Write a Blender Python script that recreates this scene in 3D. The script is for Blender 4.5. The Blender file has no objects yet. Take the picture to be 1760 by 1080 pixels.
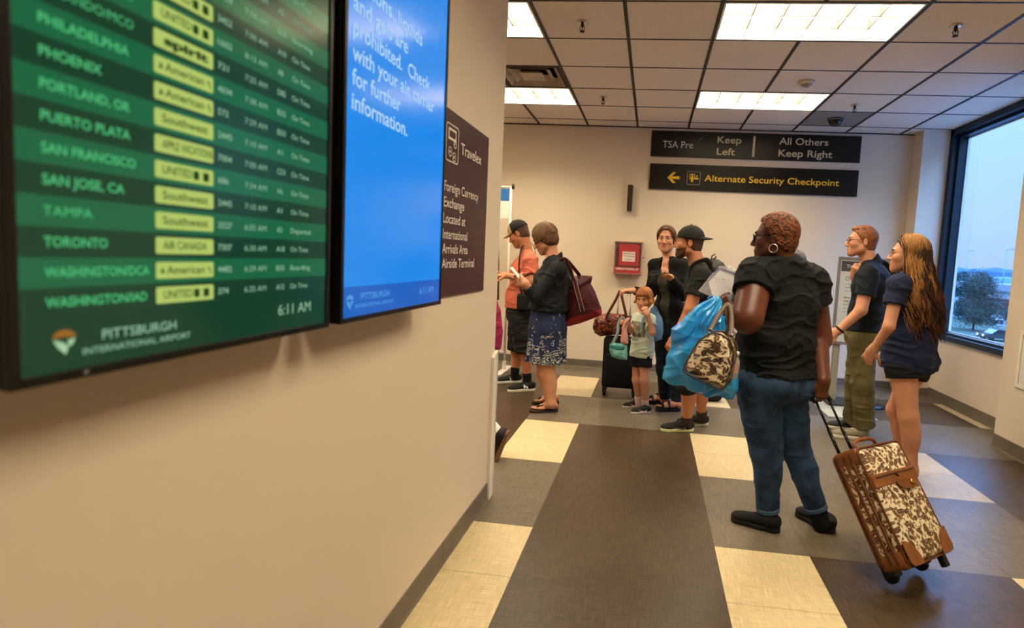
import bpy, bmesh, math, random
import numpy as np
from mathutils import Vector, Matrix

# ---------------------------------------------------------------- camera, sky, exposure
scene = bpy.context.scene
COL = scene.collection
CAM = np.array([0.8806, -3.6511, 1.3999])
FPX, PPX, PPY = 959.688, 133.4279, -19.2981
YAW, PITCH, ROLL = 0.1065, -0.0816, 0.0532
H = 3.0179                      # ceiling height
YB = 3.337                      # back wall
G = 0.6096                      # ceiling grid pitch

def cam_axes():
    cy, sy = math.cos(YAW), math.sin(YAW); cp, sp = math.cos(PITCH), math.sin(PITCH)
    cr, sr = math.cos(ROLL), math.sin(ROLL)
    f = np.array([-sy * cp, cy * cp, sp]); rt = np.array([cy, sy, 0.]); up = np.cross(rt, f)
    return cr * rt + sr * up, -sr * rt + cr * up, f
CR, CU, CF = cam_axes()

def _on(px, py, ax, v):
    d = CF + CR * (px - 880 - PPX) / FPX + CU * (540 + PPY - py) / FPX
    return CAM + d * ((v - CAM[ax]) / d[ax])
def at(px, py, Y): return _on(px, py, 1, Y)       # a point of the photo at depth Y
def atx(px, py, X): return _on(px, py, 0, X)
def atz(px, py, Z=0.0): return _on(px, py, 2, Z)

cd = bpy.data.cameras.new('camera')
cam = bpy.data.objects.new('camera', cd); COL.objects.link(cam)
M = Matrix.Identity(4)
for i in range(3):
    M[i][0], M[i][1], M[i][2], M[i][3] = CR[i], CU[i], -CF[i], CAM[i]
cam.matrix_world = M
cd.sensor_fit = 'HORIZONTAL'; cd.sensor_width = 36.0
cd.lens = 36.0 * FPX / 1760
cd.shift_x = -PPX / 1760; cd.shift_y = PPY / 1760
cd.clip_start = 0.05; cd.clip_end = 3000
cd.dof.use_dof = True; cd.dof.focus_distance = 4.2; cd.dof.aperture_fstop = 2.2
scene.camera = cam

vs = scene.view_settings
vs.view_transform = 'Standard'; vs.look = 'None'; vs.gamma = 1.0; vs.use_curve_mapping = False
vs.exposure = 0.9
SKY_STRENGTH = 1.0
SCREEN_GAIN = 0.55
LAMP_STRENGTH = 17.0
LAMP_COLOR = (1.0, 0.85, 0.61)

w = bpy.data.worlds.new('sky'); scene.world = w; w.use_nodes = True
nt = w.node_tree; nt.nodes.clear()
n_out = nt.nodes.new('ShaderNodeOutputWorld'); n_bg = nt.nodes.new('ShaderNodeBackground')
n_tc = nt.nodes.new('ShaderNodeTexCoord'); n_sep = nt.nodes.new('ShaderNodeSeparateXYZ')
n_rmp = nt.nodes.new('ShaderNodeValToRGB')
nt.links.new(n_tc.outputs['Generated'], n_sep.inputs[0]); nt.links.new(n_sep.outputs['Z'], n_rmp.inputs[0])
cr = n_rmp.color_ramp
cr.elements[0].position = 0.0; cr.elements[0].color = (0.27, 0.38, 0.56, 1)
cr.elements[1].position = 0.85; cr.elements[1].color = (1.8, 3.6, 8.2, 1)
e = cr.elements.new(0.08); e.color = (0.30, 0.44, 0.60, 1)
e = cr.elements.new(0.20); e.color = (0.31, 0.50, 0.61, 1)
e = cr.elements.new(0.33); e.color = (0.40, 0.58, 0.66, 1)
e = cr.elements.new(0.48); e.color = (1.6, 3.3, 7.8, 1)
nt.links.new(n_rmp.outputs[0], n_bg.inputs[0]); n_bg.inputs[1].default_value = SKY_STRENGTH
nt.links.new(n_bg.outputs[0], n_out.inputs[0])

# ---------------------------------------------------------------- materials
def lin(c):
    if isinstance(c, str):
        c = [int(c[i:i + 2], 16) / 255 for i in (0, 2, 4)]
    return tuple(v / 12.92 if v <= 0.04045 else ((v + 0.055) / 1.055) ** 2.4 for v in c)

MATS = {}
def mat(name, color, rough=0.6, metal=0.0, var=0.0, vscale=8.0, bump=0.0, bscale=200.0, emit=0.0, coat=0.0,
        spec=0.3, stretch=(1, 1, 1), alpha=1.0, trans=0.0, color2=None, sheen=0.0, sss=0.0):
    """principled material; colour varied by an object-space noise (weave, wear), bump by a finer one"""
    if name in MATS: return MATS[name]
    m = bpy.data.materials.new(name); m.use_nodes = True; MATS[name] = m
    t = m.node_tree; b = t.nodes['Principled BSDF']; L = t.links.new
    c = lin(color)
    b.inputs['Base Color'].default_value = (*c, 1); b.inputs['Roughness'].default_value = rough
    b.inputs['Metallic'].default_value = metal; b.inputs['Specular IOR Level'].default_value = spec
    b.inputs['Coat Weight'].default_value = coat; b.inputs['Alpha'].default_value = alpha
    b.inputs['Transmission Weight'].default_value = trans
    b.inputs['Sheen Weight'].default_value = sheen
    if sss:
        b.inputs['Subsurface Weight'].default_value = sss
        b.inputs['Subsurface Radius'].default_value = (0.02, 0.008, 0.004)
    if emit:
        b.inputs['Emission Color'].default_value = (*c, 1); b.inputs['Emission Strength'].default_value = emit
    if var or bump:
        tc = t.nodes.new('ShaderNodeTexCoord'); mp = t.nodes.new('ShaderNodeMapping')
        mp.inputs['Scale'].default_value = stretch
        L(tc.outputs['Object'], mp.inputs[0])
    if var:
        n = t.nodes.new('ShaderNodeTexNoise'); n.inputs['Scale'].default_value = vscale; n.inputs['Detail'].default_value = 5
        L(mp.outputs[0], n.inputs['Vector'])
        r = t.nodes.new('ShaderNodeValToRGB')
        c2 = lin(color2) if color2 else tuple(min(1, v * (1 + var)) for v in c)
        c1 = c if color2 else tuple(v * (1 - var) for v in c)
        r.color_ramp.elements[0].position = 0.32; r.color_ramp.elements[1].position = 0.68
        r.color_ramp.elements[0].color = (*c1, 1); r.color_ramp.elements[1].color = (*c2, 1)
        L(n.outputs['Fac'], r.inputs[0]); L(r.outputs[0], b.inputs['Base Color'])
    if bump:
        n2 = t.nodes.new('ShaderNodeTexNoise'); n2.inputs['Scale'].default_value = bscale; n2.inputs['Detail'].default_value = 3
        L(mp.outputs[0], n2.inputs['Vector'])
        bp = t.nodes.new('ShaderNodeBump'); bp.inputs['Strength'].default_value = bump; bp.inputs['Distance'].default_value = 0.003
        L(n2.outputs['Fac'], bp.inputs['Height']); L(bp.outputs[0], b.inputs['Normal'])
    return m

def emit_mat(name, color, strength, gloss=0.0):
    """a surface that gives off light by itself (screens, lamps) behind a glossy pane"""
    if name in MATS: return MATS[name]
    m = mat(name, color, rough=0.5)
    b = m.node_tree.nodes['Principled BSDF']; c = lin(color)
    b.inputs['Base Color'].default_value = (0.004, 0.004, 0.004, 1)
    b.inputs['Emission Color'].default_value = (*c, 1); b.inputs['Emission Strength'].default_value = strength * SCREEN_GAIN
    if gloss: b.inputs['Roughness'].default_value = gloss; b.inputs['Specular IOR Level'].default_value = 0.38
    else: b.inputs['Specular IOR Level'].default_value = 0.0
    return m

# ---------------------------------------------------------------- mesh helpers
def link(name, me, m=None, parent=None, loc=None):
    o = bpy.data.objects.new(name, me); COL.objects.link(o)
    for mm in (m if isinstance(m, (list, tuple)) else [m]):
        if mm is not None: me.materials.append(mm)
    if parent is not None: o.parent = parent
    if loc is not None: o.location = loc
    return o

def tag(o, label, cat, group=None):
    o['label'] = label; o['category'] = cat
    if group: o['group'] = group
    return o

def thing(name, label, cat, loc=(0, 0, 0), group=None, rot=None):
    o = bpy.data.objects.new(name, None); COL.objects.link(o); o.empty_display_size = 0.1
    o.location = loc
    if rot is not None: o.rotation_euler = rot
    return tag(o, label, cat, group)

def structure(o):
    o['kind'] = 'structure'; return o

def bm_mesh(name, bm, smooth=False):
    me = bpy.data.meshes.new(name); bmesh.ops.recalc_face_normals(bm, faces=bm.faces)
    bm.to_mesh(me); bm.free()
    if smooth: me.polygons.foreach_set('use_smooth', [True] * len(me.polygons))
    return me

def add_box(bm, lo, hi, bev=0.0, seg=2, M=None, mi=0):
    r = bmesh.ops.create_cube(bm, size=1.0)
    vs_ = r['verts']
    c = [(a + b) / 2 for a, b in zip(lo, hi)]; s = [abs(b - a) for a, b in zip(lo, hi)]
    for v in vs_: v.co = Vector((v.co.x * s[0] + c[0], v.co.y * s[1] + c[1], v.co.z * s[2] + c[2]))
    fs = list({f for v in vs_ for f in v.link_faces})
    if bev:
        es = list({e for v in vs_ for e in v.link_edges})
        rr = bmesh.ops.bevel(bm, geom=es, offset=bev, segments=seg, affect='EDGES', profile=0.5)
        vs_ = list({v for f in rr['faces'] for v in f.verts} | {v for v in vs_ if v.is_valid})
        fs = list({f for v in vs_ for f in v.link_faces})
    for f in fs: f.material_index = mi
    if M is not None: bmesh.ops.transform(bm, matrix=M, verts=vs_)
    return vs_

def add_tube(bm, pts, rad, n=8, closed=False, cap=True, flat=None, mi=0):
    """sweep a circle (or a flat ellipse: flat=(vector, factor)) along pts; rad is a number or a list"""
    pts = [Vector(p) for p in pts]; k = len(pts)
    rad = [rad] * k if not hasattr(rad, '__len__') else rad
    rings = []; prev = None
    for i, p in enumerate(pts):
        if closed: t = pts[(i + 1) % k] - pts[i - 1]
        else: t = pts[min(i + 1, k - 1)] - pts[max(i - 1, 0)]
        t = t.normalized() if t.length > 1e-9 else Vector((0, 0, 1))
        if prev is None:
            a = Vector((0, 0, 1)) if abs(t.z) < 0.9 else Vector((1, 0, 0))
            if flat: a = Vector(flat[0])
            u = (a - t * a.dot(t)).normalized()
        else:
            u = prev - t * prev.dot(t); u = u.normalized() if u.length > 1e-6 else prev
        prev = u; v = t.cross(u)
        fu = flat[1] if flat else 1.0
        rings.append([bm.verts.new(p + rad[i] * (math.cos(2 * math.pi * j / n) * u * fu + math.sin(2 * math.pi * j / n) * v)) for j in range(n)])
    m_ = k if closed else k - 1
    for i in range(m_):
        a, b = rings[i], rings[(i + 1) % k]
        for j in range(n):
            f = bm.faces.new((a[j], a[(j + 1) % n], b[(j + 1) % n], b[j])); f.material_index = mi; f.smooth = True
    if cap and not closed:
        bm.faces.new(rings[0][::-1]).material_index = mi; bm.faces.new(rings[-1]).material_index = mi

def add_lathe(bm, prof, n=24, M=None, mi=0):
    """revolve (r, z) pairs around z"""
    rings = []; nv = []
    for r, z in prof:
        if r < 1e-6: ring = [bm.verts.new((0, 0, z))]
        else: ring = [bm.verts.new((r * math.cos(2 * math.pi * j / n), r * math.sin(2 * math.pi * j / n), z)) for j in range(n)]
        rings.append(ring); nv += ring
    for a, b in zip(rings[:-1], rings[1:]):
        for j in range(n):
            q = (j + 1) % n
            if len(a) == 1 and len(b) == 1: continue
            if len(a) == 1: f = bm.faces.new((a[0], b[j], b[q]))
            elif len(b) == 1: f = bm.faces.new((a[j], b[0], a[q]))
            else: f = bm.faces.new((a[j], a[q], b[q], b[j]))
            f.material_index = mi; f.smooth = True
    if M is not None: bmesh.ops.transform(bm, matrix=M, verts=nv)

def add_prism(bm, outline, M, thick, mi=0):
    """outline: 2-d points in the local xy plane, extruded to z = thick, then moved by M"""
    a = [bm.verts.new(M @ Vector((x, y, 0))) for x, y in outline]
    b = [bm.verts.new(M @ Vector((x, y, thick))) for x, y in outline]
    n = len(a)
    bm.faces.new(a[::-1]).material_index = mi; bm.faces.new(b).material_index = mi
    for i in range(n): bm.faces.new((a[i], a[(i + 1) % n], b[(i + 1) % n], b[i])).material_index = mi

def round_rect(x0, y0, x1, y1, r, n=5):
    pts = []
    for cx, cy, a0 in ((x1 - r, y1 - r, 0), (x0 + r, y1 - r, 90), (x0 + r, y0 + r, 180), (x1 - r, y0 + r, 270)):
        for i in range(n + 1):
            a = math.radians(a0 + 90 * i / n); pts.append((cx + r * math.cos(a), cy + r * math.sin(a)))
    return pts

def plane_frame(origin, xd, yd):
    x = Vector(xd).normalized(); y = Vector(yd).normalized(); z = x.cross(y)
    m_ = Matrix.Identity(4)
    for i in range(3): m_[i][0], m_[i][1], m_[i][2], m_[i][3] = x[i], y[i], z[i], origin[i]
    return m_

def box_obj(name, lo, hi, m, parent=None, bev=0.0, loc=None):
    bm = bmesh.new(); add_box(bm, lo, hi, bev)
    return link(name, bm_mesh(name, bm), m, parent, loc)

def tube_obj(name, pts, rad, m, parent=None, n=8, closed=False, flat=None, loc=None):
    bm = bmesh.new(); add_tube(bm, pts, rad, n, closed, flat=flat)
    return link(name, bm_mesh(name, bm), m, parent, loc)

TEXT_N = 0
def text_geo(body, width, height=None, bold=0.0, depth=0.0012, spacing=1.0, shear=0.0):
    """letters as vertices and faces, left end at x=0, baseline y=0, scaled to a width (and cap height)"""
    if 'M' in body: bold = 0.0                     # this letter closes up when thickened
    cu = bpy.data.curves.new('lettering', 'FONT'); cu.body = body; cu.size = 1.0
    cu.offset = bold; cu.space_character = spacing; cu.shear = shear; cu.resolution_u = 3
    cu.extrude = 0.0
    o = bpy.data.objects.new('lettering', cu); COL.objects.link(o)
    dg = bpy.context.evaluated_depsgraph_get(); dg.update()
    me = bpy.data.meshes.new_from_object(o.evaluated_get(dg))
    v = np.zeros(len(me.vertices) * 3); me.vertices.foreach_get('co', v); v = v.reshape(-1, 3)
    fs = [tuple(p.vertices) for p in me.polygons]
    bpy.data.objects.remove(o); bpy.data.curves.remove(cu); bpy.data.meshes.remove(me)
    x0, x1 = v[:, 0].min(), v[:, 0].max()
    sx = width / (x1 - x0); v[:, 0] = (v[:, 0] - x0) * sx
    v[:, 1] *= (height / 0.70) if height else sx
    v[:, 2] = depth
    return v, fs

def add_text(bm, body, M, width, height=None, bold=0.0, depth=0.0012, mi=0, **k):
    v, fs = text_geo(body, width, height, bold, depth, **k)
    nv = [bm.verts.new(M @ Vector(p)) for p in v]
    for f in fs:
        try: bm.faces.new([nv[i] for i in f]).material_index = mi
        except ValueError: pass

def copy_thing(o, loc=None, label=None):
    """a thing with copies of its parts and sub-parts, sharing meshes"""
    c = o.copy(); COL.objects.link(c)
    if loc is not None: c.location = loc
    if label: c['label'] = label
    for p in list(o.children):
        q = p.copy(); COL.objects.link(q); q.parent = c
        for s_ in list(p.children):
            r = s_.copy(); COL.objects.link(r); r.parent = q
    return c
# ================================================================= the room
def wall_paint():
    m = mat('wall_paint', 'DCCBB4', rough=0.55, bump=0.10, bscale=420, spec=0.35)
    return m
PAINT = wall_paint()
RUBBER = mat('rubber_cove_base', '6B6153', rough=0.5, var=0.08, vscale=6, bump=0.05, bscale=120)

FX, FY, FOX, FOY = 0.4589, 0.9178, -0.1006, 0.9146
def floor_color(i, j):
    k = i % 3
    beige, dark, taupe = 0, 1, 2
    if i < 0: return dark if j != 2 else taupe
    if j % 2 != 0:
        if k == 0: return beige
        if i in (4, 5): return dark if j in (-3, 1) else taupe
        return dark
    if j in (0, 2): return taupe
    if k == 0: return taupe
    if i in (4, 5): return taupe
    return dark

def vinyl(name, c1, c2):
    """woven-look vinyl tile: two crossed families of long streaks"""
    m = mat(name, c1, rough=0.36, spec=0.5)
    t = m.node_tree; b = t.nodes['Principled BSDF']; L = t.links.new
    tc = t.nodes.new('ShaderNodeTexCoord'); ns = []
    for sc in ((260, 9, 1), (9, 260, 1)):
        mp = t.nodes.new('ShaderNodeMapping'); mp.inputs['Scale'].default_value = sc
        n = t.nodes.new('ShaderNodeTexNoise'); n.inputs['Scale'].default_value = 1.0; n.inputs['Detail'].default_value = 3
        L(tc.outputs['Object'], mp.inputs[0]); L(mp.outputs[0], n.inputs['Vector']); ns.append(n)
    big = t.nodes.new('ShaderNodeTexNoise'); big.inputs['Scale'].default_value = 2.2; big.inputs['Detail'].default_value = 2
    L(tc.outputs['Object'], big.inputs['Vector'])
    mx = t.nodes.new('ShaderNodeMath'); mx.operation = 'ADD'
    L(ns[0].outputs['Fac'], mx.inputs[0]); L(ns[1].outputs['Fac'], mx.inputs[1])
    m2 = t.nodes.new('ShaderNodeMath'); m2.operation = 'MULTIPLY_ADD'; m2.inputs[1].default_value = 0.30
    L(big.outputs['Fac'], m2.inputs[0]); L(mx.outputs[0], m2.inputs[2])
    r = t.nodes.new('ShaderNodeValToRGB')
    mr = t.nodes.new('ShaderNodeMapRange'); mr.inputs[1].default_value = 0.85; mr.inputs[2].default_value = 1.45
    L(m2.outputs[0], mr.inputs[0]); L(mr.outputs[0], r.inputs[0])
    r.color_ramp.elements[0].color = (*lin(c1), 1); r.color_ramp.elements[1].color = (*lin(c2), 1)
    L(r.outputs[0], b.inputs['Base Color'])
    bp = t.nodes.new('ShaderNodeBump'); bp.inputs['Strength'].default_value = 0.12; bp.inputs['Distance'].default_value = 0.002
    L(mx.outputs[0], bp.inputs['Height']); L(bp.outputs[0], b.inputs['Normal'])
    return m
V_BEIGE = vinyl('vinyl_tile_beige', 'B8A276', 'E4D2A6')
V_DARK = vinyl('vinyl_tile_brown', '241B12', '5A4833')
V_TAUPE = vinyl('vinyl_tile_taupe', '4C4335', '7F735E')
V_SEAM = mat('vinyl_seam', '5A4E40', rough=0.6)

X0, X1, Y0, Y1 = -4.3, 4.14, -8.6, YB
def build_floor():
    bm = bmesh.new()
    def quad(xa, xb, ya, yb, mi, z=0.0):
        xa, xb = max(xa, X0), min(xb, 4.3); ya, yb = max(ya, Y0), min(yb, Y1)
        if xb - xa < 1e-4 or yb - ya < 1e-4: return
        f = bm.faces.new([bm.verts.new((x, y, z)) for x, y in ((xa, ya), (xb, ya), (xb, yb), (xa, yb))]); f.material_index = mi
    g = 0.0011
    for i in range(-10, 11):
        for j in range(-11, 4):
            for hf in (0, 1):
                xa = FOX + i * FX; ya = FOY + j * FY + hf * FY / 2
                quad(xa + g, xa + FX - g, ya + g, ya + FY / 2 - g, floor_color(i, j))
    quad(X0, 4.3, Y0, Y1, 3, -0.0012)
    for f in bm.faces: f.normal_update()
    o = link('floor', bm_mesh('floor', bm), [V_BEIGE, V_DARK, V_TAUPE, V_SEAM]); structure(o)
    return o
build_floor()

# ---- walls
def wall(name, lo, hi, m=PAINT): return structure(box_obj(name, lo, hi, m))
wall('wall_left', (-0.12, Y0, 0), (0.03, -0.60, H))
wall('wall_back', (X0 - 0.1, YB, 0), (4.4, YB + 0.12, H))
wall('wall_far_left', (X0 - 0.12, Y0, 0), (X0, YB, H))
wall('wall_rear', (X0 - 0.1, Y0 - 0.12, 0), (4.4, Y0, H))
wall('wall_right', (3.81, Y0, 0), (4.32, 1.27, H))
wall('wall_right_corner', (3.817, 3.10, 0), (4.32, YB, H))
wall('wall_right_sill', (4.14, 1.27, 0), (4.32, 3.10, 0.70))

def baseboard(name, a, b, nrm, h=0.098):
    """coved rubber base running from a to b on the floor, proud along nrm"""
    a, b, nn = Vector(a), Vector(b), Vector(nrm); d = (b - a); Ln = d.length; d.normalize()
    bm = bmesh.new()
    prof = [(0, 0), (0.014, 0), (0.008, 0.012), (0.006, h - 0.004), (0.003, h), (0, h)]
    va = [bm.verts.new(a + nn * x + Vector((0, 0, z))) for x, z in prof]
    vb = [bm.verts.new(b + nn * x + Vector((0, 0, z))) for x, z in prof]
    for i in range(len(prof)):
        q = (i + 1) % len(prof); bm.faces.new((va[i], va[q], vb[q], vb[i]))
    bm.faces.new(va[::-1]); bm.faces.new(vb)
    return structure(link(name, bm_mesh(name, bm), RUBBER))
baseboard('baseboard_left', (0.03, -1.338, 0), (0.03, -0.655, 0), (1, 0, 0))
baseboard('baseboard_left_near', (0.03, Y0, 0), (0.03, -1.342, 0), (1, 0, 0))
baseboard('baseboard_back', (X0, YB, 0), (3.817, YB, 0), (0, -1, 0))
baseboard('baseboard_right_corner', (3.817, 3.10, 0), (3.817, YB, 0), (-1, 0, 0))
baseboard('baseboard_right_corner_front', (3.817, 3.10, 0), (4.14, 3.10, 0), (0, -1, 0))
baseboard('baseboard_right_sill', (4.14, 1.27, 0), (4.14, 3.10, 0), (-1, 0, 0), 0.115)
baseboard('baseboard_right', (3.81, Y0, 0), (3.81, 1.27, 0), (-1, 0, 0), 0.115)

# ---- white corner guard at the end of the left wall (bevelled top)
bm = bmesh.new()
add_prism(bm, [(-0.665, 0.0), (-0.592, 0.0), (-0.592, 0.845), (-0.665, 0.815)], plane_frame((0.03, 0, 0), (0, 1, 0), (0, 0, 1)), 0.018)
add_prism(bm, [(-0.12, 0.0), (0.048, 0.0), (0.048, 0.845), (-0.12, 0.845)], plane_frame((0, -0.582, 0), (1, 0, 0), (0, 0, 1)), 0.017)
structure(link('trim_corner_guard', bm_mesh('trim_corner_guard', bm), mat('guard_white', 'E6DED2', rough=0.4)))

# ---- window
FRAME = mat('window_frame_dark', '12202C', rough=0.45, metal=0.0)
GASK = mat('window_gasket', 'C9D4DC', rough=0.5)
def build_window():
    ya, yb, za, zb = 1.16, 3.10, 0.70, H
    bm = bmesh.new()
    for x0, x1, wd in ((4.10, 4.15, 0.075), (4.15, 4.25, 0.11)):
        add_box(bm, (x0, yb - wd, za), (x1, yb, zb)); add_box(bm, (x0, ya, za), (x1, ya + wd, zb))
        add_box(bm, (x0, ya, za), (x1, yb, za + wd * 0.72)); add_box(bm, (x0, ya, zb - wd * 0.9), (x1, yb, zb))
    fr = structure(link('window_1', bm_mesh('window_1', bm), FRAME))
    bm = bmesh.new(); y0, y1, z0, z1 = ya + .11, yb - .11, za + .079, zb - .099
    for lo, hi in (((4.232, y1 - .012, z0), (4.247, y1, z1)), ((4.232, y0, z0), (4.247, y0 + .012, z1)),
                   ((4.232, y0, z0), (4.247, y1, z0 + .010)), ((4.232, y0, z1 - .012), (4.247, y1, z1))): add_box(bm, lo, hi)
    structure(link('window_gasket', bm_mesh('window_gasket', bm), GASK, fr))
    g = bpy.data.materials.new('window_glass'); g.use_nodes = True; t = g.node_tree; t.nodes.clear()
    o = t.nodes.new('ShaderNodeOutputMaterial'); mx = t.nodes.new('ShaderNodeMixShader')
    tr = t.nodes.new('ShaderNodeBsdfTransparent'); tr.inputs[0].default_value = (0.93, 0.97, 0.98, 1)
    gl = t.nodes.new('ShaderNodeBsdfGlossy'); gl.inputs['Roughness'].default_value = 0.02
    mx.inputs[0].default_value = 0.04
    t.links.new(tr.outputs[0], mx.inputs[1]); t.links.new(gl.outputs[0], mx.inputs[2])
    t.links.new(mx.outputs[0], o.inputs[0])
    structure(box_obj('window_pane', (4.238, y0, z0), (4.244, y1, z1), g, fr))
build_window()

# ---- white framed access panel on the right pillar, near the picture edge
p = thing('access_panel', 'white framed access panel low on the wall right of the window', 'panel', (3.81, 0.86, 0.555))
bm = bmesh.new()
for lo, hi in (((-.016, -.20, 0), (0, .20, .03)), ((-.016, -.20, .42), (0, .20, .45)), ((-.016, -.20, .03), (0, -.17, .42)), ((-.016, .17, .03), (0, .20, .42))): add_box(bm, lo, hi, 0.003)
link('frame', bm_mesh('frame', bm), mat('panel_white', 'E4DCCF', rough=0.4), p)
box_obj('door', (-.009, -.168, .032), (-.001, .168, .418), mat('panel_door', 'DDD5C8', rough=0.45), p)

# ---- ceiling: tile cells, black tee grid, fixtures
TILE = mat('ceiling_tile', 'E6DACB', rough=0.9, var=0.10, vscale=160, bump=0.25, bscale=260, spec=0.1)
GREYTILE = mat('ceiling_tile_grey', '8C8781', rough=0.85, var=0.06, vscale=120)
TEE = mat('ceiling_tee_black', '17120D', rough=0.5)
LIGHT_CELLS = [(2, 0), (2, 3), (-2, 0), (-2, 3), (2, -3), (-2, -3), (2, -6), (-2, -6), (-6, 0), (-6, 3)]   # (x cell, y cell): 2 x 1 cells each
taken = {(a + d, b) for a, b in LIGHT_CELLS for d in (0, 1)} | {(-1, 2)}
bm = bmesh.new()
for i in range(-8, 8):
    for j in range(-15, 6):
        if (i, j) in taken: continue
        xa, xb, ya, yb = max(i * G, X0), min((i + 1) * G, 4.3), max(j * G, Y0), min((j + 1) * G, YB)
        if xb - xa < .01 or yb - ya < .01: continue
        f = bm.faces.new([bm.verts.new((x, y, H)) for x, y in ((xa, ya), (xa, yb), (xb, yb), (xb, ya))])
        f.material_index = 1 if (i, j) == (4, 4) else 0
structure(link('ceiling', bm_mesh('ceiling', bm), [TILE, GREYTILE]))
structure(box_obj('ceiling_slab', (X0 - .1, Y0 - .1, H + 0.34), (4.4, YB + .1, H + 0.42), mat('slab_grey', '40382F', rough=0.9)))
bm = bmesh.new()
for i in range(-7, 8):                                 # main runners along y
    x = i * G
    if x < X0 or x > 4.2: continue
    segs = []; ya = None
    for j in range(-15, 6):
        blocked = (i, j) in taken and (i - 1, j) in taken and any(a + 1 == i and b == j for a, b in LIGHT_CELLS)
        a, b = max(j * G, Y0), min((j + 1) * G, YB)
        if b <= a: continue
        if not blocked: add_box(bm, (x - .0125, a, H - .004), (x + .0125, b, H + .012))
for j in range(-14, 6):                                # thin cross tees along x
    add_box(bm, (X0, j * G - .007, H - .003), (4.25, j * G + .007, H + .012))
add_box(bm, (X0, YB - .006, H - .012), (3.817, YB, H + .004))
structure(link('ceiling_grid', bm_mesh('ceiling_grid', bm), TEE))

# ---- parabolic ceiling lights: housing, lit reflector with three tubes, white louver of 3 x 6 cells
def lamp_face():
    m = bpy.data.materials.new('lamp_face'); m.use_nodes = True; t = m.node_tree; L = t.links.new
    b = t.nodes['Principled BSDF']; b.inputs['Base Color'].default_value = (0.8, 0.8, 0.78, 1)
    tc = t.nodes.new('ShaderNodeTexCoord'); sp = t.nodes.new('ShaderNodeSeparateXYZ'); L(tc.outputs['Object'], sp.inputs[0])
    f = t.nodes.new('ShaderNodeMath'); f.operation = 'MULTIPLY'; f.inputs[1].default_value = 2 * math.pi / (0.58 / 3)
    c = t.nodes.new('ShaderNodeMath'); c.operation = 'COSINE'
    L(sp.outputs['Y'], f.inputs[0]); L(f.outputs[0], c.inputs[0])
    mr = t.nodes.new('ShaderNodeMapRange'); mr.inputs[1].default_value = -0.7; mr.inputs[2].default_value = 1.0
    mr.inputs[3].default_value = LAMP_STRENGTH * 0.16; mr.inputs[4].default_value = LAMP_STRENGTH * 1.9
    L(c.outputs[0], mr.inputs[0]); L(mr.outputs[0], b.inputs['Emission Strength'])
    b.inputs['Emission Color'].default_value = (*LAMP_COLOR, 1)
    return m
LAMP = lamp_face(); LOUVER = mat('louver_white', 'F3ECE0', rough=0.35); BLADE = mat('louver_blade', '6A665E', rough=0.35, spec=.6)
def ceiling_light():
    t = thing('ceiling_light', 'x', 'ceiling light', group='recessed ceiling lights')
    bm = bmesh.new(); w_, d_ = G - .014, G / 2 - .014
    for lo, hi in (((-w_, -d_, -.004), (w_, -d_ + .012, .09)), ((-w_, d_ - .012, -.004), (w_, d_, .09)), ((-w_, -d_, -.004), (-w_ + .012, d_, .09)),
                   ((w_ - .012, -d_, -.004), (w_, d_, .09)), ((-w_, -d_, .085), (w_, d_, .09))): add_box(bm, lo, hi)
    link('housing', bm_mesh('housing', bm), LOUVER, t)
    bm = bmesh.new()
    f = bm.faces.new([bm.verts.new((x, y, .072)) for x, y in ((-w_ + .012, -d_ + .012), (-w_ + .012, d_ - .012), (w_ - .012, d_ - .012), (w_ - .012, -d_ + .012))])
    link('lamp_face', bm_mesh('lamp_face', bm), LAMP, t)
    bm = bmesh.new()
    for k in range(1, 6): x = -w_ + 2 * w_ * k / 6; add_box(bm, (x - .003, -d_ + .01, .004), (x + .003, d_ - .01, .062))
    for k in (1, 2): y = -d_ + 2 * d_ * k / 3; add_box(bm, (-w_ + .01, y - .004, .002), (w_ - .01, y + .004, .062))
    link('louver', bm_mesh('louver', bm), BLADE, t)
    return t
L0 = ceiling_light()
LIGHT_LABELS = {(2, 0): 'large bright ceiling light in the near row, right of the sprinkler', (2, 3): 'ceiling light in the far row, left of the smoke detector',
                (-2, 0): 'ceiling light in the near row cut off by the left wall', (-2, 3): 'ceiling light in the far row beside the square air vent'}
for k, (a, b) in enumerate(LIGHT_CELLS):
    loc = ((a + 1) * G, (b + .5) * G, H)
    lb = LIGHT_LABELS.get((a, b), 'recessed ceiling light out of the picture')
    if k == 0: L0.location = loc; L0['label'] = lb
    else: copy_thing(L0, loc, lb)

# ---- square ceiling air diffuser
v = thing('air_vent', 'square metal ceiling air vent, grimy, beside the ceiling lights', 'vent', (-G / 2, 2.5 * G, H))
VENT = mat('vent_metal', 'B5A793', rough=0.5, var=0.22, vscale=7)
def ring(bm, r0, z0, r1, z1):
    a = [bm.verts.new((sx * r0, sy * r0, z0)) for sx, sy in ((-1, -1), (1, -1), (1, 1), (-1, 1))]
    b = [bm.verts.new((sx * r1, sy * r1, z1)) for sx, sy in ((-1, -1), (1, -1), (1, 1), (-1, 1))]
    for i in range(4): bm.faces.new((a[i], a[(i + 1) % 4], b[(i + 1) % 4], b[i]))
bm = bmesh.new(); ring(bm, .295, -.003, .265, -.003); ring(bm, .265, -.003, .25, .05); ring(bm, .25, .05, .25, .16)
f = bm.faces.new([bm.verts.new((x, y, .16)) for x, y in ((-.25, -.25), (-.25, .25), (.25, .25), (.25, -.25))])
link('housing', bm_mesh('housing', bm), [mat('vent_dark', '3A3026', rough=0.8)], v)
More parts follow.
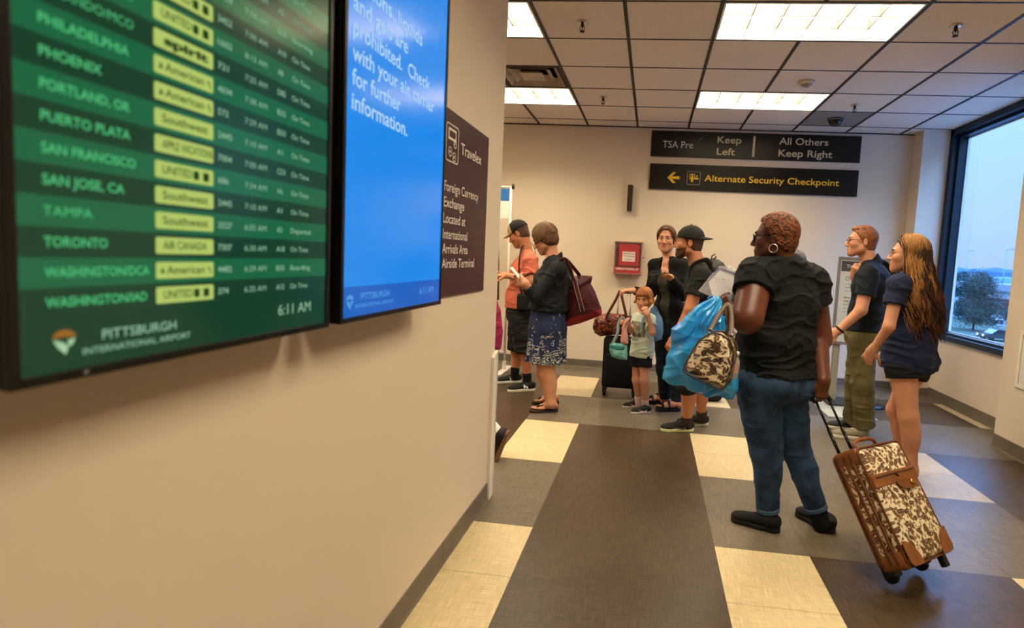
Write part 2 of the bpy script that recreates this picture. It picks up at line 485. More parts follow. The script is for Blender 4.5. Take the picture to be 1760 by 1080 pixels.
for nm, r0, z0, r1, z1 in (('outer_cone', .262, -.004, .20, .055), ('inner_cone', .19, .004, .125, .055)):
    bm = bmesh.new(); ring(bm, r0, z0, r1, z1); ring(bm, r1, z1, r1 - .004, z1 + .004); link(nm, bm_mesh(nm, bm), VENT, v)
bm = bmesh.new(); add_box(bm, (-.105, -.105, .0), (.105, .105, .006)); ring(bm, .105, .003, .07, .03); link('centre_plate', bm_mesh('centre_plate', bm), VENT, v)

# ---- sprinklers, smoke detector, dome camera
BRASS = mat('sprinkler_dark', '2A211A', rough=0.35, metal=0.8); CHROME = mat('sprinkler_chrome', 'CFC8C0', rough=0.2, metal=1.0)
def sprinkler():
    s = thing('sprinkler', 'x', 'sprinkler', group='ceiling sprinklers')
    bm = bmesh.new(); add_lathe(bm, [(0, -.002), (.036, -.002), (.038, -.006), (.030, -.012), (.016, -.016), (0, -.016)]); link('escutcheon', bm_mesh('escutcheon', bm), CHROME, s)
    bm = bmesh.new()
    add_lathe(bm, [(0, -.012), (.011, -.012), (.012, -.032), (.007, -.036), (.007, -.042), (0, -.042)], 12)
    for sx in (-1, 1): add_tube(bm, [(sx * .010, 0, -.034), (sx * .017, 0, -.048), (sx * .012, 0, -.062), (0, 0, -.070)], .0032, 6)
    add_tube(bm, [(0, 0, -.04), (0, 0, -.068)], .003, 6)
    link('sprinkler_head', bm_mesh('sprinkler_head', bm), BRASS, s)
    bm = bmesh.new(); add_lathe(bm, [(0, -.069), (.018, -.070), (.018, -.073), (0, -.074)], 16); link('deflector', bm_mesh('deflector', bm), BRASS, s)
    return s
S0 = sprinkler()
for k, (x, y, lb) in enumerate((((1.0 / 2) * G, .5 * G, 'ceiling sprinkler nearest the left wall, in the near row'), (.48 * G, 3.45 * G, 'ceiling sprinkler in the far row between the air vent and the signs'),
                                (4.49 * G, .52 * G, 'ceiling sprinkler right of the large bright ceiling light'), (4.52 * G, 3.58 * G, 'ceiling sprinkler just in front of the black dome camera'))):
    if k == 0: S0.location = (x, y, H); S0['label'] = lb
    else: copy_thing(S0, (x, y, H), lb)
s = thing('smoke_detector', 'round white smoke detector on the ceiling behind the large light', 'smoke detector', (3.48 * G, 2.48 * G, H))
WHITEP = mat('white_plastic', 'D8CFC2', rough=0.45)
bm = bmesh.new(); add_lathe(bm, [(0, 0), (.075, 0), (.076, -.012), (.062, -.026), (0, -.026)]); link('base', bm_mesh('base', bm), WHITEP, s)
bm = bmesh.new(); add_lathe(bm, [(.05, -.024), (.048, -.030), (.03, -.032), (.028, -.045), (.012, -.05), (0, -.05)]); link('sensor', bm_mesh('sensor', bm), mat('sensor_grey', 'A3968A', rough=0.5), s)
s = thing('dome_camera', 'black dome security camera on a grey ceiling tile', 'security camera', (4.5 * G, 4.47 * G, H))
bm = bmesh.new(); add_lathe(bm, [(0, 0), (.082, 0), (.083, -.016), (.075, -.022), (0, -.022)]); link('base', bm_mesh('base', bm), mat('camera_base', '5B5650', rough=0.4), s)
bm = bmesh.new(); add_lathe(bm, [(.07 * math.cos(a), -.022 - .062 * math.sin(a)) for a in np.linspace(0, math.pi / 2, 9)]); link('dome', bm_mesh('dome', bm), mat('dome_black', '0C0B0A', rough=0.12, coat=0.5), s)
# ================================================================= displays and signs
BLACKP = mat('display_black', '0B0A0A', rough=0.3, spec=0.5)
WALLM = lambda x: plane_frame((x, 0, 0), (0, 1, 0), (0, 0, 1))     # local x = world y, local y = world z, faces +x
def wtext(bm, body, x, y0, z, width, height=None, **k):
    add_text(bm, body, plane_frame((x, y0, z), (0, 1, 0), (0, 0, 1)), width, height, **k)
def btext(bm, body, y, x0, z, width, height=None, **k):
    add_text(bm, body, plane_frame((x0, y, z), (1, 0, 0), (0, 0, 1)), width, height, **k)

XS = 0.132                                              # screen face distance from the wall plane
def display(name, label, y0, y1, screen_mat):
    """portrait display hung on the wall: deep black housing, thin bezel, screen"""
    z0, z1 = 1.203, 2.345
    t = thing(name, label, 'display', (0.03, (y0 + y1) / 2, z0)); o = Vector(t.location)
    def L_(lo, hi): return [a - b for a, b in zip(lo, o)], [a - b for a, b in zip(hi, o)]
    bm = bmesh.new(); add_box(bm, *L_((.031, y0 + .05, z0 + .05), (.07, y1 - .05, z1 - .05))); add_box(bm, *L_((.065, y0, z0), (XS - .006, y1, z1)), 0.004)
    link('housing', bm_mesh('housing', bm), BLACKP, t)
    bm = bmesh.new(); e = .0135
    for lo, hi in (((XS - .006, y0, z0), (XS + .004, y0 + e, z1)), ((XS - .006, y1 - e, z0), (XS + .004, y1, z1)),
                   ((XS - .006, y0 + e, z0), (XS + .004, y1 - e, z0 + e)), ((XS - .006, y0 + e, z1 - e), (XS + .004, y1 - e, z1))): add_box(bm, *L_(lo, hi), 0.0015)
    link('bezel', bm_mesh('bezel', bm), mat('bezel_black', '14120F', rough=0.28), t)
    s = box_obj('screen', *L_((XS - .006, y0 + e, z0 + e), (XS, y1 - e, z1 - e)), screen_mat, t)
    return t, o

def put(bm, name, m, parent, o):
    bmesh.ops.translate(bm, verts=bm.verts, vec=-o); return link(name, bm_mesh(name, bm), m, parent)

# ---- departures board
SCR_D = emit_mat('screen_green_dark', '033A24', 0.95, 0.16)
SCR_L = emit_mat('screen_green_band', '08623C', 0.95, 0.16)
TXT_G = emit_mat('screen_text_green', '5FD88A', 0.7); TXT_W = emit_mat('screen_text_white', 'A9D8B4', 0.65)
PILL = emit_mat('screen_badge', 'C4DC72', 0.78); PILLTXT = emit_mat('screen_badge_text', '2C5A28', 0.5)
t, o = display('flight_display', 'wall display with green flight departures list, nearest the camera', -3.080, -2.419, SCR_D)
P0, RP = 1.306, 0.03845
rows = [('WASHINGTON/IAD', .142, 'UNITED', '374', '6:25 AM', 'A12', 'On Time'), ('WASHINGTON/DCA', .146, 'American', '4482', '6:29 AM', 'B35', 'Boarding'),
        ('TORONTO', .082, 'AIR CANADA', '7307', '6:30 AM', 'A18', 'On Time'), ('TAMPA', .062, 'Southwest', '2527', '6:05 AM', 'A3', 'Departed'),
        ('SAN JOSE, CA', .108, 'Southwest', '2445', '7:10 AM', 'A1', 'On Time'), ('SAN FRANCISCO', .126, 'UNITED', '686', '7:34 AM', 'A6', 'On Time'),
        ('PUERTO PLATA', .118, 'APPLE VACATIONS', '7004', '7:00 AM', 'C53', 'On Time'), ('PORTLAND, OR', .118, 'Southwest', '2445', '7:10 AM', 'A1', 'On Time'),
        ('PHOENIX', .078, 'American', '572', '7:29 AM', 'B33', 'On Time'), ('PHILADELPHIA', .118, 'American', '4634', '7:38 AM', 'B32', 'On Time'),
        ('ORLANDO/MCO', .125, 'spirit', '721', '7:25 AM', 'D82', 'On Time'), ('ORLANDO/MCO', .125, 'UNITED', '1602', '8:15 AM', 'A8', 'On Time'),
        ('NEWARK', .078, 'UNITED', '3452', '7:00 AM', 'A10', 'On Time'), ('NEW YORK/LGA', .125, 'American', '4439', '7:08 AM', 'B29', 'Boarding'),
        ('NASHVILLE', .09, 'Southwest', '1192', '6:55 AM', 'A5', 'On Time'), ('MIAMI', .05, 'American', '2254', '7:12 AM', 'B37', 'On Time'),
        ('LAS VEGAS', .09, 'Southwest', '844', '7:05 AM', 'A2', 'On Time'), ('HOUSTON', .08, 'UNITED', '1120', '7:20 AM', 'A9', 'On Time'),
        ('FORT MYERS', .10, 'Southwest', '631', '6:45 AM', 'A4', 'On Time'), ('DETROIT', .075, 'DELTA', '1873', '6:50 AM', 'D76', 'On Time'),
        ('DENVER', .068, 'UNITED', '477', '7:03 AM', 'A11', 'On Time'), ('DALLAS', .068, 'American', '1559', '6:40 AM', 'B40', 'On Time'),
        ('CHICAGO/ORD', .112, 'UNITED', '2088', '6:35 AM', 'A7', 'On Time')]
ya, yb = -3.0665, -2.4325
for k, (city, cw, air, fl, tm, gt, st) in enumerate(rows):
    z = P0 + RP * k
    if z + RP / 2 > 2.32: break
    bm = bmesh.new(); add_box(bm, (XS - .0002, ya, z - RP / 2), (XS + .0004, yb, z + RP / 2))
    row = put(bm, 'flight_row', SCR_L if k % 2 == 1 else SCR_D, t, o)
    bm = bmesh.new(); add_prism(bm, round_rect(-2.878, z - .0128, -2.766, z + .0128, .003, 3), WALLM(XS + .0004), .0006)
    put(bm, 'airline_badge', PILL, row, o)
    bm = bmesh.new()
    wd = {'UNITED': .055, 'spirit': .085, 'AIR CANADA': .085, 'APPLE VACATIONS': .098, 'DELTA': .06, 'American': .074}.get(air, .088)
    y0 = -2.866 if air != 'spirit' else -2.862
    if air == 'American': add_prism(bm, [(-2.871, z - .004), (-2.863, z - .004), (-2.867, z + .005)], WALLM(XS + .001), .0004); y0 = -2.860
    wtext(bm, air, XS + .001, y0, z - .0055, wd, .0125, bold=.012 if air != 'spirit' else .05, depth=.0006)
    if air == 'UNITED':
        for q, s_ in ((-2.802, .011), (-2.782, .012)):
            add_prism(bm, round_rect(q - s_ / 2, z - .007, q + s_ / 2, z + .007, .002, 2), WALLM(XS + .001), .0004)
    if air == 'American': add_prism(bm, [(-2.771, z - .009), (-2.775, z + .004), (-2.779, z + .004)], WALLM(XS + .001), .0004)
    put(bm, 'airline_lettering', PILLTXT, row, o)
    bm = bmesh.new(); wtext(bm, city, XS + .0005, -3.036, z - .0055, cw, .0125, bold=.02, depth=.0006)
    put(bm, 'city_lettering', TXT_G, row, o)
    bm = bmesh.new()
    wtext(bm, fl, XS + .0005, -2.756, z - .005, .008 * len(fl), .0105, bold=.012, depth=.0006)
    wtext(bm, tm, XS + .0005, -2.692, z - .005, .058, .0105, bold=.01, depth=.0006)
    wtext(bm, gt, XS + .0005, -2.604, z - .005, .0082 * len(gt), .0105, bold=.01, depth=.0006)
    wtext(bm, st, XS + .0005, -2.560, z - .005, .0084 * len(st), .0105, bold=.005, depth=.0006)
    put(bm, 'flight_lettering', TXT_W, row, o)
bm = bmesh.new(); wtext(bm, '6:11 AM', XS + .0005, -2.597, 1.248, .108, .022, bold=.01, depth=.0006); put(bm, 'clock_lettering', TXT_W, t, o)
bm = bmesh.new()
wtext(bm, 'PITTSBURGH', XS + .0005, -2.964, 1.251, .121, .0135, bold=.012, depth=.0006)
wtext(bm, 'INTERNATIONAL AIRPORT', XS + .0005, -2.991, 1.2335, .176, .009, bold=.008, depth=.0006)
put(bm, 'footer_lettering', TXT_W, t, o)
def airport_mark(bm, y, z, r, x, part):
    Mx = WALLM(x)
    if part == 0:      # upper swirl
        add_prism(bm, [(y + r * math.cos(a), z + .25 * r + .75 * r * math.sin(a)) for a in np.linspace(0, math.pi, 10)] + [(y - .3 * r, z + .35 * r)], Mx, .0006)
    else:              # lower leaf tapering to a point
        add_prism(bm, [(y - .95 * r, z + .15 * r), (y - .55 * r, z - .6 * r), (y + .1 * r, z - 1.25 * r), (y + .35 * r, z - .5 * r), (y - .2 * r, z - .1 * r)], Mx, .0006)
        add_prism(bm, [(y + .95 * r, z + .15 * r), (y + .25 * r, z + .0 * r), (y + .45 * r, z - .55 * r), (y + .75 * r, z - .35 * r)], Mx, .0006)
for part, c in ((0, 'B0762E'), (1, 'BFEAB8')):
    bm = bmesh.new(); airport_mark(bm, -3.014, 1.256, .0145, XS + .0005, part); put(bm, 'airport_logo', emit_mat('logo_' + c, c, 0.7), t, o)
bm = bmesh.new(); add_lathe(bm, [(0, 0), (.004, 0), (.003, .002), (0, .0025)], 12, plane_frame((XS + .003, -2.99, 1.2095), (0, 1, 0), (0, 0, 1)))
put(bm, 'indicator', mat('indicator_grey', '6E6A64', rough=0.3), t, o)

# ---- blue notice board
SCR_B = emit_mat('screen_blue', '0A86E8', 0.98, 0.16)
t, o = display('notice_display', 'wall display with blue screen and white carry-on notice text', -2.372, -1.716, SCR_B)
bm = bmesh.new(); add_box(bm, (XS, -2.3585, 1.2165), (XS + .0004, -1.7295, 1.293)); put(bm, 'footer_band', emit_mat('screen_blue_band', '0B62C8', 0.9, 0.16), t, o)
bm = bmesh.new()
LH = .0585
for k, (s_, wd) in enumerate((('information.', .311), ('for further', .262), ('with your air carrier', .507), ('prohibited.  Check', .467), ('and gels are', .300), ('Lotions, liquids', .40), ('Notice:', .18), ('Passenger', .26))):
    wtext(bm, s_, XS + .0005, -2.333, 1.730 + LH * k, wd, .040, bold=.012, depth=.0006)
put(bm, 'lettering', emit_mat('screen_text_pale', 'BBDDF6', 0.9), t, o)
bm = bmesh.new()
wtext(bm, 'PITTSBURGH', XS + .0005, -2.272, 1.258, .158, .017, bold=.012, depth=.0006)
wtext(bm, 'INTERNATIONAL AIRPORT', XS + .0005, -2.30, 1.237, .215, .010, bold=.008, depth=.0006)
wtext(bm, '6:11 AM', XS + .0005, -1.900, 1.250, .115, .022, bold=.01, depth=.0006)
for part in (0, 1): airport_mark(bm, -2.325, 1.256, .017, XS + .0005, part)
put(bm, 'footer_lettering', emit_mat('screen_text_blue', '5AA6E8', 0.85), t, o)

# ---- currency exchange wall sign
MAROON = mat('sign_maroon', '43272A', rough=0.42); SIGNW = mat('sign_white', 'E6DCD0', rough=0.5)
t = thing('exchange_sign', 'dark maroon wall sign about foreign currency exchange beside the blue display', 'sign', (0.03, -1.19, 1.203)); o = Vector(t.location)
bm = bmesh.new(); add_box(bm, (.0302, -1.487, 1.203), (.0385, -.888, 1.963), 0.001); put(bm, 'sign_panel', MAROON, t, o)
XT = .0386; bm = bmesh.new()
wtext(bm, 'Travelex', XT, -1.289, 1.812, .284, .048, bold=.006)
for s_, z, wd in (('Foreign Currency', 1.637, .440), ('Exchange', 1.573, .245), ('Located at', 1.508, .266), ('International', 1.444, .300), ('Arrivals Area', 1.384, .312), ('Airside Terminal', 1.3235, .410)):
    wtext(bm, s_, XT, -1.470, z, wd, .040, bold=.004)
put(bm, 'lettering', SIGNW, t, o)
bm = bmesh.new()
def frame_prism(bm, outer, inner, M_, th):
    a = [bm.verts.new(M_ @ Vector((x, y, th))) for x, y in outer]; b = [bm.verts.new(M_ @ Vector((x, y, th))) for x, y in inner]
    for i in range(len(a)): q = (i + 1) % len(a); bm.faces.new((a[i], a[q], b[q], b[i]))
def disc(y, z, r, n=20): return [(y + r * math.cos(2 * math.pi * i / n), z + r * math.sin(2 * math.pi * i / n)) for i in range(n)]
frame_prism(bm, round_rect(-1.466, 1.757, -1.320, 1.909, .018), round_rect(-1.461, 1.762, -1.325, 1.904, .014), WALLM(XT), .0008)
add_prism(bm, round_rect(-1.440, 1.845, -1.350, 1.892, .004, 2), WALLM(XT), .0008)
for y, z in ((-1.366, 1.838), (-1.420, 1.797), (-1.372, 1.782)):
    frame_prism(bm, disc(y, z, .020), disc(y, z, .016), WALLM(XT), .002)
    add_prism(bm, disc(y, z, .006, 8), WALLM(XT), .002)
put(bm, 'pictogram', SIGNW, t, o)
bm = bmesh.new(); add_prism(bm, round_rect(-1.430, 1.855, -1.360, 1.882, .003, 2), WALLM(XT), .0014)
for y, z in ((-1.366, 1.838), (-1.420, 1.797), (-1.372, 1.782)): frame_prism(bm, disc(y, z, .0225), disc(y, z, .020), WALLM(XT), .0016)
put(bm, 'pictogram_cutout', MAROON, t, o)

# ---- two long wayfinding signs on the back wall
SIGNB = mat('sign_black', '1A150E', rough=0.30, var=0.10, vscale=3); GOLD = mat('sign_gold', 'DCC79C', rough=0.5); YEL = mat('sign_yellow', 'F0C030', rough=0.5)
YS = YB - .026
t = thing('lane_sign', 'upper long black wall sign directing passengers left and right', 'sign', (2.008, YB, 2.665)); o = Vector(t.location)
bm = bmesh.new(); add_box(bm, (.785, YS, 2.667), (3.229, YB - .0005, 2.974), 0.002); put(bm, 'sign_panel', SIGNB, t, o)
bm = bmesh.new(); btext(bm, 'TSA Pre', YS, .925, 2.772, .362, .084, bold=-.004); put(bm, 'white_lettering', mat('sign_white_small', 'E4E0DA', rough=0.5), t, o)
bm = bmesh.new()
for s_, x, z, wd in (('Keep', 1.575, 2.847, .280), ('Left', 1.575, 2.708, .215), ('All Others', 2.295, 2.852, .562), ('Keep Right', 2.297, 2.713, .615)): btext(bm, s_, YS, x, z, wd, .080, bold=.012)
add_box(bm, (1.993, YS - .001, 2.698), (2.018, YS, 2.940)); put(bm, 'gold_lettering', GOLD, t, o)
bm = bmesh.new(); add_tube(bm, [(1.34, YS - .001, 2.835), (1.355, YS - .001, 2.865), (1.375, YS - .001, 2.890), (1.40, YS - .001, 2.905)], .004, 6); put(bm, 'check_mark', mat('sign_grey_mark', '6C6355', rough=0.5), t, o)
t = thing('checkpoint_sign', 'lower long black wall sign with yellow arrow and checkpoint lettering', 'sign', (2.01, YB, 2.272)); o = Vector(t.location)
bm = bmesh.new(); add_box(bm, (.790, YS, 2.274), (3.231, YB - .0005, 2.580), 0.002); put(bm, 'sign_panel', SIGNB, t, o)
bm = bmesh.new(); btext(bm, 'Alternate Security Checkpoint', YS, 1.452, 2.390, 1.566, .075, bold=.012)
Mb = plane_frame((0, YS, 0), (1, 0, 0), (0, 0, 1))
add_prism(bm, [(1.005, 2.418), (1.070, 2.482), (1.108, 2.482), (1.062, 2.434), (1.154, 2.434), (1.154, 2.402), (1.062, 2.402), (1.108, 2.354), (1.070, 2.354)], Mb, .001)
put(bm, 'yellow_lettering', YEL, t, o)
bm = bmesh.new(); frame_prism(bm, round_rect(1.242, 2.339, 1.401, 2.499, .02), round_rect(1.247, 2.344, 1.396, 2.494, .016), Mb, .001); put(bm, 'pictogram_frame', mat('sign_frame_grey', 'A79C88', rough=0.5), t, o)
bm = bmesh.new()
frame_prism(bm, round_rect(1.272, 2.405, 1.335, 2.470, .008), round_rect(1.280, 2.413, 1.327, 2.462, .005), Mb, .001)
add_prism(bm, round_rect(1.290, 2.372, 1.318, 2.440, .006), Mb, .001); add_prism(bm, disc(1.304, 2.452, .011, 12), Mb, .0012)
add_prism(bm, round_rect(1.335, 2.405, 1.380, 2.425, .004), Mb, .001); add_prism(bm, [(1.345, 2.44), (1.352, 2.43), (1.370, 2.45), (1.365, 2.458)], Mb, .001)
put(bm, 'pictogram', YEL, t, o)

# ---- dark bar-shaped wall fitting above the kit
t = thing('wall_sconce', 'narrow dark upright bar fitting on the back wall above the red kit', 'wall fitting', (.566, YB, 1.985))
box_obj('cover', (-.030, -.085, .0), (.028, -.045, .32), mat('bar_bronze', '3E3426', rough=0.4, metal=0.3), t, 0.003)
box_obj('backplate', (-.02, -.045, .008), (.036, -.0005, .312), mat('bar_side', '8B8172', rough=0.5), t, 0.002)
box_obj('lens', (-.012, -.060, -.018), (.030, -.012, .004), mat('bar_lens', 'B9AE9C', rough=0.3), t, 0.002)

# ---- red bleeding control kit in a clear case
t = thing('bleeding_control_kit', 'red first aid kit in a clear wall case on the back wall', 'first aid kit', (.588, YB, 1.214)); o = Vector(t.location)
xa, xb, za, zb = .418, .758, 1.216, 1.614
CLEAR = mat('clear_case', 'D8C4B8', rough=0.12, alpha=0.35, spec=0.6)
bm = bmesh.new()
for lo, hi in (((xa, YB - .11, za), (xa + .012, YB - .001, zb)), ((xb - .012, YB - .11, za), (xb, YB - .001, zb)), ((xa, YB - .11, za), (xb, YB - .001, za + .012)), ((xa, YB - .11, zb - .012), (xb, YB - .001, zb)), ((xa, YB - .012, za), (xb, YB - .001, zb))): add_box(bm, lo, hi)
put(bm, 'case', mat('case_tint', 'A9786A', rough=0.25), t, o)
bm = bmesh.new(); add_box(bm, (xa + .01, YB - .112, za + .01), (xb - .01, YB - .109, zb - .01)); put(bm, 'front_cover', mat('case_front_clear', 'FFFFFF', rough=0.05, alpha=0.02), t, o)
RED = mat('kit_red', 'A81318', rough=0.5, var=0.15, vscale=12)
bm = bmesh.new(); add_box(bm, (xa + .055, YB - .095, za + .095), (xb - .035, YB - .02, zb - .022), 0.012, 3); put(bm, 'red_pouch', RED, t, o)
bm = bmesh.new(); add_box(bm, (xa + .016, YB - .060, za + .016), (xb - .016, YB - .014, zb - .08), 0.002); put(bm, 'red_insert', mat('kit_dark_red', '7E0E12', rough=0.5), t, o)
bm = bmesh.new(); add_box(bm, (xa + .014, YB - .1085, za + .014), (xb - .014, YB - .1075, za + .085)); put(bm, 'red_strip', RED, t, o)
bm = bmesh.new(); add_box(bm, (xa + .098, YB - .0965, za + .155), (xb - .085, YB - .0945, za + .275)); put(bm, 'paper_label', mat('label_cream', 'E4CFC4', rough=0.6), t, o)
bm = bmesh.new(); btext(bm, 'BLEEDING CONTROL KIT', YB - .1095, xa + .028, za + .052, .28, .022, bold=.03); put(bm, 'white_lettering', SIGNW, t, o)
bm = bmesh.new()
btext(bm, 'Bleeding Control', YB - .0972, xa + .108, za + .245, .14, .014, bold=.02); btext(bm, 'STOP THE BLEED', YB - .0972, xa + .108, za + .215, .14, .012, bold=.02); btext(bm, 'PITTSBURGH', YB - .0972, xa + .13, za + .172, .10, .010, bold=.01)
put(bm, 'dark_lettering', mat('kit_ink', '3A1512', rough=0.6), t, o)
bm = bmesh.new(); add_box(bm, (xb, YB - .075, za + .205), (xb + .03, YB - .06, za + .215)); put(bm, 'latch', mat('latch_dark', '3A2A22', rough=0.4), t, o)

# ---- floor-standing framed notice by the window, seen behind the man in the polo shirt
FS_Y = 2.45
a = at(1441, 441, FS_Y); zt = a[2]; xl = a[0]
t = thing('floor_sign', 'silver framed floor sign with printed notice standing behind the man in the polo shirt', 'sign', (xl + .31, FS_Y, 0)); o = Vector(t.location)
ALU = mat('brushed_aluminium', 'A59B90', rough=0.35, metal=0.7)
zb_ = zt - .92; w_ = .62
bm = bmesh.new()
for lo, hi in (((xl, FS_Y - .02, zb_), (xl + .03, FS_Y, zt)), ((xl + w_ - .03, FS_Y - .02, zb_), (xl + w_, FS_Y, zt)), ((xl + .03, FS_Y - .02, zt - .03), (xl + w_ - .03, FS_Y, zt)), ((xl + .03, FS_Y - .02, zb_), (xl + w_ - .03, FS_Y, zb_ + .03))): add_box(bm, lo, hi, 0.003)
put(bm, 'frame', ALU, t, o)
bm = bmesh.new(); add_box(bm, (xl + .03, FS_Y - .010, zb_ + .03), (xl + w_ - .03, FS_Y - .002, zt - .03)); put(bm, 'poster', mat('poster_cream', 'E3D9B8', rough=0.5), t, o)
bm = bmesh.new(); add_box(bm, (xl + .04, FS_Y - .0115, zt - .15), (xl + w_ - .04, FS_Y - .0095, zt - .045)); put(bm, 'poster_header', mat('poster_header', '5C4F40', rough=0.5), t, o)
bm = bmesh.new(); btext(bm, 'Travelers', FS_Y - .012, xl + .085, zt - .112, .23, .034, bold=.012); put(bm, 'header_lettering', SIGNW, t, o)
bm = bmesh.new()
frame_prism(bm, disc(xl + .11, zt - .225, .022), disc(xl + .11, zt - .225, .016), plane_frame((0, FS_Y - .010, 0), (1, 0, 0), (0, 0, 1)), .001)
zz = zt - .215
for s_, wd, hh, b in (('All passengers must present', .34, .022, .02), ('identification and boarding pass', .36, .018, .0), ('at the checkpoint before entry', .34, .018, 0), ('Please have them ready for', .30, .018, 0), ('the officer at the desk', .26, .018, 0), ('', 0, 0, 0), ('Not all travelers', .28, .024, .02), ('may use this checkpoint', .36, .024, .02), ('Check your boarding pass', .32, .018, 0), ('for the correct lane', .24, .018, 0), ('or ask for assistance', .27, .018, 0)):
    if s_: btext(bm, s_, FS_Y - .010, xl + (.15 if zz > zt - .26 else .09), zz, wd * .85, hh * .72, bold=b)
    zz -= .036
put(bm, 'lettering', mat('poster_ink', '6B5E4C', rough=0.6), t, o)
bm = bmesh.new(); add_box(bm, (xl + .03, FS_Y + .001, .02), (xl + .10, FS_Y + .035, zt - .1), 0.004); add_box(bm, (xl + .28, FS_Y + .001, .02), (xl + .34, FS_Y + .035, zt - .1), 0.004)
put(bm, 'post', mat('post_beige', 'A99A74', rough=0.45), t, o)
bm = bmesh.new(); add_box(bm, (xl - .02, FS_Y - .17, 0.0), (xl + .40, FS_Y + .20, .022), 0.006)
put(bm, 'base', mat('base_dark', '3A352F', rough=0.5), t, o)

# ---- crowd-control post base right of the floor sign
px_ = atz(1490, 697)
t = thing('stanchion', 'black round-based belt stanchion behind the man in the polo shirt', 'stanchion', (px_[0], px_[1], 0))
bm = bmesh.new(); add_lathe(bm, [(0, 0), (.17, 0), (.175, .006), (.17, .016), (.05, .03), (0, .03)], 36); link('base', bm_mesh('base', bm), mat('stanchion_black', '15130F', rough=0.35), t)
bm = bmesh.new(); add_lathe(bm, [(.03, .028), (.03, .95), (0, .95)], 20); link('post', bm_mesh('post', bm), mat('stanchion_black'  , '15130F'), t)
bm = bmesh.new(); add_lathe(bm, [(0, .94), (.036, .94), (.036, 1.02), (.03, 1.03), (0, 1.03)], 20); link('belt_head', bm_mesh('belt_head', bm), mat('stanchion_black', '15130F'), t)

# ---- white tubular banner stand with blue sign, behind the end of the left wall
by = 2.75
tp, bt = at(879, 322, by), at(866, 632, by)
t = thing('banner_stand', 'white tubular stand with blue and white banner behind the end of the left wall', 'banner stand', (tp[0], by, 0)); o = Vector(t.location)
WTUBE = mat('stand_white', 'DDD3C4', rough=0.35)
xp = tp[0]; zt = tp[2]
tube_obj('pole', [(0, 0, .03), (0, 0, zt)], .014, WTUBE, t)
tube_obj('pole', [(-.62, 0, .03), (-.62, 0, zt)], .014, WTUBE, t)
tube_obj('top_rail', [(.02, 0, zt), (-.64, 0, zt)], .012, WTUBE, t)
tube_obj('bottom_rail', [(0, 0, .22), (-.62, 0, .22)], .014, WTUBE, t)
for x in (0, -.62):
    bm = bmesh.new(); add_box(bm, (x - .04, -.30, 0), (x + .04, .25, .018), 0.006); add_box(bm, (x - .02, -.02, .015), (x + .02, .02, .12), 0.004); link('foot', bm_mesh('foot', bm), WTUBE, t)
bm = bmesh.new(); add_box(bm, (-.60, -.006, zt - .36), (-.02, .0, zt - .02)); link('banner', bm_mesh('banner', bm), mat('banner_white', 'E8E2D8', rough=0.6), t)
bm = bmesh.new(); add_box(bm, (-.60, -.0075, zt - .16), (-.02, -.0045, zt - .02)); link('banner_band', bm_mesh('banner_band', bm), mat('banner_blue', '2C66AE', rough=0.6), t)
bm = bmesh.new(); add_lathe(bm, [(0, 0), (.018, 0), (.018, .05), (.01, .055), (0, .055)], 12); o2 = link('clip', bm_mesh('clip', bm), mat('clip_dark', '3A332A', rough=0.4), t, (0.02, 0, zt - .02))
# ================================================================= bodies and soft shapes from distance fields
def V3(*a): return np.array(a, dtype=np.float64)
def nrm(v): v = np.asarray(v, float); return v / (np.linalg.norm(v) + 1e-12)

def rc(a, b, ra, rb, k=.03, flat=None, cut=None, sub=False, g=''):
    """tapered capsule from a to b; flat=(direction, factor) widens it along a direction"""
    return dict(t='rc', a=np.asarray(a, float), b=np.asarray(b, float), ra=ra, rb=rb, k=k, flat=flat, cut=cut or [], sub=sub, g=g)
def el(c, r, ax=None, k=.03, cut=None, sub=False, g=''):
    """ellipsoid with radii r along the rows of ax"""
    return dict(t='el', a=np.asarray(c, float), r=np.asarray(r, float), ax=np.eye(3) if ax is None else np.asarray(ax, float), k=k, cut=cut or [], sub=sub, g=g)
def rb_(c, h, ax=None, rad=.01, k=.01, cut=None, sub=False):
    """rounded box with half sizes h along the rows of ax"""
    return dict(t='rb', a=np.asarray(c, float), r=np.asarray(h, float), ax=np.eye(3) if ax is None else np.asarray(ax, float), rad=rad, k=k, cut=cut or [], sub=sub)

def poly(pts, o, ax, T, R, k=.01, pw=.5, cut=None, sub=False):
    """pillow: a closed outline (2-d, in rows 0 and 1 of ax about o) puffed up to half-thickness T, edge falloff R"""
    return dict(t='poly', a=np.asarray(o, float), ax=np.asarray(ax, float), pts=np.asarray(pts, float), T=T, R=R, pw=pw, k=k, cut=cut or [], sub=sub)
def poly2d(u, v, pts):
    d = None; s = np.ones(np.broadcast(u, v).shape, np.float32); n = len(pts); j = n - 1
    for i in range(n):
        ex, ey = pts[j] - pts[i]; wx, wy = u - pts[i][0], v - pts[i][1]
        h = np.clip((wx * ex + wy * ey) / (ex * ex + ey * ey), 0, 1); bx, by = wx - ex * h, wy - ey * h
        q = bx * bx + by * by; d = q if d is None else np.minimum(d, q)
        c1, c2, c3 = v >= pts[i][1], v < pts[j][1], ex * wy > ey * wx
        s = np.where((c1 & c2 & c3) | (~c1 & ~c2 & ~c3), -s, s); j = i
    return s * np.sqrt(d)
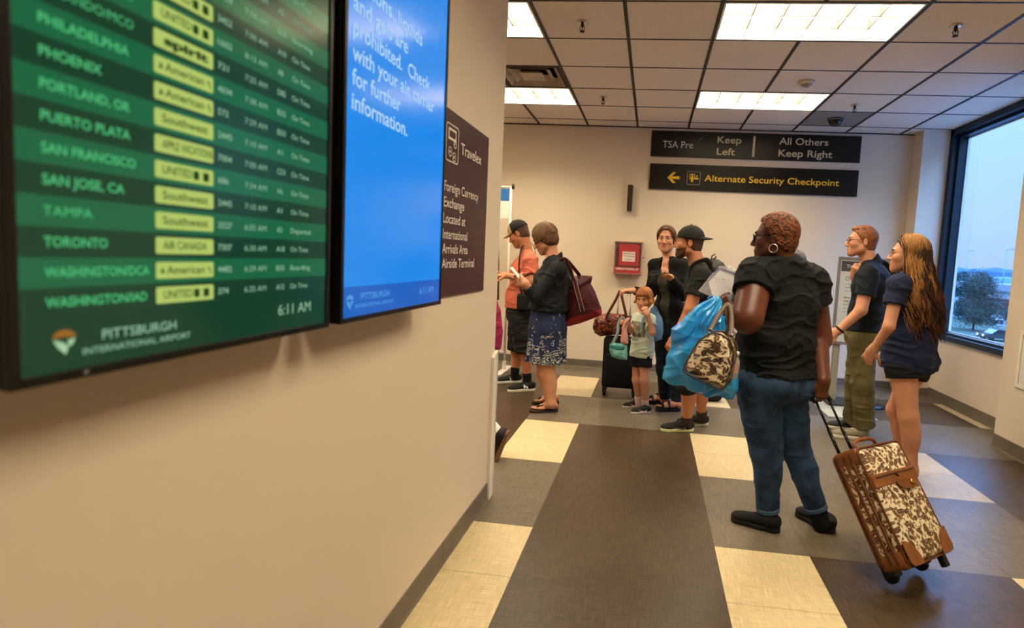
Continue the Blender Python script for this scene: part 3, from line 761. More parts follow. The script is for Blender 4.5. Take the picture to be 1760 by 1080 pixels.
def prim_box(p):
    if p['t'] == 'poly':
        q = [p['a'] + p['ax'][0] * x + p['ax'][1] * y + p['ax'][2] * z for x, y in p['pts'] for z in (-p['T'], p['T'])]
        return np.min(q, 0) - .005, np.max(q, 0) + .005
    if p['t'] == 'rc':
        m = max(p['ra'], p['rb']) * (max(1.0, p['flat'][1]) if p['flat'] else 1.0)
        return np.minimum(p['a'], p['b']) - m, np.maximum(p['a'], p['b']) + m
    if p['t'] == 'el':
        e = np.sqrt(((p['ax'] * p['r'][:, None]) ** 2).sum(0)); return p['a'] - e, p['a'] + e
    e = np.abs(p['ax'] * p['r'][:, None]).sum(0); return p['a'] - e, p['a'] + e

def prim_eval(p, X, Y, Z):
    qx, qy, qz = X - p['a'][0], Y - p['a'][1], Z - p['a'][2]
    if p['t'] == 'rc':
        ba = p['b'] - p['a']
        if p['flat']:
            f, s_ = nrm(p['flat'][0]), p['flat'][1]; c = (1 / s_ - 1)
            dt = (qx * f[0] + qy * f[1] + qz * f[2]) * c
            qx, qy, qz = qx + dt * f[0], qy + dt * f[1], qz + dt * f[2]
            ba = ba + f * (ba @ f) * c
        bb = ba @ ba + 1e-12
        h = np.clip((qx * ba[0] + qy * ba[1] + qz * ba[2]) / bb, 0, 1)
        d = np.sqrt((qx - h * ba[0]) ** 2 + (qy - h * ba[1]) ** 2 + (qz - h * ba[2]) ** 2) - (p['ra'] + h * (p['rb'] - p['ra']))
    else:
        ax = p['ax']
        u = qx * ax[0, 0] + qy * ax[0, 1] + qz * ax[0, 2]
        v = qx * ax[1, 0] + qy * ax[1, 1] + qz * ax[1, 2]
        w_ = qx * ax[2, 0] + qy * ax[2, 1] + qz * ax[2, 2]
        if p['t'] == 'poly':
            sd = poly2d(u, v, p['pts']); th = p['T'] * np.clip(-sd / p['R'], 0, 1) ** p['pw']
            d = np.maximum(sd, (np.abs(w_) - th) * .75); r = None
        elif p['t'] == 'el':
            r = p['r']
            k0 = np.sqrt((u / r[0]) ** 2 + (v / r[1]) ** 2 + (w_ / r[2]) ** 2)
            k1 = np.sqrt((u / r[0] ** 2) ** 2 + (v / r[1] ** 2) ** 2 + (w_ / r[2] ** 2) ** 2) + 1e-6
            d = k0 * (k0 - 1) / k1
        else:
            rad = p['rad']; r = p['r']
            a, b, c = np.abs(u) - r[0] + rad, np.abs(v) - r[1] + rad, np.abs(w_) - r[2] + rad
            d = np.sqrt(np.maximum(a, 0) ** 2 + np.maximum(b, 0) ** 2 + np.maximum(c, 0) ** 2) + np.minimum(np.maximum(np.maximum(a, b), c), 0) - rad
    for pt, n in p['cut']:
        d = np.maximum(d, (X - pt[0]) * n[0] + (Y - pt[1]) * n[1] + (Z - pt[2]) * n[2])
    return d

def field(prims, res, clips=(), disp=None, pad=.012, bounds=None):
    """union (or smooth subtraction) of prims on a grid, clipped by planes, displaced; returns verts, quads"""
    add = [p for p in prims if not p['sub']]
    lo = np.min([prim_box(p)[0] for p in add], 0) - pad; hi = np.max([prim_box(p)[1] for p in add], 0) + pad
    if bounds is not None: lo, hi = np.maximum(lo, bounds[0]), np.minimum(hi, bounds[1])
    n = np.ceil((hi - lo) / res).astype(int) + 2
    xs = [(lo[i] + res * np.arange(n[i])).astype(np.float32) for i in range(3)]
    D = np.full(n, .06, np.float32)
    for p in prims:
        a, b = prim_box(p); m = p['k'] + .02
        i0 = np.clip(np.floor((a - m - lo) / res).astype(int), 0, n); i1 = np.clip(np.ceil((b + m - lo) / res).astype(int) + 1, 0, n)
        if (i1 <= i0).any(): continue
        S = tuple(slice(i0[q], i1[q]) for q in range(3))
        d = prim_eval(p, xs[0][S[0]][:, None, None], xs[1][S[1]][None, :, None], xs[2][S[2]][None, None, :]).astype(np.float32)
        A = D[S]; k = max(p['k'], 1e-5)
        if p['sub']:
            h = np.maximum(k - np.abs(A + d), 0) / k; D[S] = np.maximum(A, -d) + h * h * k * .25
        else:
            h = np.maximum(k - np.abs(A - d), 0) / k; D[S] = np.minimum(A, d) - h * h * k * .25
    if disp is not None:
        idx = np.nonzero(np.abs(D) < .03)
        D[idx] += disp(xs[0][idx[0]], xs[1][idx[1]], xs[2][idx[2]]).astype(np.float32)
    for pt, nn in clips:
        D = np.maximum(D, ((xs[0][:, None, None] - pt[0]) * nn[0] + (xs[1][None, :, None] - pt[1]) * nn[1] + (xs[2][None, None, :] - pt[2]) * nn[2]).astype(np.float32))
    D[0], D[-1] = .05, .05; D[:, 0], D[:, -1] = .05, .05; D[:, :, 0], D[:, :, -1] = .05, .05
    return surface_nets(D, lo, res)

def surface_nets(D, lo, res):
    neg = D < 0
    c = np.zeros(np.array(D.shape) - 1, np.uint8)
    for dx in (0, 1):
        for dy in (0, 1):
            for dz in (0, 1):
                c += neg[dx:D.shape[0] - 1 + dx, dy:D.shape[1] - 1 + dy, dz:D.shape[2] - 1 + dz]
    I = np.argwhere((c > 0) & (c < 8)); nI = len(I)
    ids = np.full(c.shape, -1, np.int32); ids[I[:, 0], I[:, 1], I[:, 2]] = np.arange(nI)
    acc = np.zeros((nI, 3)); cnt = np.zeros(nI)
    co = [(0, 0, 0), (1, 0, 0), (0, 1, 0), (1, 1, 0), (0, 0, 1), (1, 0, 1), (0, 1, 1), (1, 1, 1)]
    cv = [D[I[:, 0] + a, I[:, 1] + b, I[:, 2] + d] for a, b, d in co]
    for e0, e1 in ((0, 1), (2, 3), (4, 5), (6, 7), (0, 2), (1, 3), (4, 6), (5, 7), (0, 4), (1, 5), (2, 6), (3, 7)):
        a, b = cv[e0], cv[e1]; m = (a < 0) != (b < 0)
        t = np.where(m, a / np.where(m, a - b, 1), 0)
        P = np.array(co[e0])[None] + t[:, None] * (np.array(co[e1]) - np.array(co[e0]))[None]
        acc += P * m[:, None]; cnt += m
    verts = (I + acc / cnt[:, None]) * res + lo
    quads = []
    for ax in range(3):
        s0 = [slice(None)] * 3; s1 = [slice(None)] * 3; s0[ax] = slice(0, -1); s1[ax] = slice(1, None)
        a, b = neg[tuple(s0)], neg[tuple(s1)]
        u, v = (ax + 1) % 3, (ax + 2) % 3
        E = np.argwhere(a != b)
        ok = (E[:, u] > 0) & (E[:, v] > 0) & (E[:, u] < D.shape[u] - 1) & (E[:, v] < D.shape[v] - 1); E = E[ok]
        flip = a[E[:, 0], E[:, 1], E[:, 2]]
        du = np.zeros(3, int); du[u] = 1; dv = np.zeros(3, int); dv[v] = 1
        q = [ids[tuple((E - o_).T)] for o_ in (du + dv, dv, 0 * du, du)]
        Q = np.stack(q, 1); Q[~flip] = Q[~flip][:, ::-1]; quads.append(Q)
    return verts, np.concatenate(quads)

def np_mesh(name, verts, quads, mats, parent=None, loc=None, mat_index=None, smooth=True):
    me = bpy.data.meshes.new(name)
    o_ = np.zeros(3) if loc is None else np.asarray(loc)
    v = (verts - o_).astype(np.float32)
    me.vertices.add(len(v)); me.vertices.foreach_set('co', v.ravel())
    nq = len(quads); me.loops.add(nq * 4); me.polygons.add(nq)
    me.loops.foreach_set('vertex_index', quads.ravel().astype(np.int32))
    me.polygons.foreach_set('loop_start', np.arange(0, nq * 4, 4, dtype=np.int32))
    me.polygons.foreach_set('loop_total', np.full(nq, 4, np.int32))
    if mat_index is not None: me.polygons.foreach_set('material_index', mat_index.astype(np.int32))
    me.update(calc_edges=True); me.validate()
    me.polygons.foreach_set('use_smooth', [smooth] * len(me.polygons))
    return link(name, me, mats, parent, None if parent is not None else o_)

def sdf_obj(name, prims, m, res=.006, parent=None, loc=None, clips=(), disp=None, regions=None, bounds=None):
    """regions: function of face centres giving a material index"""
    v, q = field(prims, res, clips, disp, bounds=bounds)
    mi = None
    if regions is not None: mi = regions(v[q].mean(1))
    o = np_mesh(name, v, q, m, parent, loc if loc is not None else (parent_loc(parent)), mi)
    return o
def parent_loc(p):
    if p is None: return None
    return np.array(p.location) if p.parent is None else parent_loc(p.parent)

def vnoise(x, y, z, seed=0):
    """smooth value noise in 0..1"""
    xi, yi, zi = np.floor(x).astype(np.int64), np.floor(y).astype(np.int64), np.floor(z).astype(np.int64)
    fx, fy, fz = x - xi, y - yi, z - zi
    fx, fy, fz = fx * fx * (3 - 2 * fx), fy * fy * (3 - 2 * fy), fz * fz * (3 - 2 * fz)
    def hsh(i, j, k):
        n = (i * 374761393 + j * 668265263 + k * 2147483647 + seed * 974634777) & 0x7fffffff
        n = ((n ^ (n >> 13)) * 1274126177) & 0x7fffffff
        return ((n ^ (n >> 16)) & 0xffff) / 65535.0
    c = [hsh(xi + a, yi + b, zi + d) for a in (0, 1) for b in (0, 1) for d in (0, 1)]
    c00, c01, c10, c11 = c[0] + (c[4] - c[0]) * fx, c[1] + (c[5] - c[1]) * fx, c[2] + (c[6] - c[2]) * fx, c[3] + (c[7] - c[3]) * fx
    c0, c1 = c00 + (c10 - c00) * fy, c01 + (c11 - c01) * fy
    return c0 + (c1 - c0) * fz
def wrinkle(amp, f1=(24, 22, 26), f2=None, seed=0.0):
    """cloth folds: creases of ridged noise along two slanting directions, broken up by a broader noise"""
    sd = int(seed * 10) + 3; fr = np.array(f1) / 2.6
    def fn(x, y, z):
        wx, wy = vnoise(x * 6, y * 6, z * 6, sd) - .5, vnoise(x * 6 + 40, y * 6, z * 6, sd) - .5
        h = x * .8 + y * .6; g = -x * .6 + y * .8
        n1 = vnoise(h * fr[0] * .55 + z * fr[2] * .7 + wx * 2.2, g * fr[1] * .55 + wy * 2, z * fr[2] * 1.25 - h * fr[0] * .5 + wy * 2.2, sd)
        n2 = vnoise(h * fr[0] * .9 - z * fr[2] * .5 + wy * 2, g * fr[1] * .9 + wx, z * fr[2] * 1.5 + h * 3, sd + 5)
        m = np.clip(vnoise(x * 5, y * 5, z * 5, sd + 9) * 2 - .4, 0, 1)
        r1, r2 = 1 - np.abs(2 * n1 - 1), 1 - np.abs(2 * n2 - 1)
        return amp * (1.0 - 2.6 * r1 ** 4 * (.35 + .65 * m) - 1.3 * r2 ** 4 * (1 - .6 * m))
    return fn
def vfold(center, amp, n, z0, z1, seed=0.0):
    """vertical folds round an axis, growing from z1 down to z0 (skirts, hanging hems)"""
    def fn(x, y, z):
        a = np.arctan2(y - center[1], x - center[0]); t = np.clip((z1 - z) / (z1 - z0), 0, 1)
        return amp * t * (np.sin(n * a + seed + 1.2 * np.sin(2 * a + seed)) + .5 * np.sin(2.3 * n * a + 2 * seed + z * 6))
    return fn
def addf(*fs): return lambda x, y, z: sum(f(x, y, z) for f in fs)
# ================================================================= people: skeleton, body, clothes
UPZ = V3(0, 0, 1)
class Body:
    """joints in world space; radii in metres; left is the person's own left"""
    def __init__(s, base, fwd, Hh, J=None, **sh):
        s.base = V3(base[0], base[1], 0); s.f = nrm([fwd[0], fwd[1], 0]); s.l = np.cross(UPZ, s.f); s.H = Hh
        q = Hh / 1.7
        d = dict(chest=(.160, .112, .165), waist=(.140, .102, .14), pelvis=(.155, .112, .115), sh=.052, neck=.054, arm=(.050, .041, .038, .026),
                 leg=(.082, .056, .052, .036), hs=1.0, butt=.0, bust=.0, belly=.0, hand=1.0, feet=False)
        d.update(sh); s.d = d; s.q = q
        P = lambda a, b, z: s.base + s.l * a * Hh + s.f * b * Hh + UPZ * z * Hh
        j = dict(pelvis=P(0, 0, .535), waist=P(0, .0, .625), chest=P(0, 0, .73), neck=P(0, -.012, .835), head=P(0, .012, .93))
        for sd, sg in (('L', 1), ('R', -1)):
            j[sd + 'sh'] = P(.103 * sg, -.008, .80); j[sd + 'el'] = P(.125 * sg, -.02, .63); j[sd + 'wr'] = P(.13 * sg, .02, .485)
            j[sd + 'hip'] = P(.05 * sg, 0, .515); j[sd + 'kn'] = P(.05 * sg, .012, .285); j[sd + 'an'] = P(.047 * sg, -.012, .052)
        for k_, v in (J or {}).items(): j[k_] = np.asarray(v, float)
        s.j = j
        s.hf = nrm(sh.get('hf', (fwd[0], fwd[1], 0))); s.hu = nrm(UPZ - s.hf * (UPZ @ s.hf)); s.hl = np.cross(s.hu, s.hf)
        s.lat = nrm(j['Lsh'] - j['Rsh']); s.up = nrm(j['neck'] - j['pelvis']); s.fw = nrm(np.cross(s.lat, s.up)); s.lat = np.cross(s.up, s.fw)
        s.plat = nrm(j['Lhip'] - j['Rhip']); s.pf = nrm(np.cross(s.plat, UPZ))
    def tx(s): return np.array([s.lat, s.fw, s.up])
    def px(s): return np.array([s.plat, s.pf, UPZ])
    def hp(s, f, l, u): return s.j['head'] + s.d['hs'] * (f * s.hf + l * s.hl + u * s.hu)
    def hax(s): return np.array([s.hf, s.hl, s.hu])
    def hel(s, c, r, k=.02, **kw): return el(s.hp(*c), np.array(r) * s.d['hs'], s.hax(), k * s.d['hs'], **kw)
    def hrc(s, a, b, ra, rb, k=.015, flat=None, **kw):
        h = s.d['hs']; return rc(s.hp(*a), s.hp(*b), ra * h, rb * h, k * h, flat, **kw)
    def plane(s, c, n): return (s.hp(*c), n[0] * s.hf + n[1] * s.hl + n[2] * s.hu)
    # ---- body pieces, each inflated by inf
    def torso(s, inf=0.0, k=.05):
        j, d, q = s.j, s.d, s.q; out = []
        mid = np.array([(a + b) / 2 for a, b in zip(s.tx(), s.px())]); mid = np.array([nrm(r) for r in mid])
        out.append(el(j['pelvis'], np.array(d['pelvis']) * q + inf, s.px(), k))
        out.append(el(j['waist'], np.array(d['waist']) * q + inf, mid, k))
        out.append(el(j['chest'], np.array(d['chest']) * q + inf, s.tx(), k))
        a = d['sh'] * q + inf
        for sd in 'LR':
            out.append(rc(j['neck'] - s.up * .045 * q, j[sd + 'sh'], a, a, .04))
        if d['butt']:
            for sd, sg in (('L', 1), ('R', -1)):
                out.append(el(j['pelvis'] + s.plat * sg * d['pelvis'][0] * .48 * q - s.pf * d['pelvis'][1] * .62 * q - UPZ * .035 * q, np.array([1, 1, 1.05]) * d['butt'] * q + inf, s.px(), .045))
        if d['bust']:
            for sg in (1, -1):
                out.append(el(j['chest'] + s.lat * sg * .078 * q + s.fw * d['chest'][1] * .66 * q - s.up * .012 * q, np.array([.072, .06, .07]) * d['bust'] * q + inf, s.tx(), .04))
        if d['belly']: out.append(el(j['waist'] + s.fw * d['waist'][1] * .45 * q - UPZ * .02, np.array([d['waist'][0] * .8, .10, .11]) * d['belly'] * q + inf, mid, .05))
        return out
    def arm(s, sd, inf=0.0, t=2.0, end_inf=None, k=.03):
        j, d, q = s.j, s.d, s.q; a, e, w = j[sd + 'sh'], j[sd + 'el'], j[sd + 'wr']; r = [x * q for x in d['arm']]
        ei = inf if end_inf is None else end_inf
        if t <= 1:
            p = a + (e - a) * t; n = nrm(e - a); return [rc(a, p + n * .03, r[0] + inf, r[0] + (r[1] - r[0]) * t + ei, k, cut=[(p, n)])]
        out = [rc(a, e, r[0] + inf, r[1] + (inf + ei) / 2, k)]
        if t >= 2: out.append(rc(e, w, r[2] + ei, r[3] + ei, .02)); 
        else:
            u = t - 1; p = e + (w - e) * u; n = nrm(w - e); out.append(rc(e, p + n * .02, r[2] + ei, r[2] + (r[3] - r[2]) * u + ei, .02, cut=[(p, n)]))
        return out
    def leg(s, sd, inf=0.0, t=2.0, end_inf=None, k=.03, calf=True):
        j, d, q = s.j, s.d, s.q; a, e, w = j[sd + 'hip'], j[sd + 'kn'], j[sd + 'an']; r = [x * q for x in d['leg']]
        ei = inf if end_inf is None else end_inf
        if t <= 1:
            p = a + (e - a) * t; n = nrm(e - a); return [rc(a, p + n * .03, r[0] + inf, r[0] + (r[1] - r[0]) * t + ei, k, cut=[(p, n)])]
        out = [rc(a, e, r[0] + inf, r[1] + (inf + ei) / 2, k)]
        u = min(t - 1, 1.0); p = e + (w - e) * u; n = nrm(w - e)
        cut = [(p, n)] if t < 2 else []
        out.append(rc(e, p + (n * .02 if cut else 0), r[2] + (inf + ei) / 2, r[2] + (r[3] - r[2]) * u + ei, .03, cut=cut))
        if calf and u > .4:
            c = e + (w - e) * .30; b = nrm(np.cross(n, np.cross(-s.pf, n)))
            out.append(el(c + b * r[2] * .38, (r[2] * .85 + inf, r[2] * .80 + inf, .115 * q), np.array([nrm(np.cross(b, n)), b, n]), .035, cut=cut))
        return out
    def neckp(s, inf=0.0):
        r = s.d['neck'] * s.q + inf
        return [rc(s.j['neck'] - s.up * .04, s.hp(-.03, 0, -.055), r * 1.08, r, .03, flat=(s.hl, 1.05))]
    def head(s):
        o = [s.hel((-.014, 0, .030), (.096, .076, .087), .03), s.hel((.038, 0, -.028), (.056, .062, .074), .03)]
        for g in (1, -1): o.append(s.hrc((.005, .046 * g, -.062), (.066, .012 * g, -.098), .026, .020, .03))
        o.append(s.hel((.074, 0, -.100), (.019, .022, .016), .022))
        o.append(s.hrc((.078, -.03, .022), (.078, .03, .022), .013, .013, .02))
        for g in (1, -1): o.append(s.hel((.058, .042 * g, -.026), (.028, .024, .022), .02))
        o.append(s.hel((.066, 0, -.066), (.030, .034, .030), .02))
        for g in (1, -1): o.append(s.hel((.098, .031 * g, .002), (.018, .019, .013), .014, sub=True))
        for g in (1, -1): o.append(s.hel((.076, .031 * g, .0112), (.0135, .0170, .0070), .005)); o.append(s.hel((.075, .031 * g, -.0122), (.0125, .0155, .0050), .005))
        o.append(s.hrc((.088, 0, .012), (.113, 0, -.032), .0075, .0105, .010))
        for g in (1, -1): o.append(s.hel((.101, .0115 * g, -.036), (.012, .0085, .008), .008))
        o.append(s.hrc((.091, -.016, -.0635), (.091, .016, -.0635), .0062, .0062, .006, )); o.append(s.hel((.093, 0, -.062), (.0085, .018, .006), .005))
        o.append(s.hel((.0905, 0, -.0745), (.0095, .020, .0072), .005))
        for g in (1, -1):
            ea = np.array([nrm(s.hf * .95 + s.hl * .30 * g), nrm(s.hl * g - s.hf * .3), s.hu])
            o.append(el(s.hp(-.014, .078 * g, -.008), np.array([.019, .009, .032]) * s.d['hs'], ea, .008))
            o.append(el(s.hp(-.010, .088 * g, -.006), np.array([.010, .007, .017]) * s.d['hs'], ea, .006, sub=True))
        return o
    def handp(s, sd, d, n, thumb, curl=(.3, .35, .3), spread=.06, tcurl=.3, sc=1.0, rel=None):
        """d towards the fingers, n out of the palm, thumb = +1/-1 side along d x n"""
        h = s.d['hand'] * sc * s.q ** .5; w = s.j[sd + 'wr']
        d = nrm(d); n = nrm(np.asarray(n, float) - d * (np.asarray(n, float) @ d)); t = np.cross(d, n) * thumb
        o = [rc(w, w + d * .03 * h, .025 * h, .021 * h, .02, flat=(t, 1.25)), rc(w + d * .03 * h, w + d * .082 * h, .0155 * h, .0145 * h, .015, flat=(t, 2.45))]
        o.append(el(w + d * .04 * h + t * .022 * h + n * .008 * h, np.array([.03, .018, .016]) * h, np.array([d, t, n]), .012))
        ln = (.070, .079, .073, .057)
        cv = curl if hasattr(curl[0], '__len__') else [curl] * 4
        for i in range(4):
            b = w + d * (.084 - .004 * abs(i - 1)) * h + t * (.030 - .0195 * i) * h
            ang = 0.0; sp = spread * (1.2 - i)
            for q_, (fr, r0, r1) in enumerate(((.46, .0092, .0084), (.30, .0082, .0076), (.24, .0075, .0062))):
                ang += cv[i][q_]; v = nrm(d * math.cos(ang) + n * math.sin(ang) + t * sp * math.cos(ang)); e = b + v * ln[i] * fr * h
                o.append(rc(b, e, r0 * h, r1 * h, .005)); b = e
        b = w + d * .026 * h + t * .026 * h + n * .006 * h; dr = nrm(d * .62 + t * .72 + n * (.25 + tcurl * .4))
        e = b + dr * .044 * h; o.append(rc(b, e, .0135 * h, .0105 * h, .008))
        dr = nrm(dr + d * .35 - t * tcurl * .8 + n * tcurl * .5); e2 = e + dr * .032 * h; o.append(rc(e, e2, .0102 * h, .0092 * h, .005))
        dr = nrm(dr + n * tcurl * .5 - t * tcurl * .5); o.append(rc(e2, e2 + dr * .024 * h, .0092 * h, .0075 * h, .005))
        return o
    def footp(s, sd, heel, toe):
        """bare foot on the ground from heel to toe"""
        h0 = np.array([heel[0], heel[1], 0.]); d = nrm([toe[0] - heel[0], toe[1] - heel[1], 0]); L = np.hypot(toe[0] - heel[0], toe[1] - heel[1]); t = np.cross(UPZ, d)
        z0 = heel[2] if len(heel) > 2 else .012
        P = lambda a, b, z: h0 + d * a * L + t * b * L + UPZ * (z0 + z)
        sg = 1 if sd == 'L' else -1
        o = [rc(P(.10, 0, .032), P(.62, 0, .020), .030, .019, .03, flat=(t, 1.35)), rc(s.j[sd + 'an'], P(.13, 0, .03), .033, .031, .03), rc(s.j[sd + 'an'], P(.55, 0, .028), .030, .02, .035)]
        o.append(rc(P(.60, 0, .016), P(.74, 0, .012), .016, .012, .02, flat=(t, 2.5)))
        for i in range(5):
            b = (-.135 + .068 * i) * sg; r = .0115 if i == 0 else .0085 - .0006 * i
            o.append(rc(P(.72 - .012 * i * i, b, .010), P(.95 - .02 * i * i, b * 1.02, .006 + r * .3), r, r * .95, .006))
        return o

def make_person(B, label, skin, lips=None, extra=(), hands=(), res=.006, extra_regions=None, beard=None, feet=()):
    """the body: one continuous mesh from crown to fingertips"""
    pr = B.torso() + B.neckp() + B.head()
    for sd in 'LR': pr += B.arm(sd) + B.leg(sd)
    for a in hands: pr += a
    for a in feet: pr += a
    pr += list(extra)
    def reg(c):
        r = c - B.j['head']; h = B.d['hs']; f, l, u = r @ B.hf / h, r @ B.hl / h, r @ B.hu / h
        m = np.zeros(len(c), int)
        if beard is not None: m[(f > .012 + .25 * np.maximum(0, -.045 - u)) & (u < -.050 + .35 * np.maximum(0, .06 - f)) & (u > -.135) & (f < .2) & (np.abs(l) < .09)] = 2
        m[(f > .080) & ((l / .0235) ** 2 + ((u + .0695) / .0115) ** 2 < 1)] = 1
        return m
    v, q = field(pr, res)
    mats = [skin, lips or skin] + ([beard] if beard is not None else [])
    o = np_mesh('person', v, q, mats, None, B.base, reg(v[q].mean(1)))
    tag(o, label, 'person'); B.o = o
    return o

def eyes(B, iris='3A2A1C', gaze=None):
    g = nrm(B.hf if gaze is None else gaze)
    for sg in (1, -1):
        c = B.hp(.0725, .031 * sg, .0005); r = .0128 * B.d['hs']
        z = g; x = nrm(np.cross(UPZ, z)); y = np.cross(z, x); M_ = Matrix.Identity(4)
        for i in range(3): M_[i][0], M_[i][1], M_[i][2], M_[i][3] = x[i], y[i], z[i], c[i] - B.base[i]
        bm = bmesh.new(); an = [0, .14, .22, .48, .8, 1.2, 1.7, 2.3, math.pi]
        for i in range(len(an) - 1): add_lathe(bm, [(r * math.sin(an[i]), r * math.cos(an[i])), (r * math.sin(an[i + 1]), r * math.cos(an[i + 1]))], 14, M_, mi=(0 if i < 1 else 1 if i < 3 else 2))
        link('eye', bm_mesh('eye', bm), [mat('pupil', '0A0806', rough=0.1), mat('iris_' + iris, iris, rough=0.15), mat('eye_white', 'E9DED4', rough=0.2)], B.o)
def brows(B, m, th=.0035):
    bm = bmesh.new()
    for g in (1, -1):
        pts = [B.hp(.0935, .012 * g, .023) - B.base, B.hp(.0925, .026 * g, .0285) - B.base, B.hp(.087, .037 * g, .0285) - B.base, B.hp(.079, .046 * g, .024) - B.base]
        add_tube(bm, pts, [th, th * 1.15, th, th * .5], 6)
    link('eyebrows', bm_mesh('eyebrows', bm), m, B.o)

def garment(B, name, prims, m, clips=(), disp=None, res=.006, parent=None, regions=None):
    return sdf_obj(name, prims, m, res, parent or B.o, B.base, clips, disp, regions)

def shirt(B, m, name='shirt', inf=.014, hem=None, sl=(.55, .55), sl_end=.022, drape=None, disp=None, res=.006, extra=(), clips=(), regions=None):
    pr = B.torso(inf)
    for sd, t in zip('LR', sl):
        if t: pr += B.arm(sd, inf, t, sl_end)
    if drape: pr += drape
    return garment(B, name, pr + list(extra), m, ([] if hem is None else [((0, 0, hem), (0, 0, -1))]) + list(clips), disp, res, regions=regions)

def trousers(B, m, name='trousers', inf=.012, t=1.95, end=.02, top=None, disp=None, res=.006, extra=(), calf=True, k=.02):
    pr = [p for p in B.torso(inf)[:1]]
    if B.d['butt']: pr += B.torso(inf)[5:7]
    for sd in 'LR': pr += B.leg(sd, inf, t, end, k, calf)
    return garment(B, name, pr + list(extra), m, [] if top is None else [((0, 0, top), (0, 0, 1))], disp, res)

def shoe(B, heel, toe, up_m, sole_m, L=None, ankle=True, res=.0045, w=1.0, up=UPZ, high=.0, lace=None, name='shoe'):
    heel, toe = np.asarray(heel, float), np.asarray(toe, float); d = nrm(toe - heel); L = L or np.linalg.norm(toe - heel); u = nrm(up - d * (up @ d)); t = np.cross(u, d); s_ = L / .28
    P = lambda a, b, z: heel + (d * a + t * b + u * z) * s_
    pr = [el(P(.052, 0, .05), np.array([.052, .037 * w, .046]) * s_, np.array([d, t, u]), .02), rc(P(.06, 0, .058), P(.20, 0, .034), .040 * s_, .030 * s_, .03, flat=(t, 1.12 * w)),
          el(P(.222, 0, .032), np.array([.056, .043 * w, .028]) * s_, np.array([d, t, u]), .02)]
    if ankle: pr.append(rc(P(.05, 0, .06), P(.047, 0, .092 + high), .038 * s_, .036 * s_, .02, flat=(d, 1.15)))
    o = sdf_obj(name, pr, up_m, res, B.o, B.base, [(P(0, 0, .017), -u)] + ([(P(.05, 0, .088 + high), nrm(u - d * .25))] if ankle else []))
    sp = [rc(P(.042, 0, .012), P(.12, 0, .012), .042 * s_, .036 * s_ * w, .03, flat=None), rc(P(.12, 0, .012), P(.228, -.0, .012), .036 * s_ * w, .050 * s_, .03)]
    sdf_obj('sole', sp, sole_m, res, o, B.base, [(P(0, 0, .0), -u), (P(0, 0, .027), u)])
    if lace is not None:
        bm = bmesh.new()
        for i in range(4):
            a = .105 + .024 * i; z = .094 - .0125 * i
            add_tube(bm, [P(a, y, z - abs(y) * .35 + .004) - B.base for y in (-.026, -.012, 0, .012, .026)], .0032 * s_, 5)
        link('laces', bm_mesh('laces', bm), lace, o)
    return o, P

def sock(B, sd, m, h0=.0, h1=.25, inf=.006):
    a, e = B.j[sd + 'an'], B.j[sd + 'kn']; n = nrm(e - a); p = a + (e - a) * h1; r = B.d['leg']
    return garment(B, 'sock', [rc(a - n * .05, p + n * .02, r[3] * B.q + inf, (r[3] + (r[2] - r[3]) * h1) * B.q + inf, .01, cut=[(p, n)])], m, res=.005)

def glasses(B, m, rx=.020, rz=.015, r=.0024, side='LR', lens=None):
    bm = bmesh.new(); O = B.base
    for g in (1, -1):
        pts = [B.hp(.103 - .010 * abs(math.cos(a)) * (1 if math.cos(a) * g > 0 else .0), (.031 + rx * math.cos(a) * g) * g if False else .031 * g + rx * math.cos(a), .001 + rz * math.sin(a) * (.85 if math.sin(a) > 0 else 1)) - O for a in np.linspace(0, 2 * math.pi, 18)[:-1]]
        add_tube(bm, pts, r, 6, closed=True)
        add_tube(bm, [B.hp(.094, .050 * g, .008) - O, B.hp(.085, .068 * g, .009) - O, B.hp(.02, .080 * g, .008) - O, B.hp(-.012, .081 * g, .012) - O, B.hp(-.030, .080 * g, -.008) - O], r, 6)
    add_tube(bm, [B.hp(.103, -.011, .005) - O, B.hp(.107, 0, .008) - O, B.hp(.103, .011, .005) - O], r, 6)
    o = link('glasses', bm_mesh('glasses', bm), m, B.o)
    bm = bmesh.new()
    for g in (1, -1):
        c = B.hp(.099, .031 * g, 0) - O
        f = [bm.verts.new(B.hp(.099, .031 * g + rx * .95 * math.cos(a), rz * .93 * math.sin(a)) - O) for a in np.linspace(0, 2 * math.pi, 18)[:-1]]
        bm.faces.new(f)
    link('lens', bm_mesh('lens', bm), mat('lens_clear', 'FFFFFF', rough=0.03, alpha=0.12), o)

# ---- hair
def hair_mat(name, c1, c2, rough=.58):
    """strands: noise stretched along the locks"""
    return mat(name, c1, rough=rough, var=.5, vscale=1.0, stretch=(160, 160, 14), color2=c2, bump=.5, bscale=1.6, spec=.5)
def strand_disp(B, amp=.003, n=46):
    def fn(x, y, z):
        rx, ry, rz = x - B.j['head'][0], y - B.j['head'][1], z - B.j['head'][2]
        f = rx * B.hf[0] + ry * B.hf[1] + rz * B.hf[2]; l = rx * B.hl[0] + ry * B.hl[1] + rz * B.hl[2]; u = rx * B.hu[0] + ry * B.hu[1] + rz * B.hu[2]
        ph = np.arctan2(l, f + .02)
        return amp * np.sin(n * ph + 3 * np.sin(u * 34 + ph * 2)) + amp * .6 * np.sin(n * 1.9 * ph - u * 60)
    return fn
def curl_disp(amp=.004, fq=330):
    return lambda x, y, z: amp * np.sin(fq * x + 2 * np.sin(fq * .4 * z)) * np.sin(fq * y + 1.5 * np.sin(fq * .5 * x)) * np.sin(fq * z + 1.3 * np.sin(fq * .45 * y))

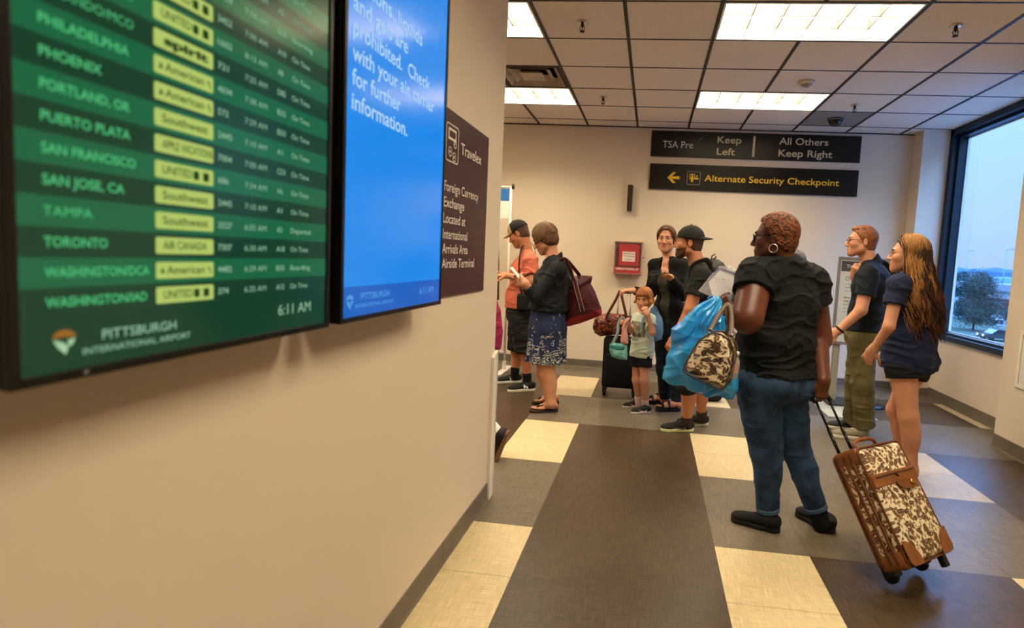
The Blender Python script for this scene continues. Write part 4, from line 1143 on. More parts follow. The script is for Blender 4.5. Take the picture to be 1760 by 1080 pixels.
def hair_cap(B, m, inf=.010, front=(.060, .062), slope=.85, nape=-.060, disp=None, extra=(), res=.005, name='hair', top=0.0, clips=()):
    """hair close to the skull behind a hairline that runs from the forehead down behind the ears"""
    n = nrm([1, 0, -slope]); pl = [B.plane((front[0], 0, front[1]), n), B.plane((0, 0, nape), nrm([.35, 0, -1]))]
    pr = [B.hel((-.016, 0, .032 + top / 2), (.098 + inf, .078 + inf, .089 + inf + top / 2), .02, cut=pl),
          B.hel((-.030, 0, -.030), (.072 + inf, .066 + inf, .075), .02, cut=pl)]
    return garment(B, name, pr + list(extra), m, list(clips), disp, res)

def locks(B, m, n, rng, phi=(-180, 180), drop=.10, wave=.004, rad=(.0032, .0012), hug=.012, name='hair', e0=80, e1=5, sweep=75, out=.0, parent=None, mats=None, pts_n=16, back=0.0, per=9, spread=.011, tipmat=None):
    """clumps of fine strands combed down from the crown, then hanging free; each clump draws together at its tip"""
    bm = bmesh.new(); h = B.d['hs']
    for i in range(n):
        p0 = math.radians(rng.uniform(*phi)); dr = drop * rng.uniform(.78, 1.12); w1, w2 = rng.uniform(0, 6.3), rng.uniform(2.0, 3.6); hg = hug * rng.uniform(.7, 1.15)
        ee = rng.uniform(e0 - 14, e0 + 6); mi = rng.randrange(len(mats)) if mats else 0
        tgt = p0
        if abs(p0) < math.radians(sweep): tgt = math.copysign(math.radians(sweep + rng.uniform(-6, 16)), p0 if abs(p0) > .02 else rng.choice((-1, 1)))
        K = max(5, pts_n // 2)
        for q_ in range(per):
            dph = rng.gauss(0, spread / .09); dhg = rng.uniform(-.5, .45) * spread; dl = rng.uniform(.86, 1.05); pj = rng.uniform(-.25, .25); pts = []
            for k_ in range(K):
                t = k_ / (K - 1); ev = math.radians(ee + (e1 - ee) * t); ph = p0 + (tgt - p0) * min(1, t * 1.25) + dph
                r = 1 + (hg + dhg) / .09
                pts.append(B.hp(-.016 + (.098) * r * math.cos(ev) * math.cos(ph), .078 * r * math.cos(ev) * math.sin(ph), .032 + .089 * r * math.sin(ev)))
            last = pts[-1]; od = nrm((last - B.hp(-.016, 0, 0)) * np.array([1, 1, 0])); sw = np.cross(UPZ, od)
            for k_ in range(1, pts_n - K + 1):
                t = k_ / (pts_n - K); ph = w2 * t * drop / .12 + w1 + pj
                q = last - UPZ * dr * dl * t + od * (out * t + wave * math.sin(ph) * min(1, t * 2)) + sw * (wave * math.sin(ph * .8 + 1.5) * min(1, t * 2) - dph * .07 * t)
                if back: q = q - B.hf * back * t
                pts.append(q)
            L_ = len(pts); R = [h * (rad[0] if k_ < L_ * .6 else rad[0] + (rad[1] - rad[0]) * ((k_ / L_ - .6) / .4)) for k_ in range(L_)]
            add_tube(bm, [p - B.base for p in pts], R, 4, mi=mi)
    return link(name, bm_mesh(name, bm), mats or m, parent or B.o)

def baseball_cap(B, m, brim_dir=1, front_m=None, tilt=(0, 0), name='cap', brim_l=.085, low=.022, res=.005, brim_m=None):
    mats = [m, front_m or m]
    pl = [B.plane((0, 0, low), nrm([-.10 * brim_dir, 0, -1]))]
    pr = [B.hel((-.014, 0, .034), (.110, .092, .103), .01, cut=pl)]
    reg = None
    if front_m is not None:
        def reg(c):
            f = (c - B.j['head']) @ B.hf / B.d['hs']; return (f * brim_dir > .030).astype(int)
    o = garment(B, name, pr, mats, [], None, res, regions=reg)
    # curved brim: a sheet with thickness
    bm = bmesh.new(); rows_ = []
    for zz in (0, .0045):
        for i in range(13):
            a = math.radians(-78 + 156 * i / 12); c0 = (brim_dir * (.098) * math.cos(a) - .014, .084 * math.sin(a)); row = []
            for k_ in range(7):
                t = k_ / 6; ln_ = brim_l * math.cos(a * .9) ** .8 if math.cos(a * .9) > 0 else 0
                f = c0[0] + brim_dir * ln_ * t; l = c0[1] * (1 - .12 * t)
                u = low + .010 - .012 * brim_dir * 0 - .35 * t * brim_l * .6 - 1.9 * l * l * (0.4 + .6 * t) + .012 - zz
                row.append(bm.verts.new(B.hp(f, l, u) - B.base))
            rows_.append(row)
    for s0 in (0, 13):
        for i in range(12):
            for k_ in range(6): bm.faces.new((rows_[s0 + i][k_], rows_[s0 + i + 1][k_], rows_[s0 + i + 1][k_ + 1], rows_[s0 + i][k_ + 1])).smooth = True
    for i in range(12): bm.faces.new((rows_[i][6], rows_[i + 1][6], rows_[14 + i][6], rows_[13 + i][6]))
    for i in (0, 12):
        for k_ in range(6): bm.faces.new((rows_[i][k_], rows_[i][k_ + 1], rows_[13 + i][k_ + 1], rows_[13 + i][k_]))
    link('brim', bm_mesh('brim', bm), brim_m or front_m or m, o)
    bm = bmesh.new(); c = B.hp(-.014, 0, .138) - B.base; add_lathe(bm, [(0, .006), (.008, .004), (.010, 0), (0, -.002)], 12, Matrix.Translation(Vector(c))); link('button', bm_mesh('button', bm), m, o)
    return o

def floor_pt(px, py, z=0.0): return atz(px, py, z)
def strap(name, pts, m, parent, w=.018, th=.35, base=None, n=8):
    """flat webbing through points"""
    pts = [np.asarray(p, float) for p in pts]
    P = []
    for i in range(len(pts) - 1):
        a, b = pts[max(i - 1, 0)], pts[i]; c, d = pts[i + 1], pts[min(i + 2, len(pts) - 1)]
        for k_ in range(6):
            t = k_ / 6; P.append(.5 * ((2 * b) + (-a + c) * t + (2 * a - 5 * b + 4 * c - d) * t * t + (-a + 3 * b - 3 * c + d) * t ** 3))
    P.append(pts[-1]); o = np.zeros(3) if base is None else base
    d0 = nrm(P[1] - P[0]); s_ = np.cross(d0, V3(1, .3, .2))
    return tube_obj(name, [p - o for p in P], w, m, parent, n, flat=(tuple(s_), th))
# ================================================================= the people in the queue
rng = random.Random(7)
SK_FAIR = mat('skin_fair', 'CB9070', rough=0.48, var=.07, vscale=9, sss=.06); LIP_FAIR = mat('lips_fair', 'B2685C', rough=0.45)
SK_TAN = mat('skin_tan', 'BC7C59', rough=0.48, var=.07, vscale=9, sss=.06); LIP_TAN = mat('lips_tan', 'A5604F', rough=0.45)
SK_DARK = mat('skin_dark', '5E3320', rough=0.40, var=.12, vscale=8, sss=.04); LIP_DARK = mat('lips_dark', '5B2C26', rough=0.4)
SHOE_BLK = mat('shoe_black', '17150F', rough=0.6, bump=.4, bscale=350); SOLE_WHT = mat('sole_white', 'D9D3C2', rough=0.6); SOLE_BLK = mat('sole_black', '141210', rough=0.6)
SOLE_LIME = mat('sole_pale_green', 'C9CF9A', rough=0.6); LACE = mat('lace_dark', '2B2823', rough=0.7); LACE_W = mat('lace_white', 'D8D2C6', rough=0.7)
def hang(B, sd): return nrm(B.j[sd + 'wr'] - B.j[sd + 'el'])

# ---------------- the woman in the black T-shirt and jeans, nearest the camera
Y = -.62
B = Body(at(1338, 905, -.63)[:2], (-.55, .83), 1.66, J=dict(
    pelvis=at(1330, 642, Y), waist=at(1335, 588, Y), chest=at(1343, 528, Y + .01), neck=at(1352, 452, Y), head=at(1331, 409, Y - .02),
    Lsh=at(1299, 480, -.74), Rsh=at(1391, 490, -.50), Lel=at(1285, 548, -.88), Lwr=at(1257, 537, -.66), Rel=at(1405, 582, -.46), Rwr=at(1415, 654, -.715),
    Lhip=at(1303, 662, -.69), Rhip=at(1348, 660, -.56), Lkn=at(1316, 772, -.68), Rkn=at(1364, 765, -.58), Lan=at(1320, 884, -.65), Ran=at(1406, 884, -.62)),
    chest=(.200, .155, .185), waist=(.200, .165, .155), pelvis=(.168, .156, .13), sh=.078, neck=.066, arm=(.086, .080, .060, .034), leg=(.112, .078, .064, .044),
    hs=1.0, butt=.098, bust=.9, belly=1.0, hf=(-.92, .36, -.04), hand=1.03)
BIG = B
hL = B.handp('L', at(1237, 510, -.60) - B.j['Lwr'], (.75, -.1, -.5), 1, curl=(.55, .7, .4), tcurl=.6)
hR = B.handp('R', at(1411, 690, -.715) - B.j['Rwr'], (-.35, .93, 0), -1, curl=((.5, .9, .6), (.55, 1.0, .6), (.6, 1.0, .6), (.65, 1.0, .6)), tcurl=.5)
make_person(B, 'woman in black T-shirt and blue jeans with short curly hair, nearest the camera', SK_DARK, LIP_DARK, hands=(hL, hR), res=.005)
TEE_BLK = mat('tee_black', '080908', rough=.85, var=.25, vscale=20, bump=.5, bscale=380)
hemz = at(1335, 640, Y)[2]
shirt(B, TEE_BLK, 't_shirt', .022, hemz, (.36, .34), .022, drape=[rc(B.j['waist'], V3(*B.j['pelvis'][:2], hemz), .160, .164, .05, flat=(B.plat, 1.18))],
      disp=addf(wrinkle(.0048, (20, 18, 34), None, 1.0), wrinkle(.002, (50, 44, 50), None, 3)), res=.005)
JEAN = mat('denim_blue', '15243A', rough=.85, var=.35, vscale=9, color2='325074', bump=.6, bscale=500)
trousers(B, JEAN, 'jeans', .012, 1.94, .012, hemz + .025, wrinkle(.0026, (20, 22, 20), None, 2.0), .005)
for sd, c in (('L', .93), ('R', .93)):           # turned-up jean cuffs
    a, e = B.j[sd + 'kn'], B.j[sd + 'an']; n = nrm(e - a); p = a + (e - a) * .945; r = B.d['leg']
    garment(B, 'jean_cuff', [rc(p - n * .04, p + n * .03, r[3] * B.q + .0185, r[3] * B.q + .0185, .005, cut=[(p, n), (p - n * .024, -n)])], mat('denim_cuff', '3E5870', rough=.8, bump=.5, bscale=500), res=.004)
hl_, tl_ = floor_pt(1341, 916), floor_pt(1258, 893); hr_, tr_ = floor_pt(1433, 919), floor_pt(1388, 893)
KNIT = mat('knit_black', '080807', rough=.8, bump=.8, bscale=300)
shoe(B, hl_, tl_, KNIT, SOLE_BLK, .265, w=1.1); shoe(B, hr_, hr_ + nrm(tr_ - hr_) * .26, KNIT, SOLE_BLK, .26, w=1.1)
for sd in 'LR': sock(B, sd, mat('sock_black', '0E0D0C', rough=.9), h1=.14, inf=.008)
eyes(B); brows(B, mat('brow_dark', '24150D', rough=.8))
curl = mat('hair_copper_curl', '1C0C06', rough=.5, var=.5, vscale=70, color2='8A4A22', bump=1.0, bscale=240)
hair_cap(B, curl, .014, (.050, .070), .80, -.062, addf(curl_disp(.0050, 300), curl_disp(.003, 520)), res=.004)
glasses(B, mat('glasses_black', '0E0B0A', rough=.25), .021, .019, .0028)
bm = bmesh.new()                                   # hoop earrings
for g in (1, -1):
    c = B.hp(-.010, .083 * g, -.058)
    add_tube(bm, [c + (B.hf * math.cos(a) + UPZ * math.sin(a)) * .021 - B.base for a in np.linspace(0, 2 * math.pi, 25)[:-1]], .0028, 8, closed=True)
    link('earring', bm_mesh('earring', bm), mat('hoop_silver', 'D9C9B4', rough=.25, metal=.9), B.o); bm = bmesh.new()
bm.free()
bm = bmesh.new()                                   # silver lacing on the left shoulder
for px, py, q in ((1303, 452, 0), (1295, 458, 0), (1314, 465, 0), (1302, 445, 0), (1313, 458, 0)):
    p = at(px, py, -.80) ; p = p + nrm(B.j['Lsh'] - p) * .0
    add_lathe(bm, [(0, .004), (.006, .003), (.007, 0), (0, -.003)], 10, Matrix.Translation(Vector(p - B.base + V3(0, .02, 0))))
link('shoulder_studs', bm_mesh('shoulder_studs', bm), mat('stud_silver', 'CFC8BE', rough=.25, metal=.9), B.o)
bm = bmesh.new(); wv = B.j['Rel'] + (B.j['Rwr'] - B.j['Rel']) * .30

# ---------------- the man in the navy polo shirt and olive trousers
Y = 1.2
B = Body(at(1470, 748, 1.2)[:2], (-.93, .36), 1.80, J=dict(
    pelvis=at(1481, 575, Y), waist=at(1490, 535, Y), chest=at(1497, 492, Y), neck=at(1496, 448, Y), head=at(1481, 415, Y),
    Lsh=at(1493, 472, 1.03), Rsh=at(1503, 464, 1.37), Lel=at(1480, 533, .98), Lwr=at(1441, 569, 1.0), Rel=at(1478, 512, 1.42), Rwr=at(1468, 474, 1.24),
    Lhip=at(1483, 585, 1.12), Rhip=at(1481, 585, 1.29), Lkn=at(1482, 662, 1.13), Rkn=at(1472, 655, 1.30), Lan=at(1486, 735, 1.16), Ran=at(1466, 725, 1.34)),
    chest=(.165, .125, .17), waist=(.142, .108, .14), pelvis=(.150, .118, .12), neck=.058, arm=(.054, .045, .042, .028), leg=(.088, .062, .056, .040), butt=.085, hs=1.05, hf=(-.99, .14, .0))
POLO = B
hL = B.handp('L', (-.8, .25, -.4), (.2, .8, -.5), 1, curl=(.5, .7, .4))
hR = B.handp('R', at(1476, 446, 1.10) - B.j['Rwr'], (.5, .75, -.2), -1, curl=(.75, 1.0, .5), tcurl=.5)
make_person(B, 'man in dark navy polo shirt and olive trousers wearing glasses', SK_FAIR, LIP_FAIR, hands=(hL, hR))
POLOM = mat('polo_navy', '0A151E', rough=.8, var=.25, vscale=14, bump=.45, bscale=420)
hemz = at(1480, 568, Y)[2]
shirt(B, POLOM, 'polo_shirt', .016, hemz, (.62, .62), .026, drape=[rc(B.j['waist'], V3(*B.j['pelvis'][:2], hemz), .120, .128, .05, flat=(B.plat, 1.30))], disp=wrinkle(.0045, (24, 20, 26), (7, 8, 8), 4.0))
n_ = B.j['neck']; cu = nrm(B.hp(-.03, 0, -.055) - n_)
garment(B, 'collar', [rc(n_ - cu * .015 - B.fw * .008, n_ + cu * .030 - B.fw * .010, .074, .067, .01, flat=(B.lat, 1.08), cut=[(n_ + cu * .030 - B.fw * .03, nrm(cu + B.fw * .45))]),
                      rc(n_ - cu * .02, n_ + cu * .06, .056, .054, .004, sub=True)], POLOM, res=.0045)
OLIVE = mat('twill_olive', '565030', rough=.85, var=.25, vscale=6, color2='79724A', bump=.5, bscale=480)
trousers(B, OLIVE, 'trousers', .014, 1.99, .040, B.j['pelvis'][2] + .1, wrinkle(.0034, (18, 18, 22), None, 6.0))
bm = bmesh.new(); add_tube(bm, [at(1486 + 14 * math.cos(a), 563 + 2 * math.sin(a), 1.2) - B.base for a in (0, 1)], .001); bm.free()
KH = mat('shoe_khaki', '8D8570', rough=.75, bump=.4, bscale=300)
hl_, tl_ = floor_pt(1493, 757), floor_pt(1430, 750)
shoe(B, hl_, hl_ + nrm(tl_ - hl_) * .30, KH, SOLE_WHT, .30, lace=LACE_W); hr_, tr_ = floor_pt(1484, 744), floor_pt(1437, 734)
shoe(B, hr_ + V3(0, .05, 0), hr_ + V3(0, .05, 0) + nrm(tl_ - hl_) * .29, mat('shoe_dark_brown', '3A332A', rough=.75), SOLE_WHT, .29)
eyes(B); brows(B, mat('brow_ginger', '6B3D1E', rough=.8))
GINGER = hair_mat('hair_ginger', '4E2812', 'A5622E')
hair_cap(B, GINGER, .006, (.062, .074), .72, -.052, strand_disp(B, .0015, 60), extra=[B.hel((.004, 0, .098), (.074, .060, .024), .015)], res=.0045)
glasses(B, mat('glasses_red', '5A1414', rough=.3), .020, .014, .0024)
bm = bmesh.new(); c = B.j['Lwr'] + (B.j['Lel'] - B.j['Lwr']) * .06; ax_ = hang(B, 'L'); u_ = nrm(np.cross(ax_, UPZ)); v_ = np.cross(ax_, u_)
add_tube(bm, [c + (u_ * math.cos(a) + v_ * math.sin(a)) * .036 - B.base for a in np.linspace(0, 2 * math.pi, 21)[:-1]], .0085, 8, closed=True)
link('wristwatch', bm_mesh('wristwatch', bm), mat('watch_black', '141210', rough=.4), B.o)

# ---------------- the young woman with long wavy hair
Y = .22
B = Body(at(1562, 815, .2)[:2], (-.82, .57), 1.655, J=dict(
    pelvis=at(1561, 612, Y), waist=at(1566, 570, Y), chest=at(1568, 520, Y), neck=at(1566, 473, Y), head=at(1560, 438, Y),
    Lsh=at(1544, 490, .08), Rsh=at(1594, 490, .36), Lel=at(1528, 562, .02), Lwr=at(1501, 600, .12), Rel=at(1600, 560, .42), Rwr=at(1592, 615, .34),
    Lhip=at(1551, 630, .14), Rhip=at(1574, 628, .30), Lkn=at(1561, 716, .10), Rkn=at(1540, 705, .36), Lan=at(1566, 808, .14), Ran=at(1553, 785, .38)),
    chest=(.148, .108, .16), waist=(.138, .100, .14), pelvis=(.158, .120, .12), sh=.050, neck=.046, arm=(.044, .037, .034, .024), leg=(.092, .060, .058, .040), butt=.072, bust=.75, hs=.98, hf=(-.94, .33, .02))
GIRL = B
hL = B.handp('L', at(1490, 617, .16) - B.j['Lwr'], (.5, .75, -.2), 1, curl=(.4, .6, .4)); hR = B.handp('R', hang(B, 'R'), (-.8, -.4, 0), -1, curl=(.3, .4, .3))
ft = [B.footp('L', (*floor_pt(1574, 830)[:2], .03), (floor_pt(1574, 830) + V3(-.20, .12, 0))[:2]), B.footp('R', (*(B.j['Ran'][:2] + V3(.05, -.02, 0)[:2]), .03), (B.j['Ran'][:2] + np.array([-.16, .10])))]
make_person(B, 'young woman with long wavy hair in navy T-shirt and black shorts', SK_FAIR, LIP_FAIR, hands=(hL, hR), feet=ft)
for sd in 'LR':
    h0 = floor_pt(1574, 830) if sd == 'L' else V3(*(B.j['Ran'][:2] + np.array([.05, -.02])), 0)
    a = nrm(V3(-.21, .12, 0)); sl_ = [rc(h0 + a * .02 + UPZ * .01, h0 + a * .20 + UPZ * .01, .036, .046, .02)]
    sdf_obj('sandal', sl_, mat('sandal_brown', '4A2F1C', rough=.7), .005, B.o, B.base, [((0, 0, .0), (0, 0, -1)), ((0, 0, .024), (0, 0, 1))])
NAVYT = mat('tee_navy', '16213F', rough=.85, var=.25, vscale=16, bump=.5, bscale=380)
hemz = at(1563, 633, Y)[2]
shirt(B, NAVYT, 't_shirt', .020, hemz, (.50, .50), .034, drape=[rc(B.j['chest'], V3(*(B.j['pelvis'][:2] + V3(.0, 0, 0)[:2]), hemz - .01), .120, .168, .05, flat=(B.plat, 1.14))], disp=addf(wrinkle(.0055, (20, 16, 30), (6, 7, 8), 8.0)))
BLKS = mat('shorts_black', '0D0D10', rough=.8, bump=.4, bscale=380)
trousers(B, BLKS, 'shorts', .016, .22, .022, hemz + .035, wrinkle(.003, (24, 20, 40), (8, 8, 8), 1.0), calf=False)
eyes(B, '5A4632'); brows(B, mat('brow_brown', '3E2817', rough=.8))
HAIR_LONG = [hair_mat('hair_brown_deep', '1E0F08', '45240F'), hair_mat('hair_auburn', '4A2410', '8A4A20'), hair_mat('hair_honey', '7A4A1E', 'C48C46')]
hb = hair_cap(B, HAIR_LONG[0], .012, (.058, .070), .62, -.14, strand_disp(B, .0025, 40), res=.005,
              extra=[rc(B.hp(-.06, 0, -.01), B.hp(-.105, .01, -.20), .078, .070, .05, flat=(B.hl, 1.15)), rc(B.hp(-.105, .01, -.20), B.hp(-.125, .02, -.46), .066, .030, .05, flat=(B.lat, 1.7))])
locks(B, None, 150, rng, (-180, 180), .50, .019, (.0030, .0010), .014, 'hair_locks', 82, -8, 88, .05, parent=hb, mats=[HAIR_LONG[0], HAIR_LONG[0], HAIR_LONG[0], HAIR_LONG[1]], pts_n=24, back=.06, per=10)
locks(B, None, 22, rng, (45, 150), .46, .024, (.0030, .0010), .022, 'hair_highlights', 76, -10, 90, .05, parent=hb, mats=[HAIR_LONG[2]], pts_n=24, back=.03, per=10)
glasses(B, mat('glasses_wire', '8A7A66', rough=.3, metal=.8), .019, .015, .0014)

# ---------------- the bearded man with the backward cap
Y = .98
B = Body(at(1185, 733, .98)[:2], (-.95, .30), 1.72, J=dict(
    pelvis=at(1196, 578, Y), waist=at(1203, 540, Y), chest=at(1206, 495, Y), neck=at(1200, 451, Y), head=at(1184, 417, Y),
    Lsh=at(1203, 474, .81), Rsh=at(1205, 467, 1.15), Lel=at(1186, 532, .76), Lwr=at(1160, 580, .74), Rel=at(1190, 525, 1.22), Rwr=at(1170, 560, 1.12),
    Lhip=at(1193, 590, .90), Rhip=at(1201, 588, 1.06), Lkn=at(1182, 664, .90), Rkn=at(1203, 655, 1.06), Lan=at(1181, 721, .95), Ran=at(1206, 711, 1.13)),
    chest=(.170, .128, .17), waist=(.150, .118, .14), pelvis=(.158, .122, .12), neck=.060, arm=(.056, .048, .043, .029), leg=(.090, .062, .058, .038), butt=.085, hs=1.03, hf=(-.99, .10, -.02))
CAPB = B
hL = B.handp('L', hang(B, 'L'), (.3, .9, 0), 1, curl=(.5, .7, .4)); hR = B.handp('R', hang(B, 'R'), (.3, -.9, 0), -1, curl=(.5, .7, .4))
BEARD = mat('beard_brown', '4A2A18', rough=.8, var=.4, vscale=90, bump=.8, bscale=300)
make_person(B, 'bearded man in dark grey T-shirt with a backward black cap', SK_TAN, LIP_TAN, hands=(hL, hR), beard=BEARD,
            extra=[B.hel((.066, 0, -.100), (.030, .034, .024), .02), B.hrc((.01, .052, -.066), (.060, .030, -.104), .018, .018, .02), B.hrc((.01, -.052, -.066), (.060, -.030, -.104), .018, .018, .02)])
CHAR = mat('tee_charcoal', '191813', rough=.85, var=.35, vscale=60, bump=.5, bscale=400)
shirt(B, CHAR, 't_shirt', .016, B.j['pelvis'][2] - .03, (.60, .60), .026, drape=[rc(B.j['waist'], B.j['pelvis'] - UPZ * .04, .128, .135, .05, flat=(B.plat, 1.28))], disp=wrinkle(.004, (24, 20, 26), (7, 8, 8), 2.6))
trousers(B, mat('shorts_charcoal', '131210', rough=.8, bump=.4, bscale=380), 'shorts', .016, 1.02, .036, B.j['pelvis'][2] + .08, wrinkle(.004, (18, 18, 30), (7, 7, 8), 5.0), calf=False)
RUN = mat('shoe_knit_black', '191712', rough=.7, bump=.7, bscale=320)
hl_, tl_ = floor_pt(1192, 741), floor_pt(1131, 741); d_ = nrm(tl_ - hl_); hr_ = floor_pt(1217, 731)
for h_ in (hl_, hr_):
    o, P = shoe(B, h_, h_ + d_ * .29, RUN, SOLE_LIME, .29, lace=LACE)
    bm = bmesh.new(); pts = [P(.085, .044, .046), P(.11, .047, .034), P(.15, .047, .040), P(.20, .046, .052), P(.15, .049, .031), P(.11, .049, .022), P(.09, .047, .026)]
    bm.faces.new([bm.verts.new(q - B.base - np.cross(UPZ, d_) * -.002) for q in pts]); link('shoe_logo', bm_mesh('shoe_logo', bm), mat('logo_grey', '5A554B', rough=.5), o)
for sd in 'LR': sock(B, sd, mat('sock_brown', '3A2A20', rough=.9), h1=.09)
eyes(B); brows(B, mat('brow_brown', '3E2817'))
hair_cap(B, hair_mat('hair_brown_short', '2A180E', '5E3A20'), .004, (.03, .02), .5, -.050, strand_disp(B, .001, 60), res=.005)
baseball_cap(B, mat('cap_charcoal', '191610', rough=.8, bump=.4, bscale=400), -1, low=.028, brim_l=.075)

# ---------------- the woman with the phone, facing the camera
Y = 1.72
B = Body(at(1150, 698, 1.70)[:2], (-.58, -.81), 1.73, J=dict(
    pelvis=at(1151, 565, Y), waist=at(1150, 530, Y), chest=at(1149, 482, Y), neck=at(1149, 444, Y), head=at(1145, 412, Y - .02),
    Rsh=at(1126, 457, 1.78), Lsh=at(1175, 457, 1.62), Rel=at(1119, 503, 1.86), Rwr=at(1088, 500, 1.76), Lel=at(1177, 507, 1.50), Lwr=at(1152, 477, 1.42),
    Rhip=at(1141, 573, 1.76), Lhip=at(1161, 574, 1.66), Rkn=at(1141, 632, 1.72), Lkn=at(1160, 634, 1.62), Ran=at(1144, 688, 1.76), Lan=at(1165, 696, 1.62)),
    chest=(.145, .102, .16), waist=(.128, .095, .14), pelvis=(.152, .110, .12), sh=.046, neck=.045, arm=(.043, .037, .034, .024), leg=(.084, .055, .052, .036), bust=.75, hs=1.0, hf=(-.20, -.98, .0))
WOMAN = B
hR = B.handp('R', at(1070, 499, 1.74) - B.j['Rwr'], (0, .1, -1), -1, curl=(.5, .8, .5)); hL = B.handp('L', at(1136, 470, 1.30) - B.j['Lwr'], (.15, .6, .8), 1, curl=((.3, .4, .3), (.6, .8, .4), (.75, .9, .4), (.8, 1, .5)), tcurl=.3)
ft = []
for sd, hp_, tp_ in (('R', (1150, 693), (1121, 693)), ('L', (1169, 706), (1134, 706))):
    h0 = floor_pt(*hp_); d_ = nrm(floor_pt(*tp_) - h0); ft.append((sd, h0, d_))
make_person(B, 'woman in open black cardigan facing the camera and holding a dark phone', SK_FAIR, LIP_FAIR, hands=(hL, hR), res=.0042, feet=[B.footp(sd, (*h0[:2], .03), (h0 + d_ * .235)[:2]) for sd, h0, d_ in ft])
for sd, h0, d_ in ft:
    t_ = np.cross(UPZ, d_)
    o = sdf_obj('sandal', [rc(h0 + d_ * .035 + UPZ * .012, h0 + d_ * .20 + UPZ * .012, .036, .044, .02)], mat('sandal_black', '16130F', rough=.6), .005, B.o, B.base, [((0, 0, .0), (0, 0, -1)), ((0, 0, .026), (0, 0, 1))])
    for a, hh in ((.185, .052), (.125, .074), (.05, .070)): strap('sandal_strap', [h0 + d_ * a + t_ * y + UPZ * (.024 + hh * (1 - (y / .05) ** 2)) for y in (-.046, -.025, 0, .025, .046)], mat('sandal_black', '16130F'), o, .012, .3, B.base)
SAGE = mat('top_grey_green', '3A372C', rough=.8, var=.3, vscale=18, bump=.4, bscale=300)
shirt(B, SAGE, 'top', .010, B.j['pelvis'][2] - .03, (0, 0), .02, disp=wrinkle(.004, (26, 20, 16), (8, 7, 6), 3.3),
      extra=[el(B.j['neck'] + B.fw * .085 - B.up * .055, (.058, .075, .085), B.tx(), .02, sub=True)])
CARD = mat('cardigan_black', '0A0A09', rough=.9, var=.25, vscale=20, bump=.6, bscale=300)
op = B.j['chest'] + B.fw * .16
shirt(B, CARD, 'cardigan', .020, B.j['pelvis'][2] - .10, (1.92, 1.90), .016, drape=[rc(B.j['waist'], B.j['pelvis'] - UPZ * .11, .105, .125, .05, flat=(B.plat, 1.35))],
      disp=addf(wrinkle(.004, (22, 20, 18), (8, 7, 6), 9.0)), extra=[rc(B.j['neck'] + B.fw * .10 - B.up * .03, B.j['pelvis'] + B.fw * .16 - B.up * .18, .045, .060, .02, flat=(B.fw, 2.0), sub=True)])
trousers(B, mat('denim_dark', '10161E', rough=.85, var=.3, vscale=9, color2='27323F', bump=.5, bscale=500), 'jeans', .012, 1.93, .022, B.j['pelvis'][2] + .09, wrinkle(.004, (20, 18, 34), (7, 7, 9), 1.5))
eyes(B, '3A3A2C'); brows(B, mat('brow_brown', '3E2817'))
AUB = hair_mat('hair_auburn_dark', '2C140A', '7A3F1E')
hb = hair_cap(B, AUB, .014, (.055, .075), .62, -.055, strand_disp(B, .003, 34), extra=[B.hel((-.10, -.01, .05), (.045, .05, .045), .02)])
locks(B, None, 46, rng, (-130, 130), .02, .005, (.0024, .001), .013, 'hair_locks', 78, 2, 60, -.01, parent=hb, mats=[AUB])

# ---------------- the small girl with the hand at her mouth
Y = 1.5
B = Body(at(1092, 703, 1.5)[:2], (-.50, -.87), 1.17, J=dict(
    pelvis=at(1103, 606, Y), waist=at(1104, 588, Y), chest=at(1106, 563, Y), neck=at(1107, 540, Y), head=at(1107, 515, 1.48),
    Lsh=at(1118, 549, 1.44), Rsh=at(1096, 547, 1.55), Lel=at(1122, 572, 1.34), Lwr=at(1113, 541, 1.315), Rel=at(1085, 568, 1.50), Rwr=at(1076, 553, 1.36),
    Lhip=at(1109, 614, 1.46), Rhip=at(1096, 613, 1.53), Lkn=at(1107, 655, 1.44), Rkn=at(1094, 653, 1.52), Lan=at(1109, 694, 1.49), Ran=at(1097, 687, 1.56)),
    chest=(.130, .100, .15), waist=(.128, .102, .13), pelvis=(.135, .108, .12), sh=.048, neck=.048, arm=(.045, .038, .036, .027), leg=(.078, .056, .054, .038), hs=.84, hf=(-.30, -.94, -.12), hand=.85)
CHILD = B
hL = B.handp('L', at(1107, 527, 1.34) - B.j['Lwr'], (-.3, .8, .3), 1, curl=(.6, .9, .5)); hR = B.handp('R', at(1071, 550, 1.30) - B.j['Rwr'], (.3, .3, -.9), -1, curl=(.7, .9, .5))
make_person(B, 'small girl with reddish hair and black shorts, one hand at her mouth', SK_FAIR, LIP_FAIR, hands=(hL, hR), res=.004)
MINT = mat('tee_pale_mint', 'BFC9B4', rough=.85, var=.10, vscale=12, bump=.4, bscale=380)
hemz = at(1103, 613, Y)[2]
def pat_front(c):
    r = c - B.j['chest']; a, u, f = r @ B.lat, r @ B.up, r @ B.fw
    return ((f > .02) & (np.abs(a) < .085) & (u > -.085) & (u < .055)).astype(int)
shirt(B, [MINT, mat('tee_print', '3A342C', rough=.8, var=.6, vscale=38, color2='A39A88')], 't_shirt', .014, hemz, (.55, .55), .02, drape=[rc(B.j['chest'], V3(*B.j['pelvis'][:2], hemz), .075, .090, .04, flat=(B.plat, 1.3))], disp=wrinkle(.003, (30, 26, 26), (9, 9, 9), 2.0), res=.005, regions=pat_front)
trousers(B, BLKS, 'shorts', .012, .42, .022, B.j['pelvis'][2] + .04, wrinkle(.002), calf=False, res=.005)
d_ = nrm(floor_pt(1082, 711) - floor_pt(1118, 709)); hl_, hr_ = floor_pt(1118, 709), floor_pt(1103, 699)
